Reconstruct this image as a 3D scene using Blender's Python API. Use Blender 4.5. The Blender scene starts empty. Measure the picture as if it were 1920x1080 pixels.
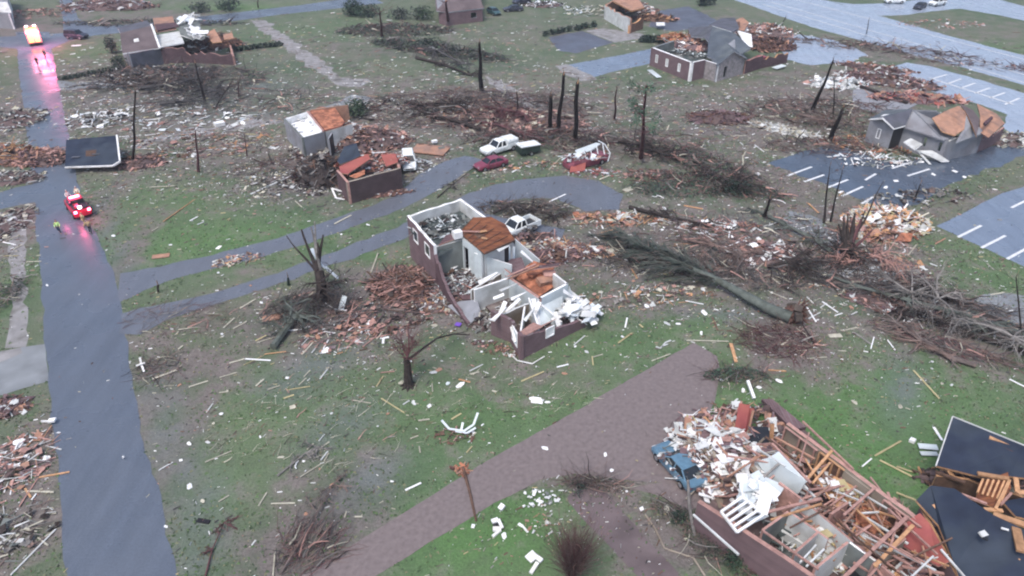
import bpy, math, random
import numpy as np
from mathutils import Vector, Matrix, Euler, noise
R = math.radians
SC = bpy.context.scene
COL = SC.collection
rnd = random.Random(7)

# ---------------------------------------------------------------- camera, sky, sun, exposure
F, PITCH, CAMH = 1371.0, R(33.3), 40.5
cd = bpy.data.cameras.new('camera'); cam = bpy.data.objects.new('camera', cd); COL.objects.link(cam)
cd.sensor_width = 36.0; cd.lens = 36.0*F/1920.0; cd.clip_start = 0.5; cd.clip_end = 6000
cam.location = (0, 0, CAMH); cam.rotation_euler = (R(90)-PITCH, 0, 0)
SC.camera = cam
SUN_EL, SUN_AZ = R(62), R(-150)          # azimuth measured from +Y towards +X
w = bpy.data.worlds.new('World'); SC.world = w; w.use_nodes = True
nt = w.node_tree; nt.nodes.clear()
sky = nt.nodes.new('ShaderNodeTexSky'); sky.sky_type = 'NISHITA'; sky.sun_disc = False
sky.sun_elevation = SUN_EL; sky.sun_rotation = SUN_AZ
sky.air_density = 1.0; sky.dust_density = 4.0; sky.ozone_density = 1.8
bg = nt.nodes.new('ShaderNodeBackground'); bg.inputs[1].default_value = 0.115
wo = nt.nodes.new('ShaderNodeOutputWorld')
nt.links.new(sky.outputs[0], bg.inputs[0]); nt.links.new(bg.outputs[0], wo.inputs[0])
sl = bpy.data.lights.new('sun', 'SUN'); so = bpy.data.objects.new('sun', sl); COL.objects.link(so)
sl.energy = 0.95; sl.angle = R(20); sl.color = (1.0, 0.95, 0.90)
sd = Vector((math.sin(SUN_AZ)*math.cos(SUN_EL), math.cos(SUN_AZ)*math.cos(SUN_EL), math.sin(SUN_EL)))
so.rotation_euler = sd.to_track_quat('Z', 'Y').to_euler(); so.location = sd*300
vs = SC.view_settings
vs.view_transform = 'Standard'; vs.look = 'None'; vs.gamma = 1.0; vs.use_curve_mapping = False
vs.exposure = 1.0
SC.cycles.pixel_filter_type = 'BLACKMAN_HARRIS'; SC.cycles.filter_width = 2.1
SC.cycles.max_bounces = 6; SC.cycles.diffuse_bounces = 3; SC.cycles.glossy_bounces = 2; SC.cycles.volume_bounces = 0

# ---------------------------------------------------------------- helpers
def P(px, py, z=0.0):
    """survey point: where the sight line through photo point (px, py) meets the level z"""
    u = (px-960)/F; v = (540-py)/F
    t = (CAMH-z)/(math.sin(PITCH)-v*math.cos(PITCH))
    return Vector((u*t, (math.cos(PITCH)+v*math.sin(PITCH))*t, z))
def T(px, py, z=0.0):
    p = P(px, py, z); return Vector((p.x, p.y))
def V3(p, z): return Vector((p[0], p[1], z))
def nd(t, typ, **kw):
    n = t.nodes.new(typ)
    for k, v in kw.items(): setattr(n, k, v)
    return n
MATS = {}
def mat(name, col, rough=0.8, var=0.22, scale=2.0, col2=None, mix2=0.5, bump=0.0, spec=0.5, detail=5, rand=0.0, emit=None, estr=0, metal=0, stretch=None):
    if name in MATS: return MATS[name]
    m = bpy.data.materials.new(name); m.use_nodes = True; t = m.node_tree; b = t.nodes['Principled BSDF']
    L = t.links.new
    tc = nd(t, 'ShaderNodeTexCoord')
    src = tc.outputs['Object']
    if stretch:
        mp = nd(t, 'ShaderNodeMapping'); mp.inputs['Scale'].default_value = stretch; L(src, mp.inputs[0]); src = mp.outputs[0]
    nz = nd(t, 'ShaderNodeTexNoise'); nz.inputs['Scale'].default_value = scale; nz.inputs['Detail'].default_value = detail
    L(src, nz.inputs['Vector'])
    mr = nd(t, 'ShaderNodeMapRange'); mr.inputs[1].default_value = 0.3; mr.inputs[2].default_value = 0.7
    mr.inputs[3].default_value = 1-var; mr.inputs[4].default_value = 1+var; L(nz.outputs[0], mr.inputs[0])
    val = mr.outputs[0]
    if rand:
        oi = nd(t, 'ShaderNodeObjectInfo'); r2 = nd(t, 'ShaderNodeMapRange')
        r2.inputs[3].default_value = 1-rand; r2.inputs[4].default_value = 1+rand; L(oi.outputs['Random'], r2.inputs[0])
        mm = nd(t, 'ShaderNodeMath', operation='MULTIPLY'); L(val, mm.inputs[0]); L(r2.outputs[0], mm.inputs[1]); val = mm.outputs[0]
    base = None
    if col2:
        n2 = nd(t, 'ShaderNodeTexNoise'); n2.inputs['Scale'].default_value = scale*0.45; n2.inputs['Detail'].default_value = 4
        L(src, n2.inputs['Vector'])
        cr = nd(t, 'ShaderNodeMapRange'); cr.inputs[1].default_value = 0.62-0.3*mix2; cr.inputs[2].default_value = 0.75-0.3*mix2; L(n2.outputs[0], cr.inputs[0])
        mx = nd(t, 'ShaderNodeMixRGB'); mx.inputs[1].default_value = (*col, 1); mx.inputs[2].default_value = (*col2, 1)
        L(cr.outputs[0], mx.inputs[0]); base = mx.outputs[0]
    vm = nd(t, 'ShaderNodeVectorMath', operation='SCALE'); vm.inputs[0].default_value = col
    if base: L(base, vm.inputs[0])
    L(val, vm.inputs['Scale']); L(vm.outputs[0], b.inputs['Base Color'])
    b.inputs['Roughness'].default_value = rough; b.inputs['Specular IOR Level'].default_value = spec if rough < .55 else spec*.3; b.inputs['Metallic'].default_value = metal
    if bump:
        bp = nd(t, 'ShaderNodeBump'); bp.inputs['Strength'].default_value = bump; bp.inputs['Distance'].default_value = 0.05
        n3 = nd(t, 'ShaderNodeTexNoise'); n3.inputs['Scale'].default_value = scale*4; n3.inputs['Detail'].default_value = 4; L(src, n3.inputs['Vector'])
        L(n3.outputs[0], bp.inputs['Height']); L(bp.outputs[0], b.inputs['Normal'])
    if emit:
        b.inputs['Emission Color'].default_value = (*emit, 1); b.inputs['Emission Strength'].default_value = estr
    MATS[name] = m; return m
def brickmat(name, c1, c2, mortar, s=1.0):
    if name in MATS: return MATS[name]
    m = mat(name, c1, 0.85, 0.16, 0.8 if name != 'brick_pavers' else 3.0); t = m.node_tree; L = t.links.new
    b = t.nodes['Principled BSDF']; tc = [n for n in t.nodes if n.type == 'TEX_COORD'][0]
    sx = nd(t, 'ShaderNodeSeparateXYZ'); L(tc.outputs['Object'], sx.inputs[0])
    ad = nd(t, 'ShaderNodeMath', operation='ADD'); L(sx.outputs[0], ad.inputs[0]); L(sx.outputs[1], ad.inputs[1])
    cx = nd(t, 'ShaderNodeCombineXYZ'); L(ad.outputs[0], cx.inputs[0]); L(sx.outputs[2], cx.inputs[1])
    bk = nd(t, 'ShaderNodeTexBrick'); bk.inputs['Scale'].default_value = s
    bk.inputs['Color1'].default_value = (*c1, 1); bk.inputs['Color2'].default_value = (*c2, 1); bk.inputs['Mortar'].default_value = (*mortar, 1)
    bk.inputs['Brick Width'].default_value = 0.4; bk.inputs['Row Height'].default_value = 0.14; bk.inputs['Mortar Size'].default_value = 0.012
    L(cx.outputs[0], bk.inputs['Vector'])
    vm = [n for n in t.nodes if n.type == 'VECT_MATH'][0]; L(bk.outputs[0], vm.inputs[0])
    return m

M = {}
def pal():
    M['brick'] = brickmat('red_brick', (0.105, 0.062, 0.071), (0.078, 0.046, 0.055), (0.13, 0.11, 0.11))
    M['brickb'] = brickmat('brown_brick', (0.082, 0.056, 0.060), (0.066, 0.045, 0.049), (0.10, 0.085, 0.085))
    M['brickp'] = brickmat('dusty_pink_brick', (0.165, 0.108, 0.118), (0.135, 0.088, 0.098), (0.18, 0.15, 0.155))
    M['white'] = mat('white_paint', (0.78, 0.79, 0.80), 0.6, 0.14, 1.3, (0.60, 0.60, 0.58), 0.35)
    M['offwhite'] = mat('plaster', (0.533, 0.552, 0.552), 0.85, 0.16, 0.9, (0.400, 0.409, 0.400), 0.4)
    M['wallblue'] = mat('pale_blue_plaster', (0.538, 0.600, 0.627), 0.85, 0.12, 0.7, (0.403, 0.448, 0.466), 0.4)
    M['greywall'] = mat('grey_plaster', (0.168, 0.186, 0.180), 0.9, 0.2, 0.8, (0.120, 0.132, 0.126), 0.5)
    M['tanwall'] = mat('tan_plaster', (0.294, 0.259, 0.217), 0.9, 0.2, 0.8, (0.210, 0.175, 0.140), 0.5)
    M['stone'] = mat('pale_stone_veneer', (0.270, 0.252, 0.260), 0.9, 0.3, 2.0)
    M['deck'] = mat('wet_roof_boards', (0.188, 0.076, 0.040), 0.75, 0.3, 1.4, (0.120, 0.048, 0.030), 0.5, stretch=(1, 3, 1))
    M['orange'] = mat('orange_sheathing', (0.408, 0.170, 0.102), 0.85, 0.35, 2.5, (0.221, 0.093, 0.060), 0.6)
    M['salmon'] = mat('salmon_sheathing', (0.361, 0.206, 0.146), 0.85, 0.2, 1.5, (0.257, 0.163, 0.129), 0.4)
    M['redpanel'] = mat('red_insulation_board', (0.317, 0.101, 0.086), 0.8, 0.15, 0.8, (0.252, 0.072, 0.072), 0.35)
    M['tanwood'] = mat('fresh_timber', (0.414, 0.238, 0.132), 0.8, 0.25, 3, rand=0.25)
    M['pinkwood'] = mat('pinkish_timber', (0.373, 0.223, 0.194), 0.8, 0.25, 3, rand=0.2)
    M['yellow'] = mat('yellow_pine', (0.405, 0.352, 0.203), 0.8, 0.15, 3, rand=0.15)
    M['pale'] = mat('weathered_pale_wood', (0.406, 0.389, 0.319), 0.85, 0.2, 3, rand=0.25)
    M['brown'] = mat('old_brown_wood', (0.122, 0.076, 0.058), 0.85, 0.3, 3, rand=0.3)
    M['greywood'] = mat('grey_wood', (0.190, 0.180, 0.172), 0.85, 0.3, 3, rand=0.3)
    M['dkwood'] = mat('dark_wet_wood', (0.042, 0.034, 0.032), 0.7, 0.35, 3)
    M['slate'] = mat('dark_blue_shingles', (0.025, 0.034, 0.057), 0.7, 0.22, 0.6, (0.034, 0.045, 0.064), 0.5, bump=0.3)
    M['shingle'] = mat('grey_shingles', (0.101, 0.106, 0.132), 0.85, 0.2, 0.7, (0.079, 0.084, 0.097), 0.5, bump=0.3)
    M['shinglebrown'] = mat('brown_shingles', (0.139, 0.112, 0.116), 0.85, 0.15, 0.7, (0.112, 0.090, 0.094), 0.5)
    M['shinglegreen'] = mat('grey_green_shingles', (0.089, 0.106, 0.128), 0.85, 0.2, 0.6, (0.111, 0.128, 0.140), 0.5)
    M['siding'] = mat('grey_siding', (0.238, 0.248, 0.274), 0.8, 0.12, 0.9, (0.203, 0.203, 0.223), 0.4)
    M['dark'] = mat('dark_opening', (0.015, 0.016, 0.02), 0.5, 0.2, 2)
    M['glass'] = mat('dark_glass', (0.02, 0.025, 0.03), 0.08, 0.1, 1)
    M['floordirt'] = mat('littered_floor', (0.105, 0.079, 0.079), 0.9, 0.4, 1.4, (0.165, 0.143, 0.135), 0.5)
    M['floorteal'] = mat('wet_carpet', (0.060, 0.076, 0.076), 0.8, 0.4, 1.6, (0.128, 0.136, 0.132), 0.5)
    M['maroonfloor'] = mat('maroon_floor', (0.124, 0.079, 0.086), 0.8, 0.2, 1.2)
    M['concrete'] = mat('concrete', (0.204, 0.221, 0.238), 0.75, 0.14, 0.6, (0.162, 0.174, 0.187), 0.4)
    M['concretelt'] = mat('pale_gravelly_concrete', (0.243, 0.239, 0.243), 0.85, 0.2, 0.9, (0.153, 0.149, 0.140), 0.35)
    M['bark'] = mat('wet_bark', (0.039, 0.032, 0.030), 0.85, 0.35, 2.5, bump=0.5)
    M['barkgrey'] = mat('grey_green_bark', (0.106, 0.123, 0.111), 0.85, 0.3, 1.8, (0.076, 0.085, 0.072), 0.4, bump=0.4)
    M['barkred'] = mat('reddish_twigs', (0.105, 0.052, 0.056), 0.85, 0.3, 2)
    M['twig'] = mat('twigs', (0.137, 0.113, 0.106), 0.85, 0.35, 1.0, (0.171, 0.121, 0.106), 0.5)
    M['twigdk'] = mat('dark_twigs', (0.070, 0.067, 0.069), 0.85, 0.3, 1.0)
    M['leaf'] = mat('evergreen_leaves', (0.045, 0.075, 0.050), 0.7, 0.35, 0.8, (0.07, 0.10, 0.06), 0.5)
    M['leafdk'] = mat('dark_evergreen', (0.030, 0.048, 0.038), 0.7, 0.35, 0.8)
    M['needle'] = mat('grey_green_needles', (0.070, 0.086, 0.074), 0.75, 0.4, 0.7, (0.100, 0.110, 0.096), 0.5)
    M['leafgreen'] = mat('fresh_green_leaves', (0.07, 0.125, 0.085), 0.7, 0.3, 0.8)
    M['earthred'] = mat('torn_red_soil', (0.120, 0.068, 0.056), 0.95, 0.35, 2.0)
    M['soil'] = mat('dark_soil', (0.068, 0.056, 0.050), 0.95, 0.4, 1.2, (0.096, 0.080, 0.068), 0.5)
    M['rubsoil'] = mat('rubble_dust', (0.132, 0.095, 0.091), 0.95, 0.4, 1.5, (0.091, 0.066, 0.066), 0.5)
    M['tyre'] = mat('tyre_rubber', (0.02, 0.02, 0.022), 0.8, 0.1, 3)
    M['rim'] = mat('wheel_metal', (0.35, 0.36, 0.38), 0.4, 0.1, 3, metal=0.6)
    M['metal'] = mat('bent_white_metal', (0.62, 0.68, 0.72), 0.45, 0.1, 2)
    M['headlamp'] = mat('lamp_glass', (0.6, 0.62, 0.65), 0.15, 0.05, 3)
    M['taillamp'] = mat('tail_lamp', (0.35, 0.02, 0.02), 0.2, 0.05, 3)
    M['purple'] = mat('purple_cloth', (0.16, 0.08, 0.42), 0.8, 0.1, 3)
pal()

class MB:
    def __init__(s): s.v = []; s.f = []; s.mi = []; s.ms = []; s.smooth = False
    def mid(s, m):
        if isinstance(m, str): m = M[m]
        if m not in s.ms: s.ms.append(m)
        return s.ms.index(m)
    def face(s, idx, m): s.f.append(tuple(idx)); s.mi.append(s.mid(m))
    def quad(s, pts, m):
        n = len(s.v); s.v += [Vector(p) for p in pts]; s.face(range(n, n+len(pts)), m)
    def hexa(s, p, m):
        """p: 4 bottom corners then 4 top corners; m one material or dict(side list of 4, top, bottom)"""
        n = len(s.v); s.v += [Vector(q) for q in p]
        if not isinstance(m, (list, tuple)): m = [m]*6
        s.face((n+3, n+2, n+1, n), m[5]); s.face((n+4, n+5, n+6, n+7), m[4])
        for k in range(4):
            a, b = k, (k+1) % 4; s.face((n+a, n+b, n+b+4, n+a+4), m[k])
    def box(s, c, d, m, rot=None):
        x, y, z = d[0]/2, d[1]/2, d[2]/2
        p = [Vector(q) for q in ((-x,-y,-z),(x,-y,-z),(x,y,-z),(-x,y,-z),(-x,-y,z),(x,-y,z),(x,y,z),(-x,y,z))]
        if rot is not None:
            if not isinstance(rot, Matrix): rot = Euler(rot).to_matrix()
            p = [rot @ q for q in p]
        s.hexa([q+Vector(c) for q in p], m)
    def beam(s, a, b, w_, h, m):
        a = Vector(a); b = Vector(b); d = (b-a)
        if d.length < 1e-4: return
        d.normalize(); up = Vector((0, 0, 1))
        if abs(d.z) > 0.95: up = Vector((0, 1, 0))
        sx = d.cross(up).normalized()*(w_/2); sz = sx.cross(d).normalized()*(h/2)
        s.hexa([a-sx-sz, a+sx-sz, b+sx-sz, b-sx-sz, a-sx+sz, a+sx+sz, b+sx+sz, b-sx+sz], m)
    def slab(s, pts, th, m, mside=None, mbot=None):
        """polygon of 3-D points, thickened downwards"""
        pts = [Vector(p) for p in pts]; k = len(pts); n = len(s.v)
        ar = sum(pts[i].x*pts[(i+1) % k].y-pts[(i+1) % k].x*pts[i].y for i in range(k))
        if ar < 0: pts.reverse()
        s.v += pts+[p-Vector((0, 0, th)) for p in pts]
        s.face(range(n, n+k), m); s.face(range(n+2*k-1, n+k-1, -1), mbot or mside or m)
        for i in range(k):
            j = (i+1) % k; s.face((n+j, n+i, n+k+i, n+k+j), mside or m)
    def tube(s, pts, rad, m, n=6, cap=True):
        pts = [Vector(p) for p in pts]; base = len(s.v); ref = None
        for i, p in enumerate(pts):
            d = (pts[min(i+1, len(pts)-1)]-pts[max(i-1, 0)]).normalized()
            if ref is None: ref = Vector((0, 0, 1)) if abs(d.z) < 0.9 else Vector((1, 0, 0))
            a = d.cross(ref).normalized(); b = d.cross(a)
            r = rad[i] if isinstance(rad, (list, tuple)) else rad
            for k in range(n):
                t = 2*math.pi*k/n; s.v.append(p+a*(r*math.cos(t))+b*(r*math.sin(t)))
        for i in range(len(pts)-1):
            for k in range(n):
                k2 = (k+1) % n
                s.face((base+i*n+k, base+i*n+k2, base+(i+1)*n+k2, base+(i+1)*n+k), m)
        if cap:
            s.face([base+k for k in range(n)][::-1], m); s.face([base+(len(pts)-1)*n+k for k in range(n)], m)
    def build(s, name, parent=None, origin=None, smooth=False):
        me = bpy.data.meshes.new(name)
        if parent is not None and origin is None: o0 = Vector(parent['_o']) if '_o' in parent else Vector((0, 0, 0))
        else: o0 = Vector(origin) if origin is not None else Vector((0, 0, 0))
        if len(s.v) == 0: return None
        co = np.array([(p[0]-o0.x, p[1]-o0.y, p[2]-o0.z) for p in s.v], dtype=np.float32)
        me.from_pydata(co.tolist(), [], s.f)
        for m in s.ms: me.materials.append(m)
        me.polygons.foreach_set('material_index', s.mi)
        if smooth: me.polygons.foreach_set('use_smooth', [True]*len(s.f))
        me.update()
        ob = bpy.data.objects.new(name, me); COL.objects.link(ob)
        if parent is not None: ob.parent = parent
        else: ob.location = o0
        return ob
    def sheetbit(s, c, L_, W_, m, rot, k=.12):
        r = Euler(rot).to_matrix(); c = Vector(c); g = []
        for i in range(4):
            for j in range(3):
                p = r @ Vector(((i/3-.5)*L_*rnd.uniform(.8,1.1), (j/2-.5)*W_*rnd.uniform(.8,1.15), rnd.gauss(0,k)*max(L_,W_))); g.append(len(s.v)); s.v.append(c+p)
        for i in range(3):
            for j in range(2): s.face((g[i*3+j], g[i*3+j+3], g[i*3+j+4], g[i*3+j+1]), m)
    def shard(s, c, L_, W_, H_, m, rot):
        r = Euler(rot).to_matrix(); c = Vector(c); a, b = L_/2, W_/2; t = rnd.uniform(.1,.7)*b; e = rnd.uniform(-.5,.5)*b
        q = [(-a,-b,0),(a,e-t*.5,0),(a*.9,e+t*.5,0),(-a*.95,b,0)]
        s.hexa([c+r @ Vector(x) for x in q]+[c+r @ Vector((x[0],x[1],H_)) for x in q], m)
def tag(o, label, cat, group=None, kind=None):
    if label: o['label'] = label
    if cat: o['category'] = cat
    if group: o['group'] = group
    if kind: o['kind'] = kind
    return o
ORI = {}
def thing(name, label, cat, loc, group=None, rz=0.0, local=False):
    e = bpy.data.objects.new(name, None); COL.objects.link(e); e.location = loc; e.rotation_euler = (0, 0, rz)
    e.empty_display_size = 0.3
    tag(e, label, cat, group)
    e['_o'] = (0.0, 0.0, 0.0) if local else tuple(loc)
    return e
def struct(mb, name, **kw):
    o = mb.build(name, **kw); o['kind'] = 'structure'; return o
# ---------------------------------------------------------------- ground
def ground():
    xs = [-2500, -900, -400, -260]+list(np.arange(-200, 200.1, 1.25))+[260, 400, 900, 2500]
    ys = [-600, -150, -40, 0]+list(np.arange(12, 262.1, 1.25))+[300, 420, 900, 3500]
    X, Y = np.meshgrid(np.array(xs, float), np.array(ys, float))
    ny, nx = X.shape
    cov = np.zeros((ny, nx, 4))
    def blob(px, py, rx, ry, ch, s, ang=0):
        c = T(px, py); a = R(ang); dx = X-c.x; dy = Y-c.y
        u = dx*math.cos(a)+dy*math.sin(a); v = -dx*math.sin(a)+dy*math.cos(a)
        cov[:, :, ch] = np.maximum(cov[:, :, ch], s*np.exp(-((u/rx)**2+(v/ry)**2)))
    # channel 0 bare muddy ground, 1 lush grass, 2 dark wet litter
    for a in [(740,560,9,8,0,.9),(690,600,8,6,0,.8),(600,590,8,6,0,.8),(560,640,6,5,0,.5),(340,690,7,5,0,.8),(300,640,5,4,0,.6),
              (1100,470,14,8,0,.8),(1250,420,18,10,0,.7),(1300,480,16,9,0,.8),(1430,470,12,10,0,.9),(1480,620,6,7,0,1),(1480,660,5,5,0,.9),
              (1640,545,14,3,0,.8,-20),(1750,640,9,2.5,0,.9,-32),(1850,610,14,3,0,.8,-20),(1600,480,12,6,0,.8),(1450,340,12,8,0,.8),
              (1400,250,20,12,0,.7),(1300,200,20,14,0,.6),(1200,270,16,10,0,.7),(900,200,30,16,0,.8),(800,230,22,12,0,.7),(700,170,20,10,0,.5),
              (650,300,20,12,0,.8),(470,280,25,12,0,.6),(330,230,22,12,0,.6),(250,190,20,10,0,.6),(40,200,12,30,0,.7),(40,420,5,12,0,.9),(60,880,4,12,0,.8),(40,980,5,8,0,.7),
              (300,900,3,30,0,.7,4),(270,760,2.5,14,0,.8),(240,480,1.6,12,0,.8,6),(200,380,2,14,0,.8,6),(140,230,4,12,0,.7),(620,950,5,7,0,.7,-30),(570,1030,5,4,0,.9),(960,700,8,3,0,.5),
              (1100,900,5,2,0,.9),(1180,940,4,2,0,.8),(1240,1000,5,4,0,.9),(1360,560,10,3,0,.3),(1250,570,9,4,0,.6),(1500,180,16,12,0,.7),(1600,160,22,14,0,.7),
              (1700,100,40,8,0,.7,-20),(1800,60,30,14,0,.35),(40,60,20,14,0,.8),(150,30,20,10,0,.5),(300,30,20,8,0,.6),(620,90,20,12,0,.35),(1000,60,30,14,0,.3),(1250,30,20,10,0,.5),
              (560,350,12,6,0,.6),(400,330,14,6,0,.4),(880,420,16,1.6,0,.6,18),(450,560,16,1.5,0,.4,18),(1000,345,14,1.6,0,.5,18),(1550,400,12,5,0,.8),(1750,640,10,5,0,.6),(1850,380,20,3,0,.5,25)]:
        blob(*a)
    for a in [(400,450,14,7,1,.8),(560,440,10,4,1,.6),(340,370,12,5,1,.5),(1600,720,14,10,1,.9),(1500,800,12,7,1,1),(1650,850,9,8,1,1),(1750,470,12,4,1,.6),(1800,500,12,5,1,.7,-20),
              (900,1000,9,5,1,1),(1000,960,7,5,1,.9),(1180,960,5,3,1,.9),(1260,1060,5,3,1,.9),(1200,1040,5,3,1,.8),(1340,600,8,3,1,.8),(1300,620,6,4,1,.7),(1120,660,14,5,1,.5,20),(900,780,14,6,1,.6),
              (730,880,14,6,1,.5),(450,760,10,8,1,.5),(420,900,8,8,1,.4),(1000,780,12,4,1,.6,20),(720,480,4,2,1,.8),(130,100,12,7,1,.5),(430,15,14,5,1,.8),(1300,900,4,3,1,.0),(1400,700,6,3,1,.7),
              (640,60,22,10,1,.35),(1850,90,22,8,1,.4),(1130,620,6,4,1,.4),(30,540,3,12,1,.4),(700,740,18,6,1,.35),(1750,760,10,6,1,.6),(1300,260,12,9,1,.3)]:
        blob(*a)
    for a in [(330,170,22,10,2,.9),(400,130,22,6,2,.6),(870,210,20,8,2,.8),(590,600,5,5,2,.8),(600,340,8,6,2,.9),(1590,520,9,6,2,.9),(1700,555,14,2.2,2,.9,-20),(1850,615,16,2.2,2,.9,-20),
              (1240,480,12,6,2,.8),(1290,290,12,4,2,.8,-30),(1350,350,10,4,2,.6,-30),(960,390,9,2.5,2,.9),(1030,400,9,2,2,.7),(540,610,5,3,2,.8),(300,45,22,3,2,.7),(1400,480,12,6,2,.5),(1000,240,16,5,2,.7),
              (740,60,14,7,2,.6),(840,110,20,4,2,.7,-20),(1340,240,10,5,2,.4),(300,720,6,2,2,.3),(620,980,3,5,2,.8,-30),(560,1050,4,3,2,.7),(1350,1040,5,2,2,.6)]:
        blob(*a)
    for (x, y, rx, ry, a_) in [(295,720,1.2,3,10),(305,780,1.0,4,8),(322,840,1.0,4,6),(345,900,1.2,4,4),(370,970,1.5,4,4),(385,1030,1.4,3,0),(196,380,.9,4,10),(206,430,.9,5,10),(222,480,1.1,4,10),(233,510,1.3,2,10),(590,690,2.4,4,-35),(550,720,3,2.4,0),(640,800,2,4,-40),(700,900,2,3,-40),(400,190,8,3,0),(440,215,9,3,10),(480,160,6,3,0),(1450,420,5,2,-20),(1380,590,6,1.2,0),(1690,730,1.6,5,-30),(1780,300,4,2,0)]:
        blob(x, y, rx, ry, 3, .9, a_)
    me = bpy.data.meshes.new('ground')
    v = np.stack([X, Y, np.zeros_like(X)], -1).reshape(-1, 3)
    i = np.arange(ny*nx).reshape(ny, nx)
    f = np.stack([i[:-1, :-1], i[:-1, 1:], i[1:, 1:], i[1:, :-1]], -1).reshape(-1, 4)
    me.from_pydata(v.tolist(), [], f.tolist())
    at = me.color_attributes.new('cover', 'FLOAT_COLOR', 'POINT')
    at.data.foreach_set('color', cov.reshape(-1, 4).astype(np.float32).ravel())
    m = bpy.data.materials.new('storm_littered_grass'); m.use_nodes = True; t = m.node_tree; L = t.links.new; b = t.nodes['Principled BSDF']
    tc = nd(t, 'ShaderNodeTexCoord'); a = nd(t, 'ShaderNodeAttribute', attribute_name='cover'); sp = nd(t, 'ShaderNodeSeparateColor'); L(a.outputs['Color'], sp.inputs[0])
    def nz(scale, det=6, rgh=.6, st=None, rot=0):
        n = nd(t, 'ShaderNodeTexNoise'); n.inputs['Scale'].default_value = scale; n.inputs['Detail'].default_value = det; n.inputs['Roughness'].default_value = rgh
        src = tc.outputs['Object']
        if st:
            mp = nd(t, 'ShaderNodeMapping'); mp.inputs['Scale'].default_value = st; mp.inputs['Rotation'].default_value = (0, 0, rot); L(src, mp.inputs[0]); src = mp.outputs[0]
        L(src, n.inputs['Vector']); return n.outputs[0]
    def rng(src, a0, a1, b0=0., b1=1.):
        n = nd(t, 'ShaderNodeMapRange'); n.inputs[1].default_value = a0; n.inputs[2].default_value = a1; n.inputs[3].default_value = b0; n.inputs[4].default_value = b1; L(src, n.inputs[0]); return n.outputs[0]
    def mth(op, x, y):
        n = nd(t, 'ShaderNodeMath', operation=op)
        for k, q in enumerate((x, y)):
            if isinstance(q, (int, float)): n.inputs[k].default_value = q
            else: L(q, n.inputs[k])
        return n.outputs[0]
    def mix(fac, c1, c2):
        n = nd(t, 'ShaderNodeMixRGB')
        L(fac, n.inputs[0])
        for k, q in ((1, c1), (2, c2)):
            if isinstance(q, tuple): n.inputs[k].default_value = (*q, 1)
            else: L(q, n.inputs[k])
        return n.outputs[0]
    big = nz(0.06, 6, .6); med = nz(0.35, 7, .65); fine = nz(2.2, 6, .7); strk = nz(0.5, 6, .7, (1, .22, 1), R(-38))
    g = mix(rng(big, .38, .62), (0.082, 0.120, 0.070), (0.124, 0.142, 0.096))
    g = mix(rng(strk, .50, .72, 0, .45), g, (0.158, 0.158, 0.138))
    lush = mth('MULTIPLY', sp.outputs[1], rng(med, .30, .60, .55, 1.25)); g = mix(lush, g, (0.084, 0.166, 0.058))
    mud = mth('ADD', mth('MULTIPLY', sp.outputs[0], .95), rng(med, .35, .68, -.36, .50)); mudf = rng(mud, .12, .72)
    mc = mix(rng(fine, .35, .65), (0.122, 0.104, 0.096), (0.178, 0.160, 0.148))
    g = mix(mudf, g, mc)
    wet = mth('MULTIPLY', sp.outputs[2], rng(strk, .32, .6, .1, .8)); g = mix(wet, g, (0.088, 0.084, 0.084))
    g = mix(mth('MULTIPLY', a.outputs['Alpha'], rng(med, .3, .6, .35, 1.0)), g, (0.120, 0.142, 0.136))
    fl = nz(5.5, 4, .7); vm = nd(t, 'ShaderNodeVectorMath', operation='SCALE'); L(g, vm.inputs[0])
    L(mth('MULTIPLY', rng(fl, .3, .7, .74, 1.26), rng(med, .3, .7, .85, 1.15)), vm.inputs['Scale'])
    L(vm.outputs[0], b.inputs['Base Color']); b.inputs['Roughness'].default_value = .85; b.inputs['Specular IOR Level'].default_value = .25
    bp = nd(t, 'ShaderNodeBump'); bp.inputs['Strength'].default_value = .6; bp.inputs['Distance'].default_value = .12
    L(mth('ADD', fl, fine), bp.inputs['Height']); L(bp.outputs[0], b.inputs['Normal'])
    me.materials.append(m)
    o = bpy.data.objects.new('ground', me); COL.objects.link(o); o['kind'] = 'structure'
ground()

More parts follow.
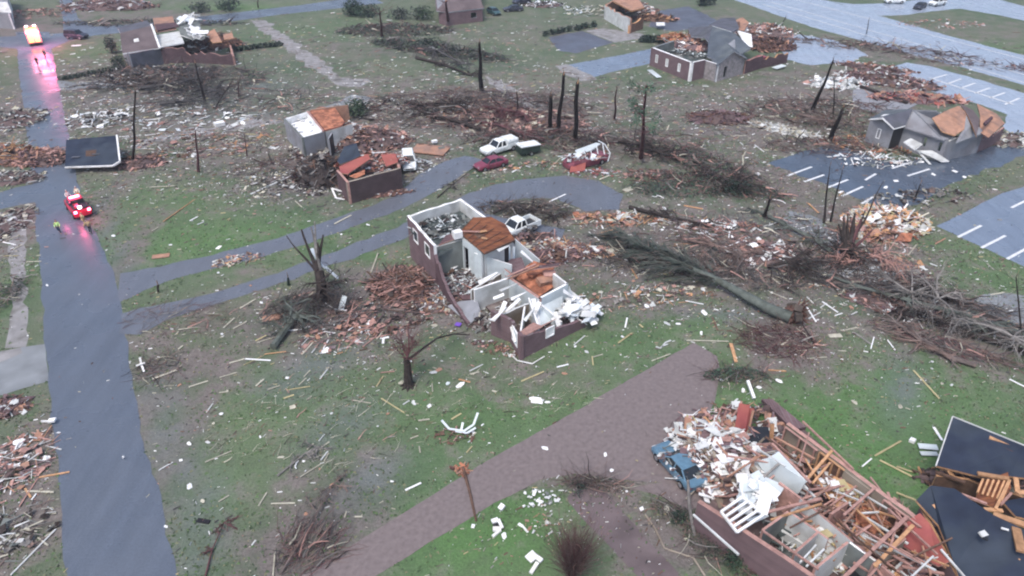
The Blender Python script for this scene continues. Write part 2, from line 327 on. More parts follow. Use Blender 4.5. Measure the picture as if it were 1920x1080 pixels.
def pave(name, c1, c2, rough, var=.12, spec=.5, scale=.35, stain=None, clear=0):
    """paving with wheel wear, patches and damp"""
    m = mat(name, c1, rough, var, 7.0, c2, .5, bump=.15, spec=spec)
    t = m.node_tree; L = t.links.new; b = t.nodes['Principled BSDF']
    tc = [n for n in t.nodes if n.type == 'TEX_COORD'][0]
    for n in t.nodes:
        if n.type == 'TEX_NOISE' and abs(n.inputs['Scale'].default_value-7*.45) < .01: n.inputs['Scale'].default_value = scale
    n = nd(t, 'ShaderNodeTexNoise'); n.inputs['Scale'].default_value = .22; n.inputs['Detail'].default_value = 5; L(tc.outputs['Object'], n.inputs['Vector'])
    r = nd(t, 'ShaderNodeMapRange'); r.inputs[1].default_value = .35; r.inputs[2].default_value = .65; r.inputs[3].default_value = max(.05, rough-.14); r.inputs[4].default_value = min(1, rough+.12)
    L(n.outputs[0], r.inputs[0]); L(r.outputs[0], b.inputs['Roughness'])
    mp = nd(t, 'ShaderNodeMapping'); mp.inputs['Scale'].default_value = (1, .12, 1); L(tc.outputs['Object'], mp.inputs[0])
    n4 = nd(t, 'ShaderNodeTexNoise'); n4.inputs['Scale'].default_value = .9; n4.inputs['Detail'].default_value = 6; n4.inputs['Roughness'].default_value = .65; L(mp.outputs[0], n4.inputs['Vector'])
    r4 = nd(t, 'ShaderNodeMapRange'); r4.inputs[1].default_value = .3; r4.inputs[2].default_value = .7; r4.inputs[3].default_value = .88; r4.inputs[4].default_value = 1.12; L(n4.outputs[0], r4.inputs[0])
    vm = [q for q in t.nodes if q.type == 'VECT_MATH'][0]; v2 = nd(t, 'ShaderNodeVectorMath', operation='SCALE'); L(vm.outputs[0], v2.inputs[0]); L(r4.outputs[0], v2.inputs['Scale']); L(v2.outputs[0], b.inputs['Base Color'])
    cr = [q for q in t.nodes if q.type == 'MAP_RANGE' and abs(q.inputs[1].default_value-.47) < .01][0]; cr.inputs[1].default_value = .3; cr.inputs[2].default_value = .7
    return m
M['asphalt'] = pave('wet_asphalt', (0.098, 0.117, 0.150), (0.090, 0.109, 0.142), .34)
M['asphalt2'] = pave('wet_drive_asphalt', (0.120, 0.132, 0.158), (0.110, 0.121, 0.146), .34, .14)
M['highway'] = pave('pale_wet_highway', (0.30, 0.35, 0.43), (0.26, 0.31, 0.39), .28, .1)
M['lot'] = pave('wet_car_park_asphalt', (0.066, 0.086, 0.118), (0.080, 0.100, 0.134), .26, .14)
M['lotblue'] = pave('pale_car_park', (0.165, 0.205, 0.27), (0.145, 0.18, 0.24), .30)
M['lotdark'] = pave('dark_tarmac', (0.092, 0.098, 0.125), (0.078, 0.085, 0.11), .5)
M['paintw'] = mat('road_paint', (0.62, 0.64, 0.66), .6, .12, 2)
# brick drive
m = brickmat('brick_pavers', (0.186, 0.156, 0.154), (0.170, 0.143, 0.143), (0.145, 0.122, 0.12)); M['pavers'] = m
t = m.node_tree; L = t.links.new
bk = [n for n in t.nodes if n.type == 'TEX_BRICK'][0]; tc = [n for n in t.nodes if n.type == 'TEX_COORD'][0]
mp = nd(t, 'ShaderNodeMapping'); mp.inputs['Rotation'].default_value = (0, 0, R(-50)); L(tc.outputs['Object'], mp.inputs[0]); L(mp.outputs[0], bk.inputs['Vector'])
m.node_tree.nodes['Principled BSDF'].inputs['Roughness'].default_value = .5

def wobble(pts, z, amp=.18, step=1.2):
    """polygon outline of photo points on the ground with a slightly ragged edge"""
    q = [T(*p) for p in pts]; out = []
    for i, a in enumerate(q):
        b = q[(i+1) % len(q)]; n = max(1, int((b-a).length/step)); d = (b-a); nn = Vector((-d.y, d.x)); nn = nn.normalized() if nn.length > 0 else nn
        for k in range(n):
            p = a+d*(k/n); j = amp*noise.noise(Vector((p.x*.6, p.y*.6, z*50)))*2
            out.append(V3(p+nn*j, z))
    return out
PAVED = []
def on_paving(p):
    for box, rg in PAVED:
        if not (box[0] < p[0] < box[1] and box[2] < p[1] < box[3]): continue
        c = False; j = len(rg)-1
        for i in range(len(rg)):
            a, b = rg[i], rg[j]
            if (a[1] > p[1]) != (b[1] > p[1]) and p[0] < (b[0]-a[0])*(p[1]-a[1])/(b[1]-a[1])+a[0]: c = not c
            j = i
        if c: return True
    return False
def sheet(name, pts, m, z, amp=.18, kind='structure', parent=None):
    mb = MB(); ring = wobble(pts, z, amp)
    if name not in ('pavement', 'dirt_track', 'concrete_path'):
        xs_ = [q.x for q in ring]; ys_ = [q.y for q in ring]; PAVED.append(((min(xs_), max(xs_), min(ys_), max(ys_)), [(q.x, q.y) for q in ring]))
    ar = sum(ring[i].x*ring[(i+1) % len(ring)].y-ring[(i+1) % len(ring)].x*ring[i].y for i in range(len(ring)))
    if ar < 0: ring.reverse()
    mb.quad(ring, m)
    return struct(mb, name) if parent is None else mb.build(name, parent=parent)

LB = [(29,60),(37,150),(50,250),(62,350),(72,470),(81,570),(86,660),(101,800),(112,940),(122,1080),(134,1250)]
RB = [(382,1250),(330,1080),(301,930),(266,810),(243,690),(232,600),(224,545),(200,480),(172,420),(152,360),(134,290),(120,210),(108,150),(98,95),(94,60)]
sheet('street', LB+RB, 'asphalt', .012, .16)
sheet('cross_street', [(-80,92),(-80,72),(0,69),(60,66),(120,62),(118,40),(112,0),(104,-40),(126,-40),(136,0),(146,35),(178,50),(260,45),(330,36),(420,26),(560,10),(690,-8),(720,6),(650,14),(520,28),(420,42),(280,56),(180,66),(130,76),(95,92),(35,92),(0,88)], 'asphalt', .008, .1)
sheet('side_street', [(-60,392),(-60,368),(0,362),(30,352),(64,345),(70,378),(40,383),(0,392)], 'asphalt', .008, .15)
sheet('driveway', [(226,566),(224,540),(226,512),(300,500),(420,472),(520,447),(620,412),(700,385),(748,362),(790,325),(832,303),(872,292),(905,300),(880,318),(855,335),(825,356),(760,389),(650,430),(560,462),(450,492),(340,518),(270,545)], 'asphalt2', .016, .2)
sheet('driveway', [(228,625),(227,590),(262,578),(340,564),(430,540),(520,512),(610,478),(690,448),(760,420),(830,388),(880,362),(930,346),(1000,334),(1060,330),(1120,340),(1170,365),(1160,392),(1100,396),(1040,372),(985,372),(930,382),(905,400),(1010,420),(1060,430),(1050,450),(960,462),(900,440),(860,408),(800,420),(760,448),(700,470),(600,505),(500,540),(420,566),(340,590),(290,612),(262,628)], 'asphalt2', .020, .2)
sheet('brick_driveway', [(440,1160),(566,1080),(780,948),(900,872),(1060,782),(1180,712),(1300,643),(1345,668),(1352,700),(1340,750),(1322,800),(1312,852),(1330,900),(1240,905),(1170,900),(1080,888),(1010,900),(900,960),(770,1040),(690,1090),(560,1190)], 'pavers', .016, .06)
sheet('brick_driveway', [(1310,880),(1330,870),(1365,935),(1330,940),(1290,960),(1240,930),(1180,915),(1240,905)], 'pavers', .012, .08)
sheet('concrete_path', [(1090,900),(1125,912),(1170,962),(1250,1050),(1310,1120),(1230,1120),(1160,1045),(1100,980),(1060,935)], 'shinglebrown', .012, .08)
sheet('concrete_driveway', [(-60,672),(0,660),(40,652),(85,645),(88,690),(92,715),(40,728),(-60,762)], 'concrete', .010, .1)
sheet('pavement', [(18,398),(42,395),(46,450),(44,520),(52,590),(50,648),(14,652),(22,600),(24,520),(14,450)], 'concretelt', .006, .35)
sheet('concrete_driveway', [(-60,690),(-60,672),(38,652),(42,662),(0,680)], 'concretelt', .014, .1)
sheet('concrete_path', [(105,150),(150,156),(232,138),(242,152),(236,163),(150,166),(108,170)], 'concrete', .010, .2)
sheet('concrete_path', [(466,38),(500,38),(528,62),(565,90),(608,118),(640,145),(690,148),(692,158),(655,164),(628,158),(600,132),(556,112),(538,92),(510,70),(486,54)], 'concretelt', .006, .8)
sheet('dirt_track', [(470,215),(530,226),(480,240),(380,252),(300,270),(255,282),(250,262),(340,244),(420,232)], 'concretelt', .006, 1.0)
sheet('concrete_path', [(528,232),(560,216),(620,195),(660,178),(700,180),(680,196),(620,214),(560,236)], 'concrete', .010, .4)
sheet('concrete_path', [(908,142),(930,148),(975,170),(1015,198),(1060,216),(1120,240),(1130,255),(1100,256),(1050,232),(1000,210),(960,182),(915,158)], 'concretelt', .006, .5)
sheet('concrete_driveway', [(1062,122),(1120,112),(1180,100),(1226,90),(1226,118),(1150,134),(1110,146),(1085,138)], 'lotblue', .008, .15)
sheet('concrete_path', [(1040,124),(1062,120),(1108,140),(1120,150),(1090,152),(1060,140)], 'concretelt', .012, .15)
sheet('parking_lot', [(1028,70),(1092,58),(1150,80),(1080,100),(1050,96)], 'lotdark', .008, .15)
sheet('concrete_driveway', [(1096,58),(1130,53),(1200,62),(1215,70),(1152,80)], 'concretelt', .008, .15)
sheet('parking_lot', [(1215,50),(1238,20),(1290,12),(1350,40),(1330,52),(1260,58)], 'lotdark', .008, .3)
sheet('highway', [(1350,-10),(1500,-10),(1560,3),(1650,30),(1760,62),(1920,104),(2060,140),(2060,215),(1920,160),(1810,128),(1700,100),(1600,72),(1520,50),(1440,22)], 'highway', .008, .2)
sheet('side_street', [(1560,3),(1600,8),(1660,6),(1740,-2),(1800,-10),(1870,-2),(1920,12),(1960,20),(1960,48),(1880,30),(1800,16),(1740,22),(1700,28),(1650,30)], 'highway', .012, .2)
lot1 = sheet('parking_lot', [(1442,306),(1500,286),(1560,272),(1600,278),(1640,300),(1700,300),(1780,298),(1840,280),(1900,258),(1980,230),(1990,262),(1900,300),(1850,318),(1800,338),(1770,352),(1720,384),(1680,392),(1620,378),(1560,350),(1500,330)], 'lot', .008, .3)
lot2 = sheet('parking_lot', [(1756,424),(1880,362),(1960,338),(2020,430),(2020,560),(1920,500)], 'lotblue', .008, .08)
lot3 = sheet('parking_lot', [(1660,130),(1700,118),(1745,124),(1800,140),(1880,162),(1990,196),(1990,300),(1920,262),(1880,240),(1890,215),(1840,196),(1770,180),(1720,160)], 'highway', .012, .3)
lot4 = sheet('parking_lot', [(1458,68),(1500,64),(1560,76),(1610,92),(1626,104),(1590,118),(1520,122),(1470,112)], 'highway', .008, .4)
sheet('pavement', [(1480,395),(1520,404),(1575,440),(1600,470),(1570,486),(1530,462),(1470,425)], 'concrete', .006, .4)
sheet('pavement', [(1890,548),(1940,560),(1990,590),(1990,640),(1900,620),(1830,590),(1700,545),(1690,530),(1800,560)], 'concrete', .006, .5)

def lines(lot, segs, wdt=.16):
    for a in segs:
        mb = MB(); p, q = T(a[0], a[1]), T(a[2], a[3]); n = Vector((-(q-p).y, (q-p).x)).normalized()*wdt
        mb.quad([V3(p-n, .026), V3(q-n, .026), V3(q+n, .026), V3(p+n, .026)], 'paintw')
        o = mb.build('painted_line', parent=lot)
lines(lot1, [(1476,330,1522,313),(1508,341,1545,328),(1552,352,1590,337),(1578,368,1618,350),(1615,382,1640,368),(1622,338,1642,326),(1672,316,1712,303),(1702,330,1743,317)])
lines(lot2, [(1796,445,1840,423),(1840,465,1885,442),(1888,486,1932,462),(1896,390,1922,377)])
lines(lot3, [(1748,148,1775,140),(1775,158,1802,148),(1800,166,1828,156),(1828,175,1856,165),(1856,184,1884,174),(1884,196,1912,184),(1742,146,1900,196)])
lines(None, []) if False else None
mb = MB()
for (a, b) in (((1430,8),(1990,176)), ((1446,4),(1990,160)), ((1480,-4),(1990,130))):
    p, q = T(*a), T(*b); n = Vector((-(q-p).y, (q-p).x)).normalized()*.12
    mb.quad([V3(p-n, .026), V3(q-n, .026), V3(q+n, .026), V3(p+n, .026)], 'paintw')
struct(mb, 'road_marking')
# ---------------------------------------------------------------- walls and houses
def wall(mb, a, b, z0, z1, mo, mi=None, mt=None, th=.22, ops=(), jag=0., z1b=None, step=.9, inward=1):
    """upright wall from a to b (its outer face on that line, thickness to the left of a->b, or to the right with inward=-1)"""
    a = Vector(a[:2]); b = Vector(b[:2]); L_ = (b-a).length
    if L_ < .05: return
    d = (b-a)/L_; n = Vector((-d.y, d.x))*th*inward
    mi = mi or mo; mt = mt or mi; z1b = z1 if z1b is None else z1b
    cuts = {0., L_}
    for o in ops: cuts |= {max(0, o[0]), min(L_, o[1])}
    if jag or z1b != z1:
        k = step
        while k < L_-.3: cuts.add(k); k += step*rnd.uniform(.6, 1.4)
    cuts = sorted(cuts)
    tops = {c: z1+(z1b-z1)*c/L_-(jag*rnd.random() if jag else 0) for c in cuts}
    for c0, c1 in zip(cuts, cuts[1:]):
        if c1-c0 < .02: continue
        mid = (c0+c1)/2; spans = [(z0, None)]; tm = min(tops[c0], tops[c1])
        for o in ops:
            if o[0] <= mid <= o[1]:
                if o[3] >= tm: spans = [(z0, o[2])]
                else: spans = [(z0, o[2]), (o[3], None)]
        for lo, hi in spans:
            h0, h1 = (tops[c0], tops[c1]) if hi is None else (min(hi, tops[c0]), min(hi, tops[c1]))
            if min(h0, h1)-lo < .02: continue
            p0 = a+d*c0; p1 = a+d*c1; q = [p0, p1, p1+n, p0+n]; hs = [h0, h1, h1, h0]; ms = [mo, mt, mi, mt, mt, mt]
            if inward < 0: q = [p1, p0, p0+n, p1+n]; hs = [h1, h0, h0, h1]
            mb.hexa([V3(p, lo) for p in q]+[V3(p, z) for p, z in zip(q, hs)], ms)
def part(parent, name, fn, smooth=False):
    mb = MB(); fn(mb); return mb.build(name, parent=parent, smooth=smooth)
def window(parent, a, b, u0, u1, z0, z1, out=.03, fm='white', gm='glass', name='window', inward=1):
    a = Vector(a[:2]); b = Vector(b[:2]); d = (b-a).normalized(); n = Vector((d.y, -d.x))*inward
    p0 = a+d*u0+n*out; p1 = a+d*u1+n*out; f = .09
    mb = MB(); o_ = n*.05
    for (x0, x1, y0, y1) in ((u0-.02, u0+f, z0, z1), (u1-f, u1+.02, z0, z1), (u0+f, u1-f, z0-.02, z0+f), (u0+f, u1-f, z1-f, z1+.02)):
        q0 = a+d*x0-n*.06; q1 = a+d*x1-n*.06; r1 = a+d*x1+o_; r0 = a+d*x0+o_
        mb.hexa([V3(q0, y0), V3(q1, y0), V3(r1, y0), V3(r0, y0), V3(q0, y1), V3(q1, y1), V3(r1, y1), V3(r0, y1)], fm)
    fo = mb.build(name, parent=parent)
    g = MB(); q0 = a+d*(u0+f)-n*.02; q1 = a+d*(u1-f)-n*.02
    g.quad([V3(q0, z0+f), V3(q1, z0+f), V3(q1, z1-f), V3(q0, z1-f)], gm)
    pn = g.build('pane', parent=parent); pn.parent = fo
    return fo
def timber(parent, a, b, z0, z1, w_=.12, h=.12, m='pinkwood', name='beam'):
    mb = MB(); mb.beam(V3(a, z0), V3(b, z1), w_, h, m); return mb.build(name, parent=parent)
def studs(mb, a, b, z0, z1, m, step=.6, w_=.08):
    a = Vector(a[:2]); b = Vector(b[:2]); L_ = (b-a).length; d = (b-a)/L_; k = 0.
    while k <= L_:
        p = a+d*k; mb.box((p.x, p.y, (z0+z1)/2), (w_, w_*1.2, z1-z0-.16), m, (0, 0, math.atan2(d.y, d.x))); k += step
    for z in (z0+.04, z1-.04): mb.beam(V3(a, z), V3(b, z), w_*1.3, .08, m)
PALS = {'mixed': ['pinkwood', 'tanwood', 'offwhite', 'brown', 'rubsoil', 'pale', 'greywood'],
        'red': ['rubsoil', 'brickp', 'brick', 'pinkwood', 'brown', 'offwhite', 'earthred', 'salmon'],
        'orange': ['tanwood', 'salmon', 'orange', 'pinkwood', 'offwhite', 'pale', 'brown'],
        'white': ['white', 'offwhite', 'metal', 'greywall', 'white', 'pinkwood'],
        'grey': ['greywood', 'greywall', 'pale', 'dkwood', 'twig', 'offwhite'],
        'brownish': ['pinkwood', 'brown', 'twig', 'rubsoil', 'pinkwood', 'dkwood', 'earthred'],
        'teal': ['floorteal', 'greywall', 'offwhite', 'dkwood', 'wallblue', 'floorteal'],
        'pinky': ['pinkwood', 'salmon', 'pinkwood', 'offwhite', 'brickp', 'white', 'rubsoil'],
        'cream': ['tanwood', 'pinkwood', 'offwhite', 'pale', 'white', 'yellow']}
def heap_z(u, v, h, seed):
    r2 = u*u+v*v
    return max(0., h*(1-r2)*(0.75+.5*noise.noise(Vector((u*2.2+seed, v*2.2, seed)))))
def rubble(name, label, px, py, rx, ry, h, n, pal_, ang=0., z0=0., long_=1.0, size=1.0, soil='rubsoil', parent=None, sheets=.3, boards=.5, tilt=.35, kind='stuff', cat='rubble'):
    c = T(px, py, z0); mb = MB(); seed = rnd.random()*50; ca, sa = math.cos(R(ang)), math.sin(R(ang))
    def W(u, v): return c+Vector((u*rx*ca-v*ry*sa, u*rx*sa+v*ry*ca))
    if h > .15 and soil:   # low mound under the loose pieces
        K = 9; g = {}
        for i in range(-K, K+1):
            for j in range(-K, K+1):
                u, v = i/K, j/K
                if u*u+v*v > 1.02: continue
                q = W(u, v); g[(i, j)] = len(mb.v); mb.v.append(V3(q, z0+.02+max(0, heap_z(u, v, h*.8, seed)+.15*h*rnd.uniform(-1, 1)*(1-u*u-v*v))))
        for (i, j), k in g.items():
            if (i+1, j) in g and (i+1, j+1) in g and (i, j+1) in g: mb.face((k, g[(i+1, j)], g[(i+1, j+1)], g[(i, j+1)]), soil)
    P_ = PALS[pal_] if isinstance(pal_, str) else pal_
    for k in range(n):
        r = math.sqrt(rnd.random())*1.08; t = rnd.random()*6.283; u, v = r*math.cos(t), r*math.sin(t)
        q = W(u, v); z = z0+.05+heap_z(u, v, h, seed)*rnd.uniform(.7, 1.15)
        m_ = P_[min(len(P_)-1, int(rnd.random()**1.15*len(P_)))]
        yaw = R(ang)+rnd.gauss(.6, .9); rr = Euler((rnd.gauss(0, tilt)*min(1, h+.15), rnd.gauss(0, tilt)*min(1, h+.15), yaw)); x = rnd.random()
        if x < boards: dd = (rnd.uniform(.7, 2.8)*long_*size, rnd.uniform(.07, .2)*size, .05*size)
        elif x < boards+sheets: dd = (rnd.uniform(.4, 1.5)*size, rnd.uniform(.3, 1.0)*size, .04)
        else: dd = (rnd.uniform(.15, .5)*size, rnd.uniform(.12, .4)*size, rnd.uniform(.1, .3)*size)
        if x < boards and rnd.random() < .6: mb.shard((q.x, q.y, z), dd[0], dd[1]*1.3, dd[2], m_, rr)
        elif boards <= x < boards+sheets and rnd.random() < .6: mb.sheetbit((q.x, q.y, z+.1*dd[0]), dd[0], dd[1], m_, rr, .10)
        else: mb.box((q.x, q.y, z+dd[2]/2), dd, m_, rr)
    if parent is not None: o = mb.build(name, parent=parent)
    else:
        o = mb.build(name, origin=V3(c, z0)); tag(o, label, cat, None, kind)
    if kind: o['kind'] = kind
    return o

# ---- ruined brick house in the middle of the picture
H1 = thing('ruined_brick_house', 'roofless brick house with brown boarded deck and white inner walls, in the middle', 'ruined house', V3(T(900, 540), 0))
Z1 = 5.0
a1, a2, a3, a4 = T(763,404,Z1), T(864,372,Z1), T(921,414,Z1), T(813,461,Z1)
def f(mb):
    wall(mb, a2, a1, 0, Z1, 'brick', 'offwhite', 'white', .3, jag=.18, step=1.1)
    La = (a4-a1).length
    wall(mb, a1, a4, 0, Z1, 'brickp', 'offwhite', 'white', .3, jag=.15, ops=[(La*.22, La*.40, 2.9, 4.3), (La*.66, La*.84, 2.9, 4.3)])
part(H1, 'upper_wall', f)
La = (a4-a1).length
window(H1, a1, a4, La*.22, La*.40, 2.9, 4.3); window(H1, a1, a4, La*.66, La*.84, 2.9, 4.3)
part(H1, 'upper_wall', lambda mb: wall(mb, a3, a2, 0, Z1, 'brick', 'offwhite', 'white', .3))
part(H1, 'attic_floor', lambda mb: mb.slab([V3(p, 3.7) for p in (a1+(a3-a1)*.04, a2+(a4-a2)*.04, a3+(a1-a3)*.04, a4+(a2-a4)*.04)], .25, 'floorteal', 'greywall'))
rubble('attic_rubble', None, 826, 425, 2.9, 2.4, .5, 170, ['greywall','offwhite','floorteal','wallblue','dkwood','floorteal'], ang=25, z0=3.75, size=.62, soil=None, parent=H1, kind='stuff')
b1, b2, b3, b4, b5, b6 = [T(x, y, 4.9) for x, y in ((862,436),(888,415),(921,414),(948,424),(966,448),(908,471))]
def f(mb):
    mb.slab([V3(b1, 4.9), V3(b2, 5.35), V3(b3, 5.35), V3(b4, 5.1), V3(b5, 4.75), V3(b6, 4.6)], .12, 'deck', 'brown')
    for k in range(7):
        s = k/6; p = b1+(b6-b1)*s; q = b2+(b5-b2)*s; mb.beam(V3(p, 4.95+.02-.25*s), V3(q, 5.36-.55*s), .05, .05, 'brown')
part(H1, 'roof_deck', f)
part(H1, 'fallen_rafter', lambda mb: mb.beam(V3(T(866,434,5.1), 5.12), V3(T(900,436,5.1), 5.2), .14, .1, 'pinkwood'))
part(H1, 'ceiling_scrap', lambda mb: (mb.box(tuple(V3(T(905,434,5.1), 5.12)), (.9,.35,.05), 'tanwood', (0,.1,.5)), mb.box(tuple(V3(T(908,448,4.9), 4.98)), (.6,.3,.05), 'tanwood', (0,.1,-.2))))
part(H1, 'brick_slope', lambda mb: mb.slab([V3(T(822,459,4.3), 4.3), V3(T(836,441,4.9), 4.9), V3(T(864,430,5), 5), V3(T(868,441,4.8), 4.8)], .15, 'brick', 'pinkwood'))
part(H1, 'chimney_stub', lambda mb: mb.box(tuple(V3(T(857,434,5.3), 5.0)), (.9,.7,.7), 'white', (0,0,.5)))
# front room under the deck
c1, c2, c3 = T(813,461,4.2), T(868,443,4.6), T(906,472,4.4)
def f(mb):
    wall(mb, c2, c1, 0, 4.3, 'greywall', 'greywall', 'offwhite', .2, z1b=4.1)
part(H1, 'room_wall', f)
part(H1, 'room_wall', lambda mb: wall(mb, c3, c2, 0, 4.5, 'offwhite', 'wallblue', 'offwhite', .2, ops=[(2.3, 3.1, 0, 3.7)]))
d1, d2 = T(885,468,4.1), T(949,487,3.5)
part(H1, 'inner_white_wall', lambda mb: wall(mb, T(889,470,4.3), T(949,489,3.3), 0, 4.0, 'wallblue', 'wallblue', 'white', .16, z1b=3.0, ops=[(3.7, 4.2, .5, 1.1)]))
e1, e2 = T(908,471,4.4), T(962,453,4.4)
part(H1, 'inner_white_wall', lambda mb: wall(mb, e1, e2, 0, 4.45, 'offwhite', 'offwhite', 'white', .16, ops=[(2.35, 3.15, 1.6, 4.1)]))
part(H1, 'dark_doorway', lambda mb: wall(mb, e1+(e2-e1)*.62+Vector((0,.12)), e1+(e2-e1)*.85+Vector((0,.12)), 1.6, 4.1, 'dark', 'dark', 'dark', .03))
part(H1, 'inner_white_wall', lambda mb: wall(mb, T(1012,488,1.6), T(966,449,4.0), 0, 1.7, 'offwhite', 'wallblue', 'white', .18, z1b=4.1))
part(H1, 'plaster_return', lambda mb: wall(mb, T(816,463,4.2), T(824,480,3.0), 0, 4.2, 'brick', 'greywall', 'offwhite', .3, z1b=1.4, jag=.35))
dA = (a4-a1).normalized()
part(H1, 'broken_brick_wall', lambda mb: wall(mb, a4, a4+dA*2.8, 0, 4.2, 'brick', 'greywall', 'brickp', .3, z1b=1.7, jag=.6, step=.5))
part(H1, 'broken_brick_wall', lambda mb: wall(mb, a4+dA*2.8, a4+dA*7.4, 0, 1.5, 'brick', 'greywall', 'brickp', .3, z1b=.6, jag=.5, step=.6))
part(H1, 'floor', lambda mb: mb.slab([V3(p, .55) for p in (T(815,480,.5), T(905,440,.5), T(1000,480,.5), T(1010,500,.5), T(905,560,.5), T(868,562,.5), T(835,530,.5))], .3, 'maroonfloor', 'brick'))
rubble('floor_litter', None, 868, 528, 2.6, 2.2, 1.0, 230, ['greywall','brown','offwhite','rubsoil','wallblue','brickp'], z0=.58, size=.5, soil=None, parent=H1)
part(H1, 'loose_board', lambda mb: [mb.beam(V3(T(x,y,1.0),1.0), V3(T(x2,y2,z),z), .12, .06, m_) for x,y,x2,y2,z,m_ in ((866,512,890,506,1.3,'white'),(842,520,862,545,.8,'greywood'),(880,525,905,520,1.6,'offwhite'),(856,528,884,540,.9,'pinkwood'))])
part(H1, 'blue_bathroom_floor', lambda mb: mb.slab([V3(T(x,y,.6), .6) for x, y in ((948,492),(952,462),(975,462),(1005,498),(985,503))], .06, 'wallblue'))
rubble('floor_litter', None, 905, 505, 3.2, 1.2, .7, 120, ['white','offwhite','brickp','wallblue','brown'], z0=.58, size=.5, soil=None, parent=H1)
rubble('floor_litter', None, 832, 497, .9, 1.4, .5, 40, 'grey', z0=.58, size=.5, soil=None, parent=H1)
def f(mb):
    q = [V3(T(x, y, 1.5), z) for x, y, z in ((839,489,1.5),(862,478,1.7),(873,489,1.5),(848,501,1.3))]
    for k in range(4): mb.beam(q[k], q[(k+1) % 4], .2, .1, 'white')
    mb.slab([p-Vector((0,0,.04)) for p in q], .03, 'glass')
part(H1, 'loose_window', f)
part(H1, 'white_door_panel', lambda mb: mb.beam(V3(T(841,506,.9), .9), V3(T(857,531,.9), .8), .38, .06, 'white'))
# low middle part
part(H1, 'tan_wall', lambda mb: wall(mb, T(884,535,2.2), T(950,498,2.4), 0, 1.9, 'tanwall', 'tanwall', 'offwhite', .2, jag=.35, ops=[(1.5, 2.9, .9, 1.5)]))
part(H1, 'tan_wall', lambda mb: wall(mb, T(945,503,2.6), T(962,520,2.4), 0, 2.5, 'wallblue', 'offwhite', 'pinkwood', .2))
g1, g2 = T(890,544,2.6), T(954,522,2.6)
part(H1, 'grey_wall', lambda mb: wall(mb, g1, g2, 0, 2.6, 'offwhite', 'offwhite', 'white', .2))
g3, g4, g5 = T(1011,561,2.6), T(1066,532,2.6), T(1040,512,2.6)
part(H1, 'pink_topped_wall', lambda mb: wall(mb, g2, g3, 0, 2.6, 'wallblue', 'wallblue', 'pinkwood', .3))
part(H1, 'pale_wall', lambda mb: wall(mb, g3, g4, 0, 2.6, 'wallblue', 'salmon', 'white', .22))
part(H1, 'pale_wall', lambda mb: wall(mb, g4, g5, 0, 2.6, 'wallblue', 'offwhite', 'white', .22))
part(H1, 'pale_wall', lambda mb: wall(mb, T(1067,536,2.4), T(1075,560,1.0), 0, 2.4, 'wallblue', 'wallblue', 'white', .2, z1b=.9, jag=.2))
part(H1, 'orange_insulation', lambda mb: (mb.slab([V3(T(x,y,1.3), z) for x, y, z in ((962,520,1.5),(1000,500,2.0),(1038,512,2.1),(1040,534,1.2),(1012,552,1.1),(985,535,1.3))], .15, 'orange', 'salmon'),
     mb.box(tuple(V3(T(1022,525,1.8), 1.7)), (1.6,.9,.5), 'salmon', (.2,.1,.5)), mb.box(tuple(V3(T(1030,514,2.0), 2.0)), (1.2,.8,.3), 'pinkwood', (.3,.1,.2)), mb.box(tuple(V3(T(1000,512,2.0), 1.9)), (1.3,.8,.2), 'orange', (.1,.2,.9))))
part(H1, 'roof_sheathing', lambda mb: (mb.slab([V3(T(x,y,2.9), z) for x, y, z in ((950,520,2.72),(995,505,2.9),(1046,500,3.0),(1052,492,2.9),(1010,496,2.8),(975,506,2.7))], .12, 'brick', 'pinkwood'),
     mb.beam(V3(T(952,519,2.9), 2.95), V3(T(1004,498,2.9), 3.05), .12, .12, 'pinkwood'), mb.beam(V3(T(957,522,2.9), 2.95), V3(T(1010,500,2.9), 3.0), .12, .12, 'salmon')))
part(H1, 'red_roof_piece', lambda mb: mb.slab([V3(T(x,y,2.0), z) for x, y, z in ((943,508,2.2),(956,494,2.5),(978,490,2.5),(985,500,2.0),(968,514,1.8),(948,516,1.9))], .15, 'brickp', 'pinkwood'))
part(H1, 'floor', lambda mb: mb.slab([V3(p, .35) for p in (T(893,556,.3), T(955,530,.3), T(1068,548,.3), T(1098,586,.3), T(978,650,.3), T(935,600,.3))], .25, 'floordirt', 'brick'))
h1, h2, h3, h4 = T(920,583,2.7), T(957,597,2.7), T(976,631,2.6), T(1100,588,1.5)
part(H1, 'front_brick_wall', lambda mb: (wall(mb, h1, h2, 0, 2.7, 'brickp', 'offwhite', 'brickp', .3, z1b=2.5), wall(mb, h2, h3, 0, 2.5, 'brickp', 'offwhite', 'brickp', .3, ops=[(.5, 1.9, .8, 2.6)], z1b=2.6)))
part(H1, 'front_brick_wall', lambda mb: wall(mb, h3, h4, 0, 2.6, 'brickp', 'offwhite', 'brickp', .3, z1b=.9, jag=.25, ops=[(2.9, 3.9, 1.0, 2.0)]))
part(H1, 'pink_room_floor', lambda mb: mb.slab([V3(T(x,y,2.3), 2.3) for x, y in ((974,622),(1000,604),(1018,612),(978,632))], .1, 'pinkwood'))
window(H1, h3, h4, 2.9, 3.9, 1.0, 2.0, gm='white'); window(H1, h2, h3, .5, 1.9, .8, 2.3, gm='wallblue')
part(H1, 'broken_partition', lambda mb: wall(mb, T(938,588,2.4), T(992,566,2.4), 0, 2.3, 'tanwall', 'offwhite', 'offwhite', .18, jag=.2))
part(H1, 'broken_partition', lambda mb: wall(mb, T(978,618,2.2), T(986,568,2.2), 0, 2.1, 'offwhite', 'greywall', 'white', .15))
part(H1, 'broken_partition', lambda mb: wall(mb, T(1012,612,2.2), T(993,558,2.4), 0, 2.1, 'wallblue', 'offwhite', 'white', .15, z1b=2.4))
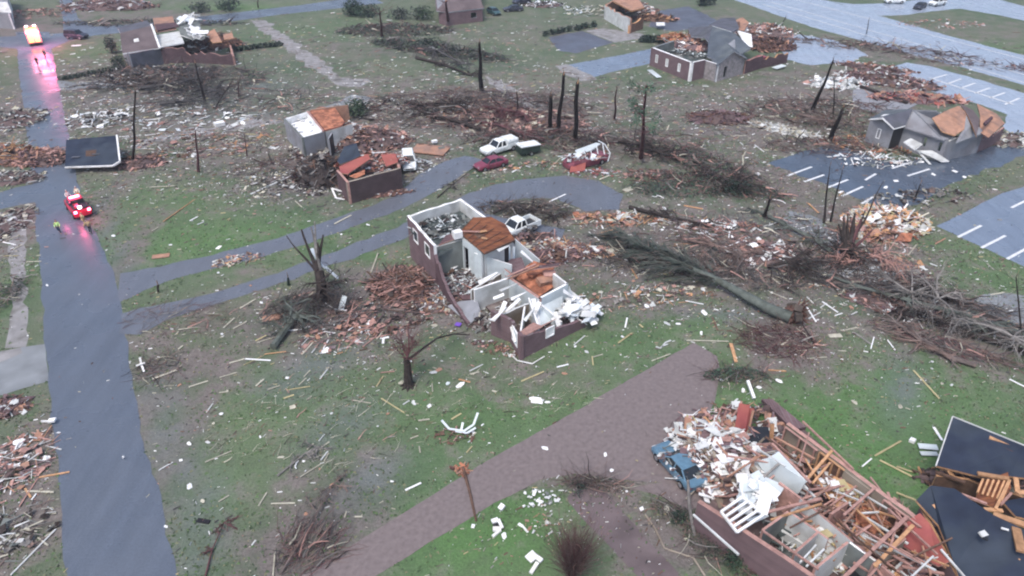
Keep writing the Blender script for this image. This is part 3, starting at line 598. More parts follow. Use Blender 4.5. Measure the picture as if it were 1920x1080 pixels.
part(H1, 'broken_partition', lambda mb: wall(mb, T(1008,566,2.0), T(1052,590,2.0), 0, 2.0, 'wallblue', 'wallblue', 'white', .2, z1b=1.3, jag=.2))
part(H1, 'leaning_wall_panel', lambda mb: mb.slab([V3(T(x,y,z), z) for x, y, z in ((1008,568,1.9),(1056,548,1.7),(1052,592,.6),(1014,612,.8))], .12, 'wallblue', 'white'))
def f(mb):
    for x0,y0,x1,y1,z0,z1 in ((930,605,948,565,.8,2.4),(948,585,975,560,1.5,2.6),(1000,560,1010,610,2.5,.8),(960,612,968,640,2.2,1.2),(1040,585,1048,612,1.9,1.0),(1050,590,1090,575,1.6,1.7),(1072,556,1130,590,1.2,.6),(1076,562,1118,602,1.2,.4),(1100,592,1122,600,.9,.5),(1035,600,1082,578,1.4,1.6),(1000,594,1012,566,1.6,2.6),(925,560,945,552,2.2,2.6)):
        mb.beam(V3(T(x0,y0,z0), z0), V3(T(x1,y1,z1), z1), .42, .08, 'white')
    for _ in range(60):
        x, y = rnd.gauss(1082, 14), rnd.gauss(577, 9); z = rnd.uniform(.5, 1.7)
        mb.box(tuple(V3(T(x,y,z), z)), (rnd.uniform(.5,1.9), rnd.uniform(.3,.8), .06), rnd.choice(['white','white','offwhite','metal']), (rnd.gauss(0,.4), rnd.gauss(0,.4), rnd.random()*6))
part(H1, 'torn_white_trim', f)['kind'] = 'stuff'
rubble('interior_rubble', None, 1030, 588, 3.2, 1.6, .9, 90, 'white', ang=20, z0=.4, size=.7, soil=None, parent=H1)
rubble('interior_rubble', None, 975, 588, 2.2, 2.0, .5, 70, 'grey', z0=.4, size=.6, soil=None, parent=H1)
def f(mb):
    mb.slab([V3(T(x,y,1.0), z) for x, y, z in ((838,563,.35),(862,560,.7),(895,568,1.4),(902,590,1.1),(878,598,.3),(866,584,.3))], .12, 'siding', 'greywood')
part(H1, 'fallen_grey_roof_sheet', f)
for (x, y, z, x2, y2, z2, w_, m_) in ((900,530,2.6,930,512,2.7,.3,'white'),(912,548,.8,928,520,2.7,.12,'pinkwood'),(940,545,2.7,968,532,2.7,.25,'offwhite'),(925,600,2.6,948,578,2.6,.3,'white'),(985,600,2.2,1003,575,2.6,.2,'offwhite'),(1055,545,2.7,1080,560,1.6,.3,'white'),(960,560,2.6,985,548,2.8,.16,'white'),(1000,620,2.0,1040,600,1.9,.12,'pinkwood'),(880,505,1.4,905,498,2.0,.3,'white'),(975,470,3.2,1000,492,2.0,.25,'white'),(935,470,4.6,955,462,4.7,.3,'offwhite')):
    part(H1, 'torn_wall_strip', lambda mb: mb.shard(V3((T(x,y,z)+T(x2,y2,z2))/2, (z+z2)/2), (T(x2,y2,z2)-T(x,y,z)).length*1.2, w_*1.8, .06, m_, (rnd.gauss(0,.4), -math.atan2(z2-z, max(.3,(T(x2,y2,z2)-T(x,y,z)).length)), math.atan2((T(x2,y2,z2)-T(x,y,z)).y, (T(x2,y2,z2)-T(x,y,z)).x))))
rubble('rubble_pile', 'grey and pink torn boards in the broken corner between both halves of the middle house', 858, 548, 2.6, 1.3, .9, 150, ['greywall','brickp','offwhite','brown','siding','pinkwood'], size=.7, boards=.4, sheets=.4)
rubble('rubble_pile', 'brown splintered lath and twigs heaped against the left end of the middle brick house', 760, 535, 3.8, 3.2, 1.1, 330, 'brownish', size=.85, long_=1.25, boards=.85, sheets=.08, soil='earthred')
rubble('rubble_pile', 'pinkish splinters strewn below the left end of the middle brick house', 712, 590, 4.6, 3.0, .35, 200, 'brownish', size=.7, long_=1.2, boards=.7, soil=None)
rubble('rubble_pile', 'pale and grey household scraps strewn on the lawn side of the middle brick house', 850, 572, 4.0, 1.6, .5, 170, 'mixed', size=.55, boards=.3)
rubble('rubble_pile', 'grey heap of tangled scraps at the lower brick corner of the middle house', 905, 605, 1.6, 1.5, .9, 120, 'grey', size=.6, boards=.3)
rubble('rubble_pile', 'small reddish scraps along the base of the lower brick wall of the middle house', 930, 655, 2.2, .8, .15, 80, 'red', size=.4, boards=.2, soil=None, ang=-30)
rubble('rubble_pile', 'maroon and pink wreckage heaped behind the middle brick house', 1040, 482, 5.0, 1.8, .8, 230, 'red', ang=16, size=.8)
rubble('rubble_pile', 'torn brown and white pieces between the white pickup and the middle brick house', 1030, 462, 3.2, 1.6, .4, 130, 'mixed', ang=10, size=.7, boards=.4)
rubble('rubble_pile', 'white and brown scraps strewn right of the middle brick house', 1190, 560, 7.5, 1.8, .25, 200, 'mixed', ang=8, size=.5, soil=None)

# ---- large roofless house at the bottom right
H2 = thing('roofless_house', 'large roofless pinkish brick house with open rooms and bare orange studs, beside the brick driveway', 'ruined house', V3(T(1540, 960), 0))
ZH = 2.8
s1, s2, s3, s4 = T(1308,940,ZH), T(1385,1000,ZH), T(1475,1032,ZH), T(1640,1160,ZH)
swd = (s4-s1).normalized()
part(H2, 'front_brick_wall', lambda mb: wall(mb, s1, s4, 0, ZH, 'brickp', 'offwhite', 'pinkwood', .32, jag=.10, step=2))
n1, n2 = T(1432,748,1.6), T(1480,790,ZH); n3, n4 = T(1745,985,ZH), T(1860,1090,ZH)
part(H2, 'rear_wall', lambda mb: wall(mb, n3, n2, 0, ZH, 'brickp', 'tanwall', 'pinkwood', .32, jag=.15, step=1.6))
part(H2, 'fallen_rear_wall', lambda mb: mb.slab([V3(T(1428,748,.4), .4), V3(T(1448,748,1), 1.0), V3(T(1512,800,1.6), 1.6), V3(T(1488,806,1.2), 1.2)], .3, 'brickp', 'brick'))
part(H2, 'floor', lambda mb: mb.slab([V3(p, .35) for p in (T(1318,965,.3), T(1420,800,.3), T(1470,770,.3), T(1850,1130,.3), T(1640,1200,.3))], .3, 'rubsoil', 'brickp'))
# beige and studded bays along the rear wall
nd_ = (n3-n2).normalized(); nn_ = Vector((-nd_.y, nd_.x)); nn_ = nn_ if nn_.dot(s1-n2) > 0 else -nn_
LN = (n3-n2).length
def bay(u0, u1, m, off=.36, z1=ZH-.25, lean=0.0):
    p, q = n2+nd_*u0+nn_*off, n2+nd_*u1+nn_*off
    return lambda mb: mb.hexa([V3(p+nn_*(.12+lean), .35), V3(q+nn_*(.12+lean), .35), V3(q, .35), V3(p, .35), V3(p+nn_*.12, z1), V3(q+nn_*.12, z1), V3(q, z1), V3(p, z1)], m)
part(H2, 'beige_wall_panel', bay(.1, 1.5, 'tanwall')); part(H2, 'beige_wall_panel', bay(1.7, 3.1, 'tanwall', .38, ZH-.1))
part(H2, 'exposed_brown_bay', bay(3.3, 5.0, 'brown'))
part(H2, 'beige_wall_panel', bay(5.1, 7.2, 'tanwall'))
part(H2, 'exposed_brown_bay', bay(9.0, LN-.2, 'brown'))
def f(mb):
    p0 = n2+nn_*.62; studs(mb, p0+nd_*3.2, p0+nd_*5.2, .4, ZH, 'tanwood', .55, .11)
    p0 = n2+nn_*.62; studs(mb, p0+nd_*8.2, p0+nd_*LN*.98, .4, ZH, 'pinkwood', .6, .1)
    p0 = n2+nn_*.62; studs(mb, p0+nd_*.2, p0+nd_*3, .4, ZH-.05, 'pinkwood', 1.3, .1)
part(H2, 'stud_frame', f)
def prt(pa, pb, z, mo, mi, mt='pinkwood', **k):
    part(H2, 'partition_wall', lambda mb: wall(mb, T(*pa, z), T(*pb, z), .35, z, mo, mi, mt, .16, **k))
prt((1432,995),(1480,961),2.7,'greywall','floorteal')
prt((1480,961),(1552,1012),2.7,'offwhite','offwhite')
prt((1492,1038),(1535,1000),2.7,'offwhite','tanwall')
prt((1530,1068),(1592,1018),2.7,'offwhite','offwhite')
prt((1592,1018),(1650,1060),2.7,'greywall','greywall','white')
prt((1450,985),(1504,1020),1.2,'offwhite','offwhite','offwhite')
prt((1500,935),(1620,1035),2.7,'offwhite','pinkwood')
prt((1460,905),(1500,935),2.5,'pinkwood','tanwall')
prt((1560,965),(1592,943),2.6,'pinkwood','tanwood')
prt((1640,1060),(1700,1010),2.7,'tanwall','pinkwood')
prt((1652,1062),(1720,1120),2.7,'pinkwood','brown')
part(H2, 'big_pale_wall_panel', lambda mb: mb.slab([V3(T(x,y,z), z) for x, y, z in ((1418,864,2.3),(1442,858,2.8),(1460,846,2.9),(1512,902,2.9),(1490,934,1.0),(1452,915,.8),(1432,892,.9))], .14, 'wallblue', 'offwhite'))
part(H2, 'dark_room_floor', lambda mb: (mb.slab([V3(T(x,y,.5), .5) for x, y in ((1455,1020),(1490,985),(1548,1030),(1505,1066))], .1, 'floorteal'), mb.slab([V3(T(x,y,.5), .5) for x, y in ((1560,1100),(1600,1050),(1650,1092),(1640,1140))], .1, 'greywall')))
part(H2, 'void_shade_slab', lambda mb: mb.slab([V3(T(x,y,1.2), 1.2) for x, y in ((1402,828),(1412,800),(1440,800),(1446,826),(1425,836))], .1, 'dark'))  # near-black slab paints the shade inside the void
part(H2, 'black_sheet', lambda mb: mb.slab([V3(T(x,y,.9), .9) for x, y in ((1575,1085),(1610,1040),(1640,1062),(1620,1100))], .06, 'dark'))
part(H2, 'orange_subfloor', lambda mb: (mb.slab([V3(T(x,y,1.3), z) for x, y, z in ((1598,958,1.2),(1622,942,1.5),(1660,965,1.5),(1662,985,1.2),(1632,1000,1.1))], .15, 'orange'), mb.slab([V3(T(x,y,1.5), z) for x, y, z in ((1545,915,1.6),(1562,900,1.9),(1600,920,1.9),(1604,945,1.5),(1570,950,1.4))], .12, 'tanwood'),
    mb.slab([V3(T(x,y,1.9), 2.0) for x, y in ((1566,902),(1582,900),(1592,915),(1606,925),(1574,922))], .06, 'yellow')))
part(H2, 'red_ceiling_panel', lambda mb: mb.slab([V3(T(x,y,z), z) for x, y, z in ((1688,1020,1.6),(1702,975,2.6),(1725,962,2.9),(1742,980,2.9),(1782,1052,2.6),(1760,1062,2.0),(1712,1035,1.6))], .12, 'redpanel', 'pinkwood'))
for (x0,y0,z0,x1,y1,z1,w_,m_) in ((1570,1095,2.9,1702,968,3.1,.22,'pinkwood'),(1640,1062,2.9,1712,985,3.0,.22,'tanwood'),(1582,966,2.8,1640,915,2.9,.16,'pinkwood'),(1512,900,2.9,1560,845,3.0,.18,'tanwood'),(1524,906,2.8,1556,868,2.9,.14,'tanwood'),
        (1300,965,2.5,1385,1040,2.9,.12,'offwhite'),(1430,995,2.9,1535,1068,2.9,.12,'pinkwood'),(1420,905,1.8,1460,870,2.9,.14,'greywood'),(1440,960,2.6,1540,935,2.9,.18,'pinkwood'),(1445,975,2.6,1540,945,2.8,.14,'tanwood'),
        (1632,895,2.6,1700,985,2.6,.1,'pinkwood'),(1400,835,1.2,1450,832,2.2,.12,'pinkwood'),(1448,832,2.8,1520,905,3.0,.16,'pinkwood'),(1505,790,2.9,1600,880,2.9,.12,'pinkwood'),(1350,800,.8,1362,770,2.2,.12,'pinkwood'),(1332,815,.5,1352,765,1.6,.1,'pinkwood'),
        (1384,822,.6,1396,758,3.0,.8,'redpanel'),(1396,818,.6,1408,765,2.6,.5,'redpanel'),(1380,822,.6,1390,752,3.0,.16,'pinkwood'),(1400,820,.6,1412,770,2.8,.14,'salmon'),(1446,830,.8,1448,795,2.4,.3,'tanwood'),(1740,1040,1.6,1775,1065,1.7,.2,'salmon'),(1690,1062,2.0,1770,1076,2.0,.16,'pinkwood'),(1600,1055,1.6,1700,1110,1.8,.16,'pinkwood'),
        (1620,1030,1.2,1680,1070,1.6,.14,'brown'),(1500,1055,2.7,1530,1022,2.7,.1,'offwhite'),(1512,1062,2.7,1545,1030,2.7,.1,'offwhite'),(1660,940,2.0,1725,1000,2.2,.14,'brown')):
    part(H2, 'loose_beam', lambda mb: mb.beam(V3(T(x0,y0,z0), z0), V3(T(x1,y1,z1), z1), w_, .12, m_))
def f(mb):
    A, B, C, D = [Vector(V3(T(x,y,z), z)) for x, y, z in ((1352,960,2.95),(1392,932,3.05),(1432,965,3.1),(1382,998,2.95))]
    for k in range(5):
        s = k/4; mb.beam(A+(D-A)*s, B+(C-B)*s, .16, .12, 'white')
    mb.beam(A, D, .16, .14, 'white'); mb.beam(B, C, .16, .14, 'white')
part(H2, 'white_rail_frame', f)
for k in range(92):
    u = rnd.uniform(.5, 16); v = rnd.uniform(.6, 6.0); p = n2+nd_*u+nn_*v; along = rnd.random() < .45; dd = (nd_ if along else nn_).copy(); dd.rotate(Matrix.Rotation(rnd.gauss(0,.3), 2)); L5 = rnd.uniform(1.2, 4.2); z = rnd.uniform(1.2, 2.9)
    part(H2, 'loose_beam', lambda mb: mb.beam(V3(p-dd*L5/2, z), V3(p+dd*L5/2, z+rnd.gauss(0,.35)), rnd.uniform(.07,.15), .1, rnd.choice(['pinkwood','pinkwood','tanwood','offwhite','brown','salmon'])))
def f(mb):
    for _ in range(46):
        x, y = rnd.gauss(1418, 17), rnd.gauss(925, 15); z = rnd.uniform(1.6, 2.9)
        mb.box(tuple(V3(T(x,y,z), z)), (rnd.uniform(.5,1.5), rnd.uniform(.35,.9), .07), rnd.choice(['white','white','white','wallblue','metal']), (rnd.gauss(0,.4), rnd.gauss(0,.4), rnd.random()*6))
part(H2, 'torn_white_sheeting', f)['kind'] = 'stuff'
rubble('interior_rubble', None, 1368, 872, 4.4, 3.6, 1.9, 420, ['offwhite','white','salmon','pinkwood','tanwall','white','rubsoil','brickp'], ang=-40, z0=.3, size=1.15, parent=H2, sheets=.4, boards=.4)
rubble('interior_rubble', None, 1352, 826, 3.0, 1.6, .9, 200, 'cream', ang=-20, z0=.1, size=.8, parent=H2)
rubble('interior_rubble', None, 1478, 1012, 1.8, 1.4, .5, 70, 'teal', ang=-40, z0=.5, size=.6, soil=None, parent=H2)
rubble('interior_rubble', None, 1540, 1022, 2.2, 1.8, 1.5, 170, ['offwhite','white','tanwood','offwhite','yellow'], ang=-40, z0=.5, size=.6, soil='offwhite', parent=H2)
rubble('interior_rubble', None, 1600, 1000, 3.0, 1.0, .5, 120, 'pinky', ang=-40, z0=.4, size=.6, soil=None, parent=H2)
rubble('interior_rubble', None, 1632, 968, 1.7, 1.2, .5, 60, ['orange','salmon','brown','tanwood'], ang=-42, z0=1.35, size=.6, soil=None, parent=H2)
rubble('interior_rubble', None, 1575, 925, 1.4, 1.0, .4, 50, 'cream', ang=-42, z0=1.6, size=.6, soil=None, parent=H2)
rubble('interior_rubble', None, 1665, 970, 3.5, 1.5, .6, 150, 'brownish', ang=-42, z0=.4, size=.7, soil=None, parent=H2)
rubble('interior_rubble', None, 1500, 880, 4.0, 1.0, .6, 110, 'brownish', ang=-42, z0=.4, size=.7, soil=None, parent=H2)
rubble('interior_rubble', None, 1420, 800, 3.0, 2.0, .7, 170, 'red', ang=-30, z0=.2, size=.8, soil=None, parent=H2)
rubble('interior_rubble', None, 1690, 1060, 3.2, 1.6, .9, 150, 'pinky', ang=-40, z0=.4, size=.8, soil=None, parent=H2, boards=.7)
rubble('rubble_pile', 'pinkish splintered wood spilled onto the brick driveway before the bottom roofless house', 1330, 805, 3.2, 2.0, .3, 170, 'pinky', ang=20, size=.6, soil=None, boards=.6)

rubble('interior_rubble', None, 1560, 900, 3.6, .9, .5, 130, ['tanwood','offwhite','salmon','pinkwood','white'], ang=-42, z0=1.0, size=.7, soil=None, parent=H2)
rubble('interior_rubble', None, 1620, 1050, 3.0, 1.4, 1.2, 150, ['pinkwood','offwhite','tanwood','white','salmon'], ang=-42, z0=.5, size=.8, soil=None, parent=H2)
rubble('interior_rubble', None, 1450, 880, 2.4, .9, .6, 90, ['pinkwood','offwhite','brown','white','rubsoil'], ang=-42, z0=1.2, size=.7, soil=None, parent=H2)
# ---- house with dark roof slabs at the right edge
H3 = thing('dark_roofed_house', 'torn dark blue shingle roof slabs with orange decking, at the lower right edge', 'ruined house', V3(T(1850, 960), 0))
def roofslab(H_, pts, m, name='roof_slab', th=.16, ms='tanwood', edge=None):
    q = [V3(T(x,y,z), z) for x, y, z in pts]
    o = part(H_, name, lambda mb: mb.slab(q, th, m, ms))
    if edge:
        for i, j in edge: part(H_, 'fascia', lambda mb: mb.beam(q[i]-Vector((0,0,.05)), q[j]-Vector((0,0,.05)), .08, .2, 'offwhite'))
    return o
roofslab(H3, [(1786,781,3.6),(1922,836,3.9),(1960,850,3.9),(1960,900,3.4),(1893,893,3.2),(1862,900,3.0),(1800,884,2.5),(1755,873,2.4)], 'slate', edge=[(0,7),(0,1)])
roofslab(H3, [(1745,910,3.4),(1790,916,3.8),(1862,965,4.2),(1905,985,4.3),(2000,1040,4.3),(2000,1180,3.0),(1815,1130,2.4),(1790,1060,2.5),(1760,985,2.6),(1718,938,2.8)], 'slate')
roofslab(H3, [(1880,940,2.8),(1960,925,2.8),(1980,985,3.4),(1905,968,3.3)], 'slate', name='roof_slab')
part(H3, 'wall', lambda mb: (wall(mb, T(1760,884,2.2), T(1850,905,2.2), 0, 2.1, 'brown', 'tanwood', 'tanwood', .2, jag=.4), wall(mb, T(1850,905,2.2), T(1960,940,2.2), 0, 2.1, 'brown', 'tanwood', 'tanwood', .2, jag=.4), wall(mb, T(1725,950,2.3), T(1800,1090,2.3), 0, 2.2, 'brickp', 'tanwall', 'tanwood', .25)))
part(H3, 'exposed_decking', lambda mb: (mb.slab([V3(T(x,y,z), z) for x, y, z in ((1835,905,2.8),(1890,885,3.3),(1896,915,3.1),(1868,955,2.7),(1830,935,2.5))], .1, 'deck', 'tanwood'),
      [mb.beam(V3(T(1832+k*9,925+k*3,2.8), 2.85), V3(T(1842+k*10,900+k*1,3.1), 3.2), .12, .14, 'tanwood') for k in range(6)]))
for (x0,y0,z0,x1,y1,z1,w_,m_) in ((1833,888,3.3,1892,898,3.3,.3,'tanwood'),(1893,900,3.3,1866,955,3.0,.18,'tanwood'),(1803,927,3.0,1850,945,2.9,.16,'pinkwood'),(1845,955,2.9,1880,958,2.9,.25,'tanwood'),(1902,880,3.2,1908,925,3.0,.3,'tanwood'),(1908,925,3.2,1930,922,3.2,.3,'tanwood'),
        (1876,947,2.9,1896,925,2.9,.16,'pinkwood'),(1862,965,3.6,1925,985,3.9,.45,'tanwood'),(1905,990,4.2,1915,1035,4.2,.5,'tanwood'),(1855,820,3.6,1922,842,3.7,.35,'tanwood'),(1870,832,3.5,1922,856,3.6,.3,'deck'),(1755,885,1.8,1810,905,2.2,.25,'brown'),(1778,880,2.2,1795,905,1.4,.3,'tanwood')):
    part(H3, 'loose_rafter', lambda mb: mb.beam(V3(T(x0,y0,z0), z0), V3(T(x1,y1,z1), z1), w_, .14, m_))
part(H3, 'roof_scrap', lambda mb: (mb.box(tuple(V3(T(1842,1004,4.0), 4.15)), (.5,.35,.12), 'offwhite', (.2,.1,.4)), mb.box(tuple(V3(T(1846,1010,4.0), 4.1)), (.35,.3,.1), 'dark', (.1,.1,1)), mb.beam(V3(T(1876,992,4.1), 4.2), V3(T(1890,996,4.1), 4.2), .1, .08, 'white')))
rubble('interior_rubble', None, 1800, 910, 3.0, 1.2, .8, 130, ['brown','dkwood','tanwood','brown','rubsoil'], ang=-15, size=.7, parent=H3)
rubble('interior_rubble', None, 1900, 900, 2.4, 1.4, 2.6, 130, 'orange', ang=-15, size=.7, parent=H3)

# ---- house with red boards, middle left
H4 = thing('collapsed_red_house', 'collapsed house with red torn ceiling, brown front wall and a white open room', 'ruined house', V3(T(650, 300), 0))
k1, k2, k3, k4 = T(532,223,3.1), T(578,209,3.1), T(608,246,3.1), T(566,258,3.1)
part(H4, 'white_room_wall', lambda mb: (wall(mb, k2, k1, 0, 3.1, 'greywall', 'white', 'white', .25), wall(mb, k1, k4, 0, 3.1, 'siding', 'white', 'greywall', .25)))
part(H4, 'white_room_wall', lambda mb: (wall(mb, k4, k3, 0, 3.0, 'siding', 'white', 'greywall', .2), wall(mb, k3, k2, 0, 3.2, 'white', 'white', 'pinkwood', .3)))
part(H4, 'white_room_floor', lambda mb: mb.slab([V3(p, 2.3) for p in (k1+(k3-k1)*.06, k2+(k4-k2)*.06, k3+(k1-k3)*.06, k4+(k2-k4)*.06)], .2, 'white'))
part(H4, 'ceiling_litter', lambda mb: [mb.box(tuple(V3(T(rnd.uniform(548,592), rnd.uniform(220,246), 2.45), 2.45)), (rnd.uniform(.5,1.2), rnd.uniform(.3,.7), .08), rnd.choice(['greywall','white','wallblue']), (.1,.1,rnd.random()*3)) for _ in range(14)])['kind'] = 'stuff'
part(H4, 'orange_ceiling', lambda mb: mb.slab([V3(T(x,y,2.9), 2.9) for x, y in ((580,208),(600,200),(628,202),(646,228),(640,236),(609,244))], .15, 'orange', 'redpanel'))
part(H4, 'tan_wall', lambda mb: (wall(mb, T(652,196,3.1), T(582,205,3.1), 0, 3.1, 'tanwall', 'salmon', 'tanwall', .2), wall(mb, T(610,247,2.9), T(660,232,2.9), 0, 2.85, 'offwhite', 'salmon', 'tanwall', .2), wall(mb, T(621,248,2.9), T(614,258,3.0), 0, 2.85, 'dark', 'dark', 'siding', .2)))
part(H4, 'front_brick_wall', lambda mb: wall(mb, T(650,341,3.0), T(752,314,3.0), 0, 3.0, 'brickb', 'salmon', 'tanwall', .3, jag=.12, step=1.8))
part(H4, 'side_brick_wall', lambda mb: wall(mb, T(630,318,3.0), T(650,341,3.0), 0, 2.9, 'brick', 'salmon', 'pinkwood', .3))
part(H4, 'side_brick_wall', lambda mb: wall(mb, T(752,314,3.0), T(742,282,3.0), 0, 3.0, 'brick', 'salmon', 'pinkwood', .3, z1b=2.0, jag=.4))
part(H4, 'dark_roof_piece', lambda mb: mb.slab([V3(T(x,y,z), z) for x, y, z in ((632,302,2.2),(645,275,3.3),(668,268,3.8),(676,292,3.2),(660,300,2.8),(638,308,2.2))], .15, 'slate', 'brown'))
part(H4, 'red_ceiling_boards', lambda mb: (mb.slab([V3(T(x,y,z), z) for x, y, z in ((636,312,2.9),(690,288,3.5),(694,298,3.2),(652,326,2.7),(638,324,2.7))], .1, 'redpanel', 'salmon'),
    mb.slab([V3(T(x,y,z), z) for x, y, z in ((714,290,3.2),(742,288,3.1),(746,304,2.8),(724,312,2.6))], .1, 'redpanel', 'salmon'), mb.slab([V3(T(x,y,z), z) for x, y, z in ((655,330,2.5),(684,318,2.8),(684,326,2.5),(668,334,2.3))], .1, 'orange', 'salmon')))
rubble('interior_rubble', None, 700, 308, 4.6, 2.4, 1.6, 280, ['redpanel','salmon','pinkwood','brick','white','earthred'], ang=12, z0=1.4, size=.8, parent=H4)
rubble('interior_rubble', None, 690, 268, 6.0, 3.6, 2.6, 420, 'red', ang=8, size=.9, parent=H4)
rubble('interior_rubble', None, 655, 250, 3.6, 2.6, 1.6, 180, 'pinky', ang=8, size=.8, parent=H4)
rubble('rubble_pile', 'dark heap of wet boards at the left end of the collapsed red house', 602, 325, 3.4, 5.2, 2.3, 260, ['dkwood','dkwood','twigdk','brown','greywood'], ang=20, size=1.0, soil='dkwood')
rubble('rubble_pile', 'red and pink bricks and scraps fallen along the front wall of the collapsed red house', 705, 366, 4.6, .9, .35, 150, 'red', ang=14, size=.5, boards=.25, soil='earthred')
rubble('rubble_pile', 'pale trim and grey splinters left of the collapsed red house', 590, 282, 3.2, 3.6, .9, 150, 'grey', size=.9)
rubble('rubble_pile', 'grey scraps strewn on the grass left of the collapsed red house', 540, 345, 6.5, 4.5, .25, 220, 'grey', size=.55, soil=None, boards=.4)

# ---- brick house with grey roof, top right of centre
H5 = thing('torn_roof_brick_house', 'red brick house beside the highway, grey roof left only in the middle', 'ruined house', V3(T(1330, 120), 0))
zb = 3.3
m1, m2, m3 = T(1221,89,zb), T(1297,118,zb), T(1323,112,zb)
LM = (m2-m1).length
part(H5, 'brick_wing_wall', lambda mb: (wall(mb, m1, m2, 0, zb, 'brickp', 'greywall', 'white', .5, ops=[(LM*.14, LM*.20, 1.0, 2.4), (LM*.40, LM*.46, 1.0, 2.4), (LM*.70, LM*.76, 1.0, 2.4)]), wall(mb, m2, m3, 0, zb, 'brickp', 'greywall', 'white', .4)))
for u in (.14, .40, .70): window(H5, m1, m2, LM*u, LM*(u+.06), 1.0, 2.4, gm='offwhite')
part(H5, 'brick_wing_wall', lambda mb: wall(mb, T(1262,76,zb), m1, 0, zb, 'brick', 'greywall', 'concrete', .4))
part(H5, 'wing_floor', lambda mb: mb.slab([V3(p, 1.2) for p in (T(1228,92,1.2), T(1266,78,1.2), T(1330,104,1.2), T(1296,120,1.2))], .2, 'floorteal'))
rubble('wing_rubble', None, 1282, 102, 4.2, 1.8, .6, 60, 'teal', ang=-20, z0=1.3, size=.9, soil=None, parent=H5)
rubble('wing_rubble', None, 1300, 88, 5.0, 3.0, 1.6, 200, 'pinky', ang=-20, z0=1.3, size=1.0, soil='brickp', parent=H5)
rubble('wing_rubble', None, 1272, 73, 4.0, 2.2, 1.6, 110, 'orange', ang=-10, z0=1.3, size=1.0, soil='orange', parent=H5)
r_ = [(1336,49,5.2),(1372,60,5.6),(1382,66,5.4),(1408,90,4.0),(1384,104,3.4),(1352,116,3.3),(1326,106,3.2),(1328,78,4.2)]
roofslab(H5, r_, 'shinglegreen', name='roof', th=.25, ms='siding', edge=[(0,1)])
roofslab(H5, [(1290,52,3.6),(1336,49,5.2),(1328,78,4.2),(1322,70,4.0),(1296,68,3.2)], 'shingle', name='roof', th=.25, ms='siding')
roofslab(H5, [(1330,46,4.6),(1352,34,4.0),(1378,33,4.2),(1386,52,5.0),(1372,60,5.4)], 'shingle', name='roof', th=.25, ms='siding')
def f(mb):
    q1, q2, q3 = T(1321,114,3), T(1346,122,3), T(1397,108,3)
    wall(mb, q1, q2, 0, 3.1, 'stone', 'stone', 'white', .3); L5 = (q3-q2).length
    wall(mb, q2, q3, 0, 3.0, 'stone', 'stone', 'siding', .3, ops=[(L5*.26, L5*.38, .4, 2.3)])
    a_, b_, n_ = V3(q2, 3.0), V3(q3, 3.0), V3((q2+q3)/2, 4.6)
    mb.quad([a_, b_, n_], 'stone'); mb.slab([a_+Vector((-.3,-.4,0)), n_+Vector((0,-.4,.25)), n_+Vector((0,5,.25)), a_+Vector((-.3,5,0))], .2, 'shinglegreen', 'siding')
    mb.slab([b_+Vector((.3,-.4,0)), n_+Vector((0,-.4,.25)), n_+Vector((0,5,.25)), b_+Vector((.3,5,0))], .2, 'shinglegreen', 'siding')
part(H5, 'stone_porch', f)
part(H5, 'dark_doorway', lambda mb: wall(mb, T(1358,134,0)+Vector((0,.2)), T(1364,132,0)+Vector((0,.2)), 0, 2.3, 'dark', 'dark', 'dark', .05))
part(H5, 'red_brick_wall', lambda mb: (wall(mb, T(1400,112,2.6), T(1432,102,2.6), 0, 2.6, 'brick', 'salmon', 'pinkwood', .3, jag=.4), wall(mb, T(1432,102,2.6), T(1480,92,2.6), 0, 2.2, 'brick', 'pinkwood', 'tanwood', .3, jag=.9)))
part(H5, 'white_roof_panel', lambda mb: (mb.slab([V3(T(x,y,4.0), z) for x, y, z in ((1380,62,4.6),(1408,68,4.4),(1412,84,3.6),(1398,82,3.8))], .1, 'white'), mb.slab([V3(T(x,y,2.5), 2.6) for x, y in ((1392,52),(1400,50),(1404,58),(1396,60))], .1, 'white')))
part(H5, 'orange_roof_deck', lambda mb: mb.slab([V3(T(x,y,3.4), z) for x, y, z in ((1374,38,3.2),(1392,34,3.6),(1404,44,3.6),(1396,56,3.2),(1374,54,3.4))], .15, 'salmon', 'brown'))
rubble('wing_rubble', None, 1430, 60, 6.5, 6.0, 1.4, 260, 'pinky', ang=0, size=1.1, parent=H5)
rubble('wing_rubble', None, 1440, 88, 5.5, 4.0, 2.2, 260, ['rubsoil','brick','earthred','brown','salmon','dkwood'], size=1.1, soil='earthred', parent=H5)

# ---- grey house with torn hip roof, right
H6 = thing('grey_sided_house', 'grey sided house with roof stripped to orange boards, beside the marked car park', 'damaged house', V3(T(1760, 250), 0))
zw = 3.2
u1, u2, u3, u4 = T(1700,242,zw), T(1784,290,zw), T(1848,250,zw), T(1892,222,zw)
def f(mb):
    L6 = (T(1776,272,zw)-T(1697,238,zw)).length
    wall(mb, T(1694,236,zw), T(1778,262,zw), 0, zw, 'siding', 'siding', 'siding', .25, ops=[(L6*.44, L6*.52, 1.3, 2.6), (L6*.76, L6*.82, 1.3, 2.6)])
part(H6, 'side_wall', f)
w0, w1 = T(1694,236,zw), T(1778,262,zw); L6 = (w1-w0).length
window(H6, w0, w1, L6*.44, L6*.52, 1.3, 2.6, fm='siding', gm='dark'); window(H6, w0, w1, L6*.76, L6*.83, 1.3, 2.6, fm='siding', gm='dark')
def f(mb):
    wall(mb, w1, T(1846,246,zw), 0, zw, 'siding', 'siding', 'offwhite', .25, jag=.5)
    wall(mb, T(1846,246,zw), T(1888,228,zw), 0, 2.4, 'brickp', 'siding', 'pinkwood', .25, jag=.9)
part(H6, 'gable_wall', f)
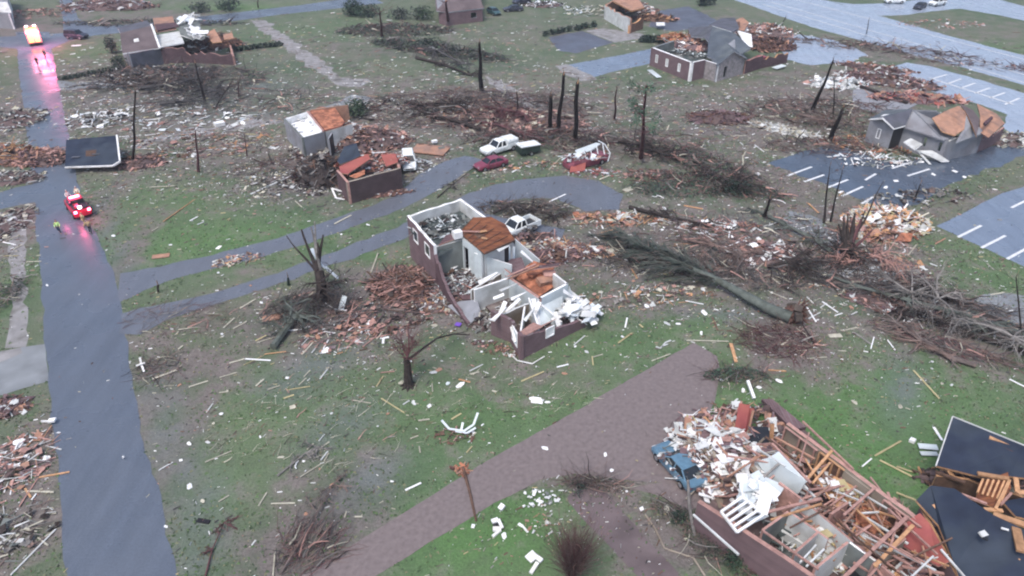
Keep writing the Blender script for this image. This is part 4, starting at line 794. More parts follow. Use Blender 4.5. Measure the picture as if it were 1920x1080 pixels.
part(H6, 'stripped_wall_frames', lambda mb: [mb.beam(V3(T(1784+k*9,283-k*4.3,.3)+Vector((0,-.15)), .3), V3(T(1784+k*9+rnd.uniform(-3,3),283-k*4.3,.3)+Vector((0,-.15)), rnd.uniform(1.6,2.8)), rnd.uniform(.3,.9), .1, rnd.choice(['offwhite','greywood','siding','greywall'])) for k in range(8)])
roofslab(H6, [(1682,216,3.4),(1714,206,5.0),(1756,207,5.8),(1800,246,3.5),(1786,257,3.3),(1770,262,3.2),(1694,238,3.2)], 'siding', name='roof', th=.2, ms='siding')
part(H6, 'orange_roof_deck', lambda mb: mb.slab([V3(T(x,y,z), z) for x, y, z in ((1748,221,5.2),(1782,204,5.8),(1798,198,5.7),(1812,212,5.2),(1808,242,4.2),(1790,254,3.8),(1766,246,4.2))], .14, 'salmon', 'tanwood'))
part(H6, 'orange_roof_deck', lambda mb: mb.slab([V3(T(x,y,5.2), z) for x, y, z in ((1798,199,5.6),(1826,204,5.0),(1840,216,4.6),(1838,238,3.8),(1824,226,4.8),(1812,214,5.3))], .14, 'shinglebrown', 'tanwood'))
roofslab(H6, [(1812,214,5.15),(1826,228,4.7),(1838,240,3.8),(1846,248,3.3),(1792,268,3.2),(1800,250,3.7),(1808,240,4.2)], 'siding', name='roof', th=.2, ms='siding')
part(H6, 'far_pink_roof', lambda mb: (mb.slab([V3(T(x,y,4.0), z) for x, y, z in ((1828,204,4.8),(1868,216,4.2),(1886,226,3.6),(1858,246,3.1),(1840,240,3.4),(1836,222,4.4))], .14, 'salmon', 'brick'), mb.slab([V3(T(x,y,4.2), 4.7) for x, y in ((1842,236),(1856,224),(1860,226),(1846,240))], .3, 'brick')))
def f(mb):
    p1, p2, p3 = T(1631,227,zw), T(1676,242,zw), T(1698,236,zw)
    wall(mb, p1, p2, 0, zw, 'siding', 'siding', 'offwhite', .25); wall(mb, p2, p3, 0, zw, 'dark', 'siding', 'offwhite', .25)
    n_ = V3((p1+p2)/2, 4.5); a_, b_ = V3(p1, zw), V3(p2, zw); mb.quad([a_, b_, n_], 'siding')
part(H6, 'front_gable', f)
def f(mb):
    a_, b_, n_ = V3(T(1629,223,3.3), 3.3), V3(T(1677,241,3.3), 3.3), V3(T(1655,220,4.7), 4.7)
    far = V3(T(1712,204,5.0), 5.0); far2 = V3(T(1684,205,3.6), 3.6)
    mb.slab([n_, b_, V3(T(1698,235,3.6), 3.6), far], .18, 'shingle', 'white'); mb.slab([a_, n_, far, V3(T(1660,206,3.3), 3.3)], .18, 'shinglegreen', 'white')
part(H6, 'front_gable_roof', f)
part(H6, 'white_trim', lambda mb: (mb.beam(V3(T(1631,223,3.4), 3.3), V3(T(1656,223,4.5), 4.5), .14, .14, 'white'), mb.beam(V3(T(1656,223,4.5), 4.5), V3(T(1677,241,3.4), 3.3), .14, .14, 'white')))
w0, w1 = T(1631,227,zw), T(1676,242,zw); window(H6, w0, w1, (w1-w0).length*.4, (w1-w0).length*.55, 1.2, 2.6)
part(H6, 'collapsed_porch_ceiling', lambda mb: (mb.slab([V3(T(x,y,z), z) for x, y, z in ((1694,266,1.9),(1708,259,2.4),(1730,270,2.4),(1716,281,1.8))], .12, 'offwhite', 'white'), mb.slab([V3(T(x,y,z), z) for x, y, z in ((1718,282,1.2),(1748,282,1.4),(1765,292,1.0),(1780,302,.4),(1765,303,.3),(1745,292,.6))], .1, 'offwhite', 'white'),
    mb.beam(V3(T(1720,282,.9), .9), V3(T(1744,309,.1), .15), .3, .1, 'offwhite'), mb.beam(V3(T(1688,242,2.4), 2.4), V3(T(1692,262,.2), .3), .7, .1, 'offwhite')))
rubble('rubble_pile', 'brown siding scraps heaped at the far corner of the grey sided house', 1880, 262, 5.0, 3.0, .8, 130, 'grey', size=1.0)

# ---- flattened red building behind the grey house
rubble('rubble_pile', 'white and grey insulation heaped behind the broken trunks near the pale car park', 1570, 158, 5.0, 3.0, .9, 170, 'white', size=1.1, soil='offwhite')
rubble('rubble_pile', 'red and brown wreckage of a flattened building between the two upper car parks', 1668, 152, 8.5, 3.6, 1.1, 300, ['rubsoil','brickp','pinkwood','brick','brown','offwhite'], ang=-28, size=1.2, soil='rubsoil')
rubble('rubble_pile', 'pink and purple wreckage sheets in front of the grey sided house', 1720, 186, 7.5, 2.6, 1.0, 150, ['brickp','salmon','pinkwood','redpanel'], ang=-8, size=1.3, soil='brickp')
rubble('rubble_pile', 'pink timber scraps among wet leaves near the row of broken trunks', 1640, 128, 7, 2, .5, 120, 'red', ang=-25, size=1.1)
FS = thing('fallen_roof_beam', 'long dark beam lying across the grey field behind the grey sided house', 'beam', V3(T(1640, 178), 0))
part(FS, 'beam', lambda mb: mb.beam(V3(T(1602,161), .3), V3(T(1700,196), .3), .5, .4, 'dkwood'))
o = MB(); o.slab([V3(T(x,y), .08) for x, y in ((1600,165),(1640,172),(1720,196),(1700,206),(1640,212),(1600,200),(1598,180))], .07, 'siding'); tag(o.build('house_slab'), 'bare grey floor slab left beside the dark beam, behind the grey sided house', 'floor slab')

# ---- wrecked pale house at the top
H7 = thing('gutted_pale_house', 'gutted pale house with orange splintered end next to the small dark parking pad', 'ruined house', V3(T(1190, 35), 0))
part(H7, 'pale_wall', lambda mb: (wall(mb, T(1134,8,3.2), T(1182,34,3.2), 0, 3.2, 'offwhite', 'salmon', 'salmon', .4, jag=.6), wall(mb, T(1182,34,3.2), T(1208,26,3.2), 0, 3.0, 'brown', 'salmon', 'tanwood', .4, jag=1.4), wall(mb, T(1160,-6,3), T(1134,8,3.2), 0, 3, 'brick', 'salmon', 'salmon', .4)))
roofslab(H7, [(1150,-20,3.8),(1190,-14,4.2),(1208,14,3.6),(1184,20,3.3),(1150,2,3.4)], 'salmon', name='ceiling_remains', th=.3)
rubble('house_rubble', None, 1182, 18, 6.0, 3.6, 2.6, 200, 'pinky', ang=-20, size=1.2, parent=H7)
rubble('house_rubble', None, 1225, 36, 5.5, 2.4, 1.1, 130, ['brown','earthred','dkwood','tanwood','pinkwood'], ang=-8, size=1.2, soil='brown', parent=H7)
part(H7, 'white_sheet', lambda mb: mb.slab([V3(T(x,y,1.0), 1.0) for x, y in ((1230,42),(1246,42),(1247,47),(1231,48))], .1, 'white'))

# ---- house top left with brown roof and open white end
H8 = thing('half_unroofed_house', 'house with a brown roof on one half and white debris spilling from the other', 'ruined house', V3(T(330, 100), 0))
zr = 3.0
part(H8, 'front_brick_wall', lambda mb: (wall(mb, T(240,102,zr), T(300,90,zr), 0, zr, 'shingle', 'siding', 'brickp', .3), wall(mb, T(300,90,zr), T(345,88,zr), 0, zr, 'brick', 'offwhite', 'pinkwood', .3, jag=.8), wall(mb, T(345,88,zr), T(436,92,zr), 0, 2.6, 'brick', 'salmon', 'pinkwood', .3, jag=1.2)))
part(H8, 'end_wall', lambda mb: (wall(mb, T(226,85,zr), T(240,102,zr), 0, zr, 'siding', 'siding', 'siding', .3), wall(mb, T(436,92,zr), T(430,72,zr), 0, 2.4, 'brick', 'salmon', 'pinkwood', .3, jag=1.0)))
roofslab(H8, [(230,100,3.0),(298,90,3.1),(283,48,5.2),(225,62,5.0)], 'shinglebrown', name='roof', th=.2, ms='white')
roofslab(H8, [(225,62,5.0),(283,48,5.2),(276,38,3.8),(220,52,3.8)], 'shingle', name='roof', th=.2, ms='white')
part(H8, 'roof_edge_trim', lambda mb: (mb.beam(V3(T(300,91,3.1), 3.15), V3(T(284,47,5.2), 5.3), .35, .25, 'white'),))
part(H8, 'open_ceiling', lambda mb: (mb.slab([V3(T(x,y,3), 3.2) for x, y in ((293,68),(336,60),(346,82),(300,90))], .2, 'offwhite', 'white'), mb.slab([V3(T(x,y,3), 3.6) for x, y in ((288,40),(325,36),(332,60),(294,66))], .2, 'salmon', 'pinkwood'), mb.slab([V3(T(x,y,3), 3.7) for x, y in ((330,42),(372,38),(380,64),(362,80),(340,72))], .2, 'greywall', 'offwhite')))
part(H8, 'red_ceiling_strip', lambda mb: mb.slab([V3(T(x,y,3), 3.9) for x, y in ((292,54),(330,50),(338,58),(296,66))], .1, 'brick'))
def f(mb):
    for _ in range(55):
        if rnd.random() < .45: x, y = rnd.gauss(352, 8), rnd.gauss(35, 3.5)
        else: x, y = rnd.gauss(372, 7), rnd.gauss(63, 7)
        z = rnd.uniform(3.6, 4.6); mb.box(tuple(V3(T(x,y,z), z)), (rnd.uniform(.8,2.4), rnd.uniform(.6,1.3), .1), 'white' if rnd.random() < .8 else 'metal', (rnd.gauss(0,.3), rnd.gauss(0,.3), rnd.random()*6))
part(H8, 'torn_white_insulation', f)['kind'] = 'stuff'
roofslab(H8, [(386,62,3.2),(402,54,4.0),(416,78,3.4),(398,80,3.0)], 'salmon', name='orange_roof_deck', th=.15)
roofslab(H8, [(418,64,3.2),(436,62,3.4),(438,72,3.0),(420,74,3.0)], 'salmon', name='orange_roof_deck', th=.15)
rubble('house_rubble', None, 330, 96, 7.5, 3.6, 2.6, 260, ['dkwood','brown','brick','offwhite','brown','rubsoil'], ang=0, size=1.1, soil='dkwood', parent=H8)
rubble('house_rubble', None, 410, 84, 5.0, 3.4, 2.2, 170, ['brown','brick','salmon','dkwood','rubsoil'], ang=0, size=1.1, soil='earthred', parent=H8)
rubble('rubble_pile', 'dark red and grey wreckage in front of the half unroofed house', 300, 145, 10.0, 6.0, .9, 330, ['dkwood','twigdk','brown','rubsoil','greywood','offwhite'], size=1.1, soil='soil')

# ---- small far buildings along the top
H9 = thing('violet_roofed_house', 'house with intact violet grey roof beside a driveway of wrecked cars', 'house', V3(T(872, 25), 0))
part(H9, 'wall', lambda mb: (wall(mb, T(822,20,2.8), T(836,24,2.8), 0, 2.8, 'brickp', th=.3), wall(mb, T(836,24,2.8), T(905,16,2.8), 0, 2.8, 'brickp', 'siding', 'siding', .3, ops=[(6, 7.4, 1, 2.2)]), wall(mb, T(905,16,2.8), T(900,-20,2.8), 0, 2.8, 'brickp', th=.3)))
roofslab(H9, [(818,20,2.9),(838,23,2.9),(908,15,2.9),(892,-14,5.2),(846,-12,5.2)], 'shinglebrown', name='roof', th=.2, ms='siding')
roofslab(H9, [(846,-12,5.2),(892,-14,5.2),(905,-34,2.9),(812,-30,2.9),(818,20,2.9)], 'shinglebrown', name='roof', th=.2, ms='siding')
H10 = thing('grey_white_building', 'grey building with pale walls in the far top left corner', 'building', V3(T(5, 30), 0))
part(H10, 'wall', lambda mb: (wall(mb, T(-60,22,3.2), T(18,26,3.2), 0, 3.2, 'siding', th=.3), wall(mb, T(18,26,3.2), T(14,-10,3.2), 0, 3.2, 'white', th=.3)))
roofslab(H10, [(-66,20,3.3),(22,24,3.3),(14,4,5.0),(-60,0,5.0)], 'offwhite', name='roof', th=.2, ms='siding'); roofslab(H10, [(-60,0,5.0),(14,4,5.0),(20,-16,3.3),(-60,-20,3.3)], 'siding', name='roof', th=.2, ms='siding')
rubble('rubble_pile', 'pale and maroon wreckage of a flattened house at the top left edge', 205, 12, 12, 5, 1.6, 300, ['brickp','rubsoil','offwhite','brown','siding','pinkwood'], size=1.2, soil='rubsoil')
rubble('rubble_pile', 'brown litter on the bare ground behind the emergency truck in the top left corner', 70, 26, 8, 5, .4, 140, 'brownish', size=.9, soil=None)
rubble('rubble_pile', 'white and dark scrap around the wrecked cars at the top', 1018, 10, 5, 3, .8, 110, ['white','dkwood','metal','twigdk'], size=1.0)
rubble('rubble_pile', 'pale green and white scraps on the grass left of the gutted pale house', 1105, 20, 7, 5, .3, 130, ['offwhite','pale','metal','leaf'], size=.8, soil=None)
rubble('rubble_pile', 'small pink and white pieces on the verge across the highway', 1765, 45, 9, 4, .3, 110, ['pinkwood','salmon','offwhite'], size=.7, soil=None)

# ---- torn roof lying across the street, left
FR = thing('fallen_roof_section', 'dark blue shingled roof section with white edges fallen across the street', 'roof section', V3(T(175, 290), 0))
q = [V3(T(x,y,z), z) for x, y, z in ((124,262,2.0),(219,254,2.6),(225,303,1.3),(212,311,1.0),(122,314,.9))]
part(FR, 'shingled_slab', lambda mb: mb.slab(q, .2, 'slate', 'brown'))
part(FR, 'white_edge', lambda mb: (mb.beam(q[1], q[2], .2, .22, 'white'), mb.beam(q[2], q[3], .2, .22, 'white'), mb.beam(q[3], q[4], .14, .2, 'white')))
part(FR, 'support_rafters', lambda mb: [mb.beam(V3(T(140+k*18,285,.1), .05), V3(T(142+k*18,284,1.6), 1.4), .12, .12, 'brown') for k in range(5)])
part(FR, 'torn_shingles', lambda mb: [mb.box(tuple(V3(T(x,y,1.9), 1.95-.02*(y-262))), (1.0,.35,.05), 'shingle', (.05,0,.1)) for x, y in ((176,275),(178,284),(140,288))])
rubble('rubble_pile', 'pink splintered rafters heaped across the street against the dark roof section', 78, 298, 5.5, 2.8, 1.3, 360, ['pinkwood','salmon','brown','rubsoil','brickp','pinkwood'], size=.95, boards=.72, sheets=.12, ang=0)
rubble('rubble_pile', 'orange splintered rafters at the left edge beside the street', 14, 294, 4.2, 3.4, 1.5, 240, 'orange', size=1.0, boards=.7)
rubble('rubble_pile', 'grey wood and white tin scraps at the left edge above the side street', 20, 335, 4.2, 2.4, .6, 150, 'grey', size=.8)
rubble('rubble_pile', 'grey and white scraps at the left edge beyond the street', 22, 225, 5, 5, .6, 180, 'grey', size=.9)
rubble('rubble_pile', 'mixed brown splinters at the left edge below the side street', 12, 420, 2.6, 4.5, .5, 170, 'grey', size=.7)
rubble('rubble_pile', 'pink board heap at the left edge below the concrete driveway', 18, 765, 1.6, 1.4, .4, 80, 'red', size=.6)
rubble('rubble_pile', 'tangle of pinkish boards at the left edge beside the asphalt street', 26, 870, 2.4, 3.0, .4, 190, 'pinky', size=.6, boards=.75, soil=None)
rubble('rubble_pile', 'grey and white splinters in the bottom left corner', 28, 1000, 2.4, 2.4, .3, 110, 'grey', size=.6, boards=.75, soil=None)

# ---- cream and orange wreckage pile on the right
rubble('rubble_pile', 'large pile of cream and orange boards beside the splintered multi-stem tree on the right', 1662, 418, 4.6, 3.4, 1.7, 420, 'cream', size=1.05, boards=.45, sheets=.35)
rubble('rubble_pile', 'orange boards and sheets on the near side of the cream wreckage pile', 1650, 438, 4.2, 2.0, 1.1, 220, 'orange', size=.9)
o = MB(); o.slab([V3(T(1680,448,.7), .5), V3(T(1690,436,.9), .9), V3(T(1712,438,.9), .9), V3(T(1708,452,.4), .4)], .1, 'orange'); tag(o.build('plywood_sheet', origin=V3(T(1695,445), 0)), 'orange plywood sheet lying at the near edge of the cream wreckage pile', 'plywood sheet')
rubble('rubble_pile', 'white twisted trim in front of the splintered multi-stem tree', 1610, 512, 4.0, 1.6, .5, 80, ['white','metal','offwhite','pale'], ang=-15, size=.95, soil=None, boards=.8)
rubble('rubble_pile', 'pink and grey scrap around the roots of the splintered multi-stem tree', 1640, 492, 4.5, 2.2, .5, 150, 'mixed', ang=-10, size=.7)
rubble('rubble_pile', 'maroon bark and brick crumbs right of the white twisted trim', 1680, 520, 3.6, 2.0, .4, 130, ['rubsoil','brickp','earthred','brown'], ang=-15, size=.6)
rubble('rubble_pile', 'maroon wreckage with white sticks along the brush line on the right', 1695, 575, 5.5, 1.8, .4, 170, ['rubsoil','brick','earthred','pinkwood','brown','offwhite'], ang=-18, size=.7)
rubble('rubble_pile', 'pale scrap strewn over the marked car park in front of the grey sided house', 1640, 300, 6.0, 2.4, .3, 110, 'white', ang=0, size=.7, soil=None)
rubble('rubble_pile', 'brown and pale boards strewn at the corner of the grey sided house', 1640, 272, 8.0, 3.0, .4, 220, 'orange', ang=-10, size=.7, soil=None)
rubble('rubble_pile', 'long pale pile of plaster scraps left of the broken trunks above the marked car park', 1472, 246, 5.5, 1.5, .5, 150, ['pale','offwhite','offwhite','tanwall'], ang=-38, size=.9, soil='offwhite')
rubble('rubble_pile', 'grey and pale scraps on the edge of the marked car park', 1720, 372, 7.0, 2.0, .4, 150, 'grey', ang=10, size=.75, soil=None)
rubble('rubble_pile', 'pink boards in the field above the fallen conifer', 1350, 430, 4.5, 2.2, .3, 120, 'pinky', size=.8, soil=None, boards=.7)
rubble('rubble_pile', 'orange and pale boards in the field behind the middle house', 1150, 412, 6.0, 1.6, .3, 130, 'orange', size=.8, soil=None, boards=.7)
rubble('rubble_pile', 'orange and red splinters between the middle house and the fallen conifer', 1090, 472, 4.0, 1.4, .3, 110, 'orange', size=.8, soil=None, boards=.7)
rubble('rubble_pile', 'pale roots and splintered boards in the field right of the fallen conifer crown', 1430, 475, 4.0, 3.0, .5, 130, 'pinky', size=.8, boards=.7)
rubble('rubble_pile', 'maroon wreckage in the brown field above the long driveway', 1345, 222, 5.0, 3.2, .8, 160, ['brick','rubsoil','earthred','brown','brickp'], size=1.0)
rubble('rubble_pile', 'red crumbled wood at the end of the long driveway', 1215, 330, 3.6, 2.0, .3, 90, ['earthred','pinkwood','rubsoil'], size=.7, soil=None)
rubble('rubble_pile', 'wood and bark litter between the stripped trunks and the parked white pickup', 960, 228, 12.0, 5.0, .9, 420, ['brown','pinkwood','rubsoil','earthred','twig','pale'], ang=-8, size=1.0)
rubble('rubble_pile', 'white and dark scraps scattered in the brush behind the collapsed red house', 770, 200, 10, 5, .3, 200, ['offwhite','greywood','dkwood','pale'], size=.8, soil=None)
rubble('rubble_pile', 'white tin and boards strewn over the wet field right of the fallen roof section', 300, 222, 14, 5, .2, 160, ['white','offwhite','greywood','pinkwood','metal'], size=.85, soil=None, boards=.6)
rubble('rubble_pile', 'pinkish boards beside the pale dirt track left of the collapsed red house', 370, 270, 11, 5, .25, 240, 'mixed', size=.75, soil=None, boards=.6)
rubble('rubble_pile', 'red and brown heap of boards right beside the fallen roof section', 265, 305, 3.5, 2.5, .6, 120, ['brown','rubsoil','pinkwood','dkwood'], size=.8)
rubble('rubble_pile', 'pale slab crumbs and frames behind the fallen roof section', 190, 225, 5, 3.5, .4, 110, ['white','offwhite','concrete','dkwood'], size=.9, soil=None)
rubble('rubble_pile', 'bark, leaves and pale chips on the grass strip between the two driveways', 445, 488, 2.6, 1.0, .2, 110, 'mixed', ang=22, size=.45, soil=None)
rubble('rubble_pile', 'brown twigs and bricks on the grass strip beside the maroon car', 1000, 312, 6, 1.3, .2, 90, 'mixed', ang=10, size=.5, soil=None)
rubble('rubble_pile', 'pink chips and splinters below the split tree', 640, 625, 3.6, 2.2, .2, 130, 'pinky', ang=30, size=.55, soil=None)
# ---------------------------------------------------------------- vehicles
def loft(mb, st, m, ends=True):
    """st: list of (x, [ (y,z)... ring ])"""
    base = len(mb.v); n = len(st[0][1])
    for x, ring in st:
        for y, z in ring: mb.v.append(Vector((x, y, z)))
    for i in range(len(st)-1):
        for k in range(n):
            k2 = (k+1) % n; mb.face((base+i*n+k, base+(i+1)*n+k, base+(i+1)*n+k2, base+i*n+k2), m)
    if ends: mb.face([base+k for k in range(n)], m); mb.face([base+(len(st)-1)*n+k for k in range(n)][::-1], m)
def ring(w_, z0, z1, top=.9, z0w=.94):
    return [(-w_*z0w, z0), (w_*z0w, z0), (w_, z0+(z1-z0)*.35), (w_*.99, z0+(z1-z0)*.75), (w_*top, z1), (-w_*top, z1), (-w_*.99, z0+(z1-z0)*.75), (-w_, z0+(z1-z0)*.35)]
def paint(name, c, rough=.36): return mat(name, c, rough, .16, 3.5, tuple(q*.5+.08 for q in c), .12, spec=.5)
def wheels(e, xs, y, r, L_=.22):
    for x in xs:
        for s in (-1, 1):
            mb = MB(); mb.tube([(x, s*y-L_/2*s, r), (x, s*y+L_/2*s, r)], r, 'tyre', 16); o = mb.build('wheel', parent=e)
            mb = MB(); mb.tube([(x, s*(y+L_/2), r), (x, s*(y+L_/2+.015), r)], r*.6, 'rim', 12); q = mb.build('rim', parent=o); q.parent = o
def car(name, label, cat, front, back, kind='sedan', body='white', L_=None, group=None, z=0.0, extra=None):
    a = T(*front); b = T(*back); c = (a+b)/2; d = a-b; rz = math.atan2(d.y, d.x)
    e = thing(name, label, cat, V3(c, z), group, rz, local=True)
    pm = body
    if kind in ('sedan', 'suv', 'hatch'):
        h = {'sedan': 1.42, 'suv': 1.75, 'hatch': 1.5}[kind]; hb = {'sedan': .95, 'suv': 1.08, 'hatch': .98}[kind]
        l = {'sedan': 2.35, 'suv': 2.4, 'hatch': 2.15}[kind]
        W_ = .9 if kind != 'suv' else .97
        mb = MB(); z0 = .28 if kind != 'suv' else .36
        loft(mb, [(-l, ring(W_*.82, z0+.12, hb-.12)), (-l+.1, ring(W_*.93, z0, hb-.02)), (-l*.6, ring(W_, z0-.02, hb)), (0, ring(W_, z0-.03, hb)), (l*.48, ring(W_, z0-.02, hb-.02)), (l*.8, ring(W_*.97, z0, hb-.12)), (l-.1, ring(W_*.9, z0, hb-.24)), (l, ring(W_*.78, z0+.1, hb-.32))], pm)
        mb.build('body', parent=e, smooth=False)
        x0, x1, x2, x3 = {'sedan': (l*.42, l*.12, -l*.45, -l*.75), 'suv': (l*.42, l*.16, -l*.88, -l*.96), 'hatch': (l*.46, l*.14, -l*.62, -l*.92)}[kind]
        wb, wt = W_*.88, W_*.70
        mb = MB(); mb.hexa([(x3,-wb,hb-.02),(x0,-wb,hb-.02),(x0,wb,hb-.02),(x3,wb,hb-.02),(x2,-wt,h-.04),(x1,-wt,h-.04),(x1,wt,h-.04),(x2,wt,h-.04)], 'glass'); mb.build('window', parent=e)
        mb = MB(); loft(mb, [(x2-.06, ring(wt*.98, h-.06, h-.02, .95)), (x2*.5+x1*.5, ring(wt*1.03, h-.07, h+.03, .9)), (x1+.06, ring(wt*.98, h-.07, h-.02, .95))], pm)
        for s in (-1, 1):
            for xa, xb in ((x0, x1), (x3, x2), ((x0+x3)/2, (x1+x2)/2)): mb.beam((xa, s*wb*1.005, hb-.02), (xb, s*wt*1.01, h-.04), .1, .06, pm)
        mb.build('roof', parent=e)
        for s in (-1, 1):
            mb = MB(); mb.box((l*.955, s*W_*.62, hb-.34), (.16, .34, .14), 'headlamp'); mb.build('headlight', parent=e)
            mb = MB(); mb.box((-l+.05, s*W_*.7, hb-.22), (.1, .26, .16), 'taillamp'); mb.build('tail_light', parent=e)
            mb = MB(); mb.box((x0-.25, s*(W_+.07), hb+.03), (.14, .2, .13), pm); mb.build('mirror', parent=e)
        mb = MB(); mb.box((l-.02, 0, hb-.5), (.08, 1.1, .14), 'dark'); mb.build('grille', parent=e)
        wheels(e, (-l*.6, l*.62), W_-.09, .33 if kind != 'suv' else .38)
    elif kind == 'pickup':
        l, W_, hb, h = 2.75, .98, 1.12, 1.82
        mb = MB(); loft(mb, [(.4, ring(W_, .42, hb)), (1.1, ring(W_, .42, hb)), (l*.72, ring(W_*.97, .44, hb-.03)), (l-.12, ring(W_*.93, .46, hb-.1)), (l, ring(W_*.85, .5, hb-.2))], pm)
        loft(mb, [(-.75, ring(W_, .42, hb)), (.42, ring(W_, .42, hb))], pm); mb.build('body', parent=e)
        mb = MB()
        for s in (-1, 1): mb.box((-1.75, s*(W_-.05), .82), (2.0, .1, .66), pm)
        mb.box((-2.72, 0, .82), (.08, W_*1.9, .62), pm); mb.box((-1.75, 0, .62), (1.9, W_*1.82, .08), 'dark'); mb.build('cargo_bed', parent=e)
        mb = MB(); mb.hexa([(-.72,-W_*.9,hb-.02),(1.05,-W_*.9,hb-.02),(1.05,W_*.9,hb-.02),(-.72,W_*.9,hb-.02),(-.6,-W_*.74,h-.05),(.45,-W_*.74,h-.05),(.45,W_*.74,h-.05),(-.6,W_*.74,h-.05)], 'glass'); mb.build('window', parent=e)
        mb = MB(); loft(mb, [(-.66, ring(W_*.75, h-.08, h-.02, .95)), (0, ring(W_*.78, h-.08, h+.03, .9)), (.5, ring(W_*.74, h-.08, h-.02, .95))], pm)
        for s in (-1, 1):
            for xa, xb in ((1.05, .45), (-.72, -.6), (.12, -.05)): mb.beam((xa, s*W_*.905, hb-.02), (xb, s*W_*.745, h-.05), .12, .06, pm)
        mb.build('roof', parent=e)
        for s in (-1, 1):
            mb = MB(); mb.box((l-.03, s*W_*.66, .86), (.1, .36, .18), 'headlamp'); mb.build('headlight', parent=e)
            mb = MB(); mb.box((-2.76, s*W_*.85, .9), (.06, .18, .3), 'taillamp'); mb.build('tail_light', parent=e)
        mb = MB(); mb.box((l, 0, .55), (.2, 1.8, .22), 'rim'); mb.build('bumper', parent=e)
        wheels(e, (-1.8, 1.75), W_-.1, .4)
    if extra: extra(e)
    return e
PW = paint('white_car_paint', (0.74, 0.78, 0.78)); PN = paint('night_blue_car_paint', (0.025, 0.028, 0.045)); PMR = paint('maroon_car_paint', (0.20, 0.040, 0.070))
PB = paint('pale_blue_car_paint', (0.10, 0.19, 0.27)); PR = paint('red_truck_paint', (0.34, 0.02, 0.05)); PG = paint('silver_car_paint', (0.45, 0.47, 0.5))
PPK = paint('dusty_maroon_paint', (0.21, 0.055, 0.080), .5)

car('pickup_truck', 'white pickup truck with an empty dark bed parked behind the middle brick house', 'pickup truck', (932,452), (1006,422), 'pickup', PW)
def lid(e):
    mb = MB(); loft(mb, [(-2.7, ring(.95, 1.1, 1.75)), (-.8, ring(.97, 1.1, 1.8))], PW); mb.build('bed_cover', parent=e)
car('pickup_truck', 'white pickup truck with a closed white bed cover parked above the maroon car', 'pickup truck', (905,294), (966,276), 'pickup', PW, extra=lid)
car('car', 'low dusty maroon car on the driveway edge below the covered white pickup', 'car', (890,322), (950,306), 'sedan', PMR)
car('car', 'white and silver car with smashed nose beside the collapsed red house', 'car', (770,332), (764,292), 'suv', PW)
car('car', 'pale blue car half buried under wreckage of the bottom roofless house, on the brick driveway', 'car', (1240,848), (1303,918), 'sedan', PB)
car('car', 'dark blue car on the cross street beside the lit emergency truck', 'car', (172,74), (118,70), 'suv', PN)
car('car', 'dark car with a pale roof at the top, first in the driveway of wrecks', 'car', (944,22), (980,20), 'sedan', PN)
car('car', 'dark car at the top, behind the wrecked car with the pale roof', 'car', (960,10), (995,4), 'suv', PN)
car('car', 'white car at the top edge beside the wrecked dark cars', 'car', (1016,2), (1024,-14), 'suv', PW)
car('car', 'dark teal car on the violet roofed house driveway', 'car', (938,32), (914,22), 'hatch', paint('teal_paint', (.03,.08,.09)))
car('car', 'white car nearest the highway junction in the far upper right', 'car', (1662,6), (1690,6), 'suv', PW)
car('car', 'dark car in the middle of the three cars across the highway', 'car', (1714,20), (1734,12), 'sedan', PN)
car('car', 'white car furthest right of the three across the highway', 'car', (1744,12), (1768,8), 'suv', PW)
car('car', 'burgundy red crumpled car lying at the torn end of the grey roofed brick house', 'car', (1404,122), (1440,118), 'sedan', PR)

# box trailer
c = T(990,288); d = T(1012,284)-T(968,294); e = thing('trailer', 'small dark box trailer with a white flat lid behind the covered white pickup', 'trailer', V3(c,0), None, math.atan2(d.y, d.x), local=True)
mb = MB(); mb.box((0,0,.85), (3.0,1.7,.9), 'leafdk'); mb.build('box', parent=e)
mb = MB(); mb.box((0,0,1.42), (3.1,1.8,.12), PW, (0,.05,0)); mb.build('lid', parent=e); wheels(e, (0,), .9, .33)
# crushed red vehicle
c = T(1098,308); d = T(1130,300)-T(1060,316); e = thing('wrecked_van', 'crushed red and blue-white van wreck standing at the bend of the long driveway', 'van wreck', V3(c,0), None, math.atan2(d.y, d.x), local=True)
mb = MB(); loft(mb, [(-3.2, ring(.8,.2,.8)), (-2.6, ring(1.1,.15,1.1)), (-.5, ring(1.2,.15,1.25)), (1.2, ring(1.15,.2,1.5)), (2.8, ring(1.0,.3,1.2)), (3.3, ring(.7,.4,.9))], PPK); mb.build('body', parent=e)
mb = MB(); mb.slab([(-1.2,.2,1.5),(1.0,-.1,2.0),(2.6,.5,2.3),(2.4,1.3,2.2),(-.9,1.4,1.7)], .1, 'wallblue'); mb.build('roof', parent=e)
for k in range(5):
    mb = MB(); mb.beam((-1.6+k*1.0,-.9,1.1), (-1.2+k*1.0,.3,1.9+.1*k), .1, .1, 'metal'); mb.build('window_frame', parent=e)
mb = MB(); mb.slab([(-3.6,-1.6,.25),(-1.4,-2.0,.2),(-.8,-1.2,.9),(-2.8,-.7,.8)], .08, 'redpanel', PPK); mb.build('torn_door', parent=e)
mb = MB(); mb.tube([(2.8,-1.2,.3),(3.3,-.9,1.3),(3.1,.2,2.2),(2.6,1.1,2.5)], .07, 'metal', 5); mb.build('bent_rail', parent=e)
mb = MB()
for k in range(26): mb.box((rnd.uniform(-3.4,-.6), rnd.uniform(-.8,1.2), rnd.uniform(1.0,1.7)), (rnd.uniform(.3,.9),rnd.uniform(.2,.6),.08), rnd.choice(['metal','dkwood','offwhite','wallblue']), (rnd.gauss(0,.5),rnd.gauss(0,.5),rnd.random()*6))
mb.build('torn_engine_part', parent=e); wheels(e, (-2.0, 1.9), 1.05, .36)
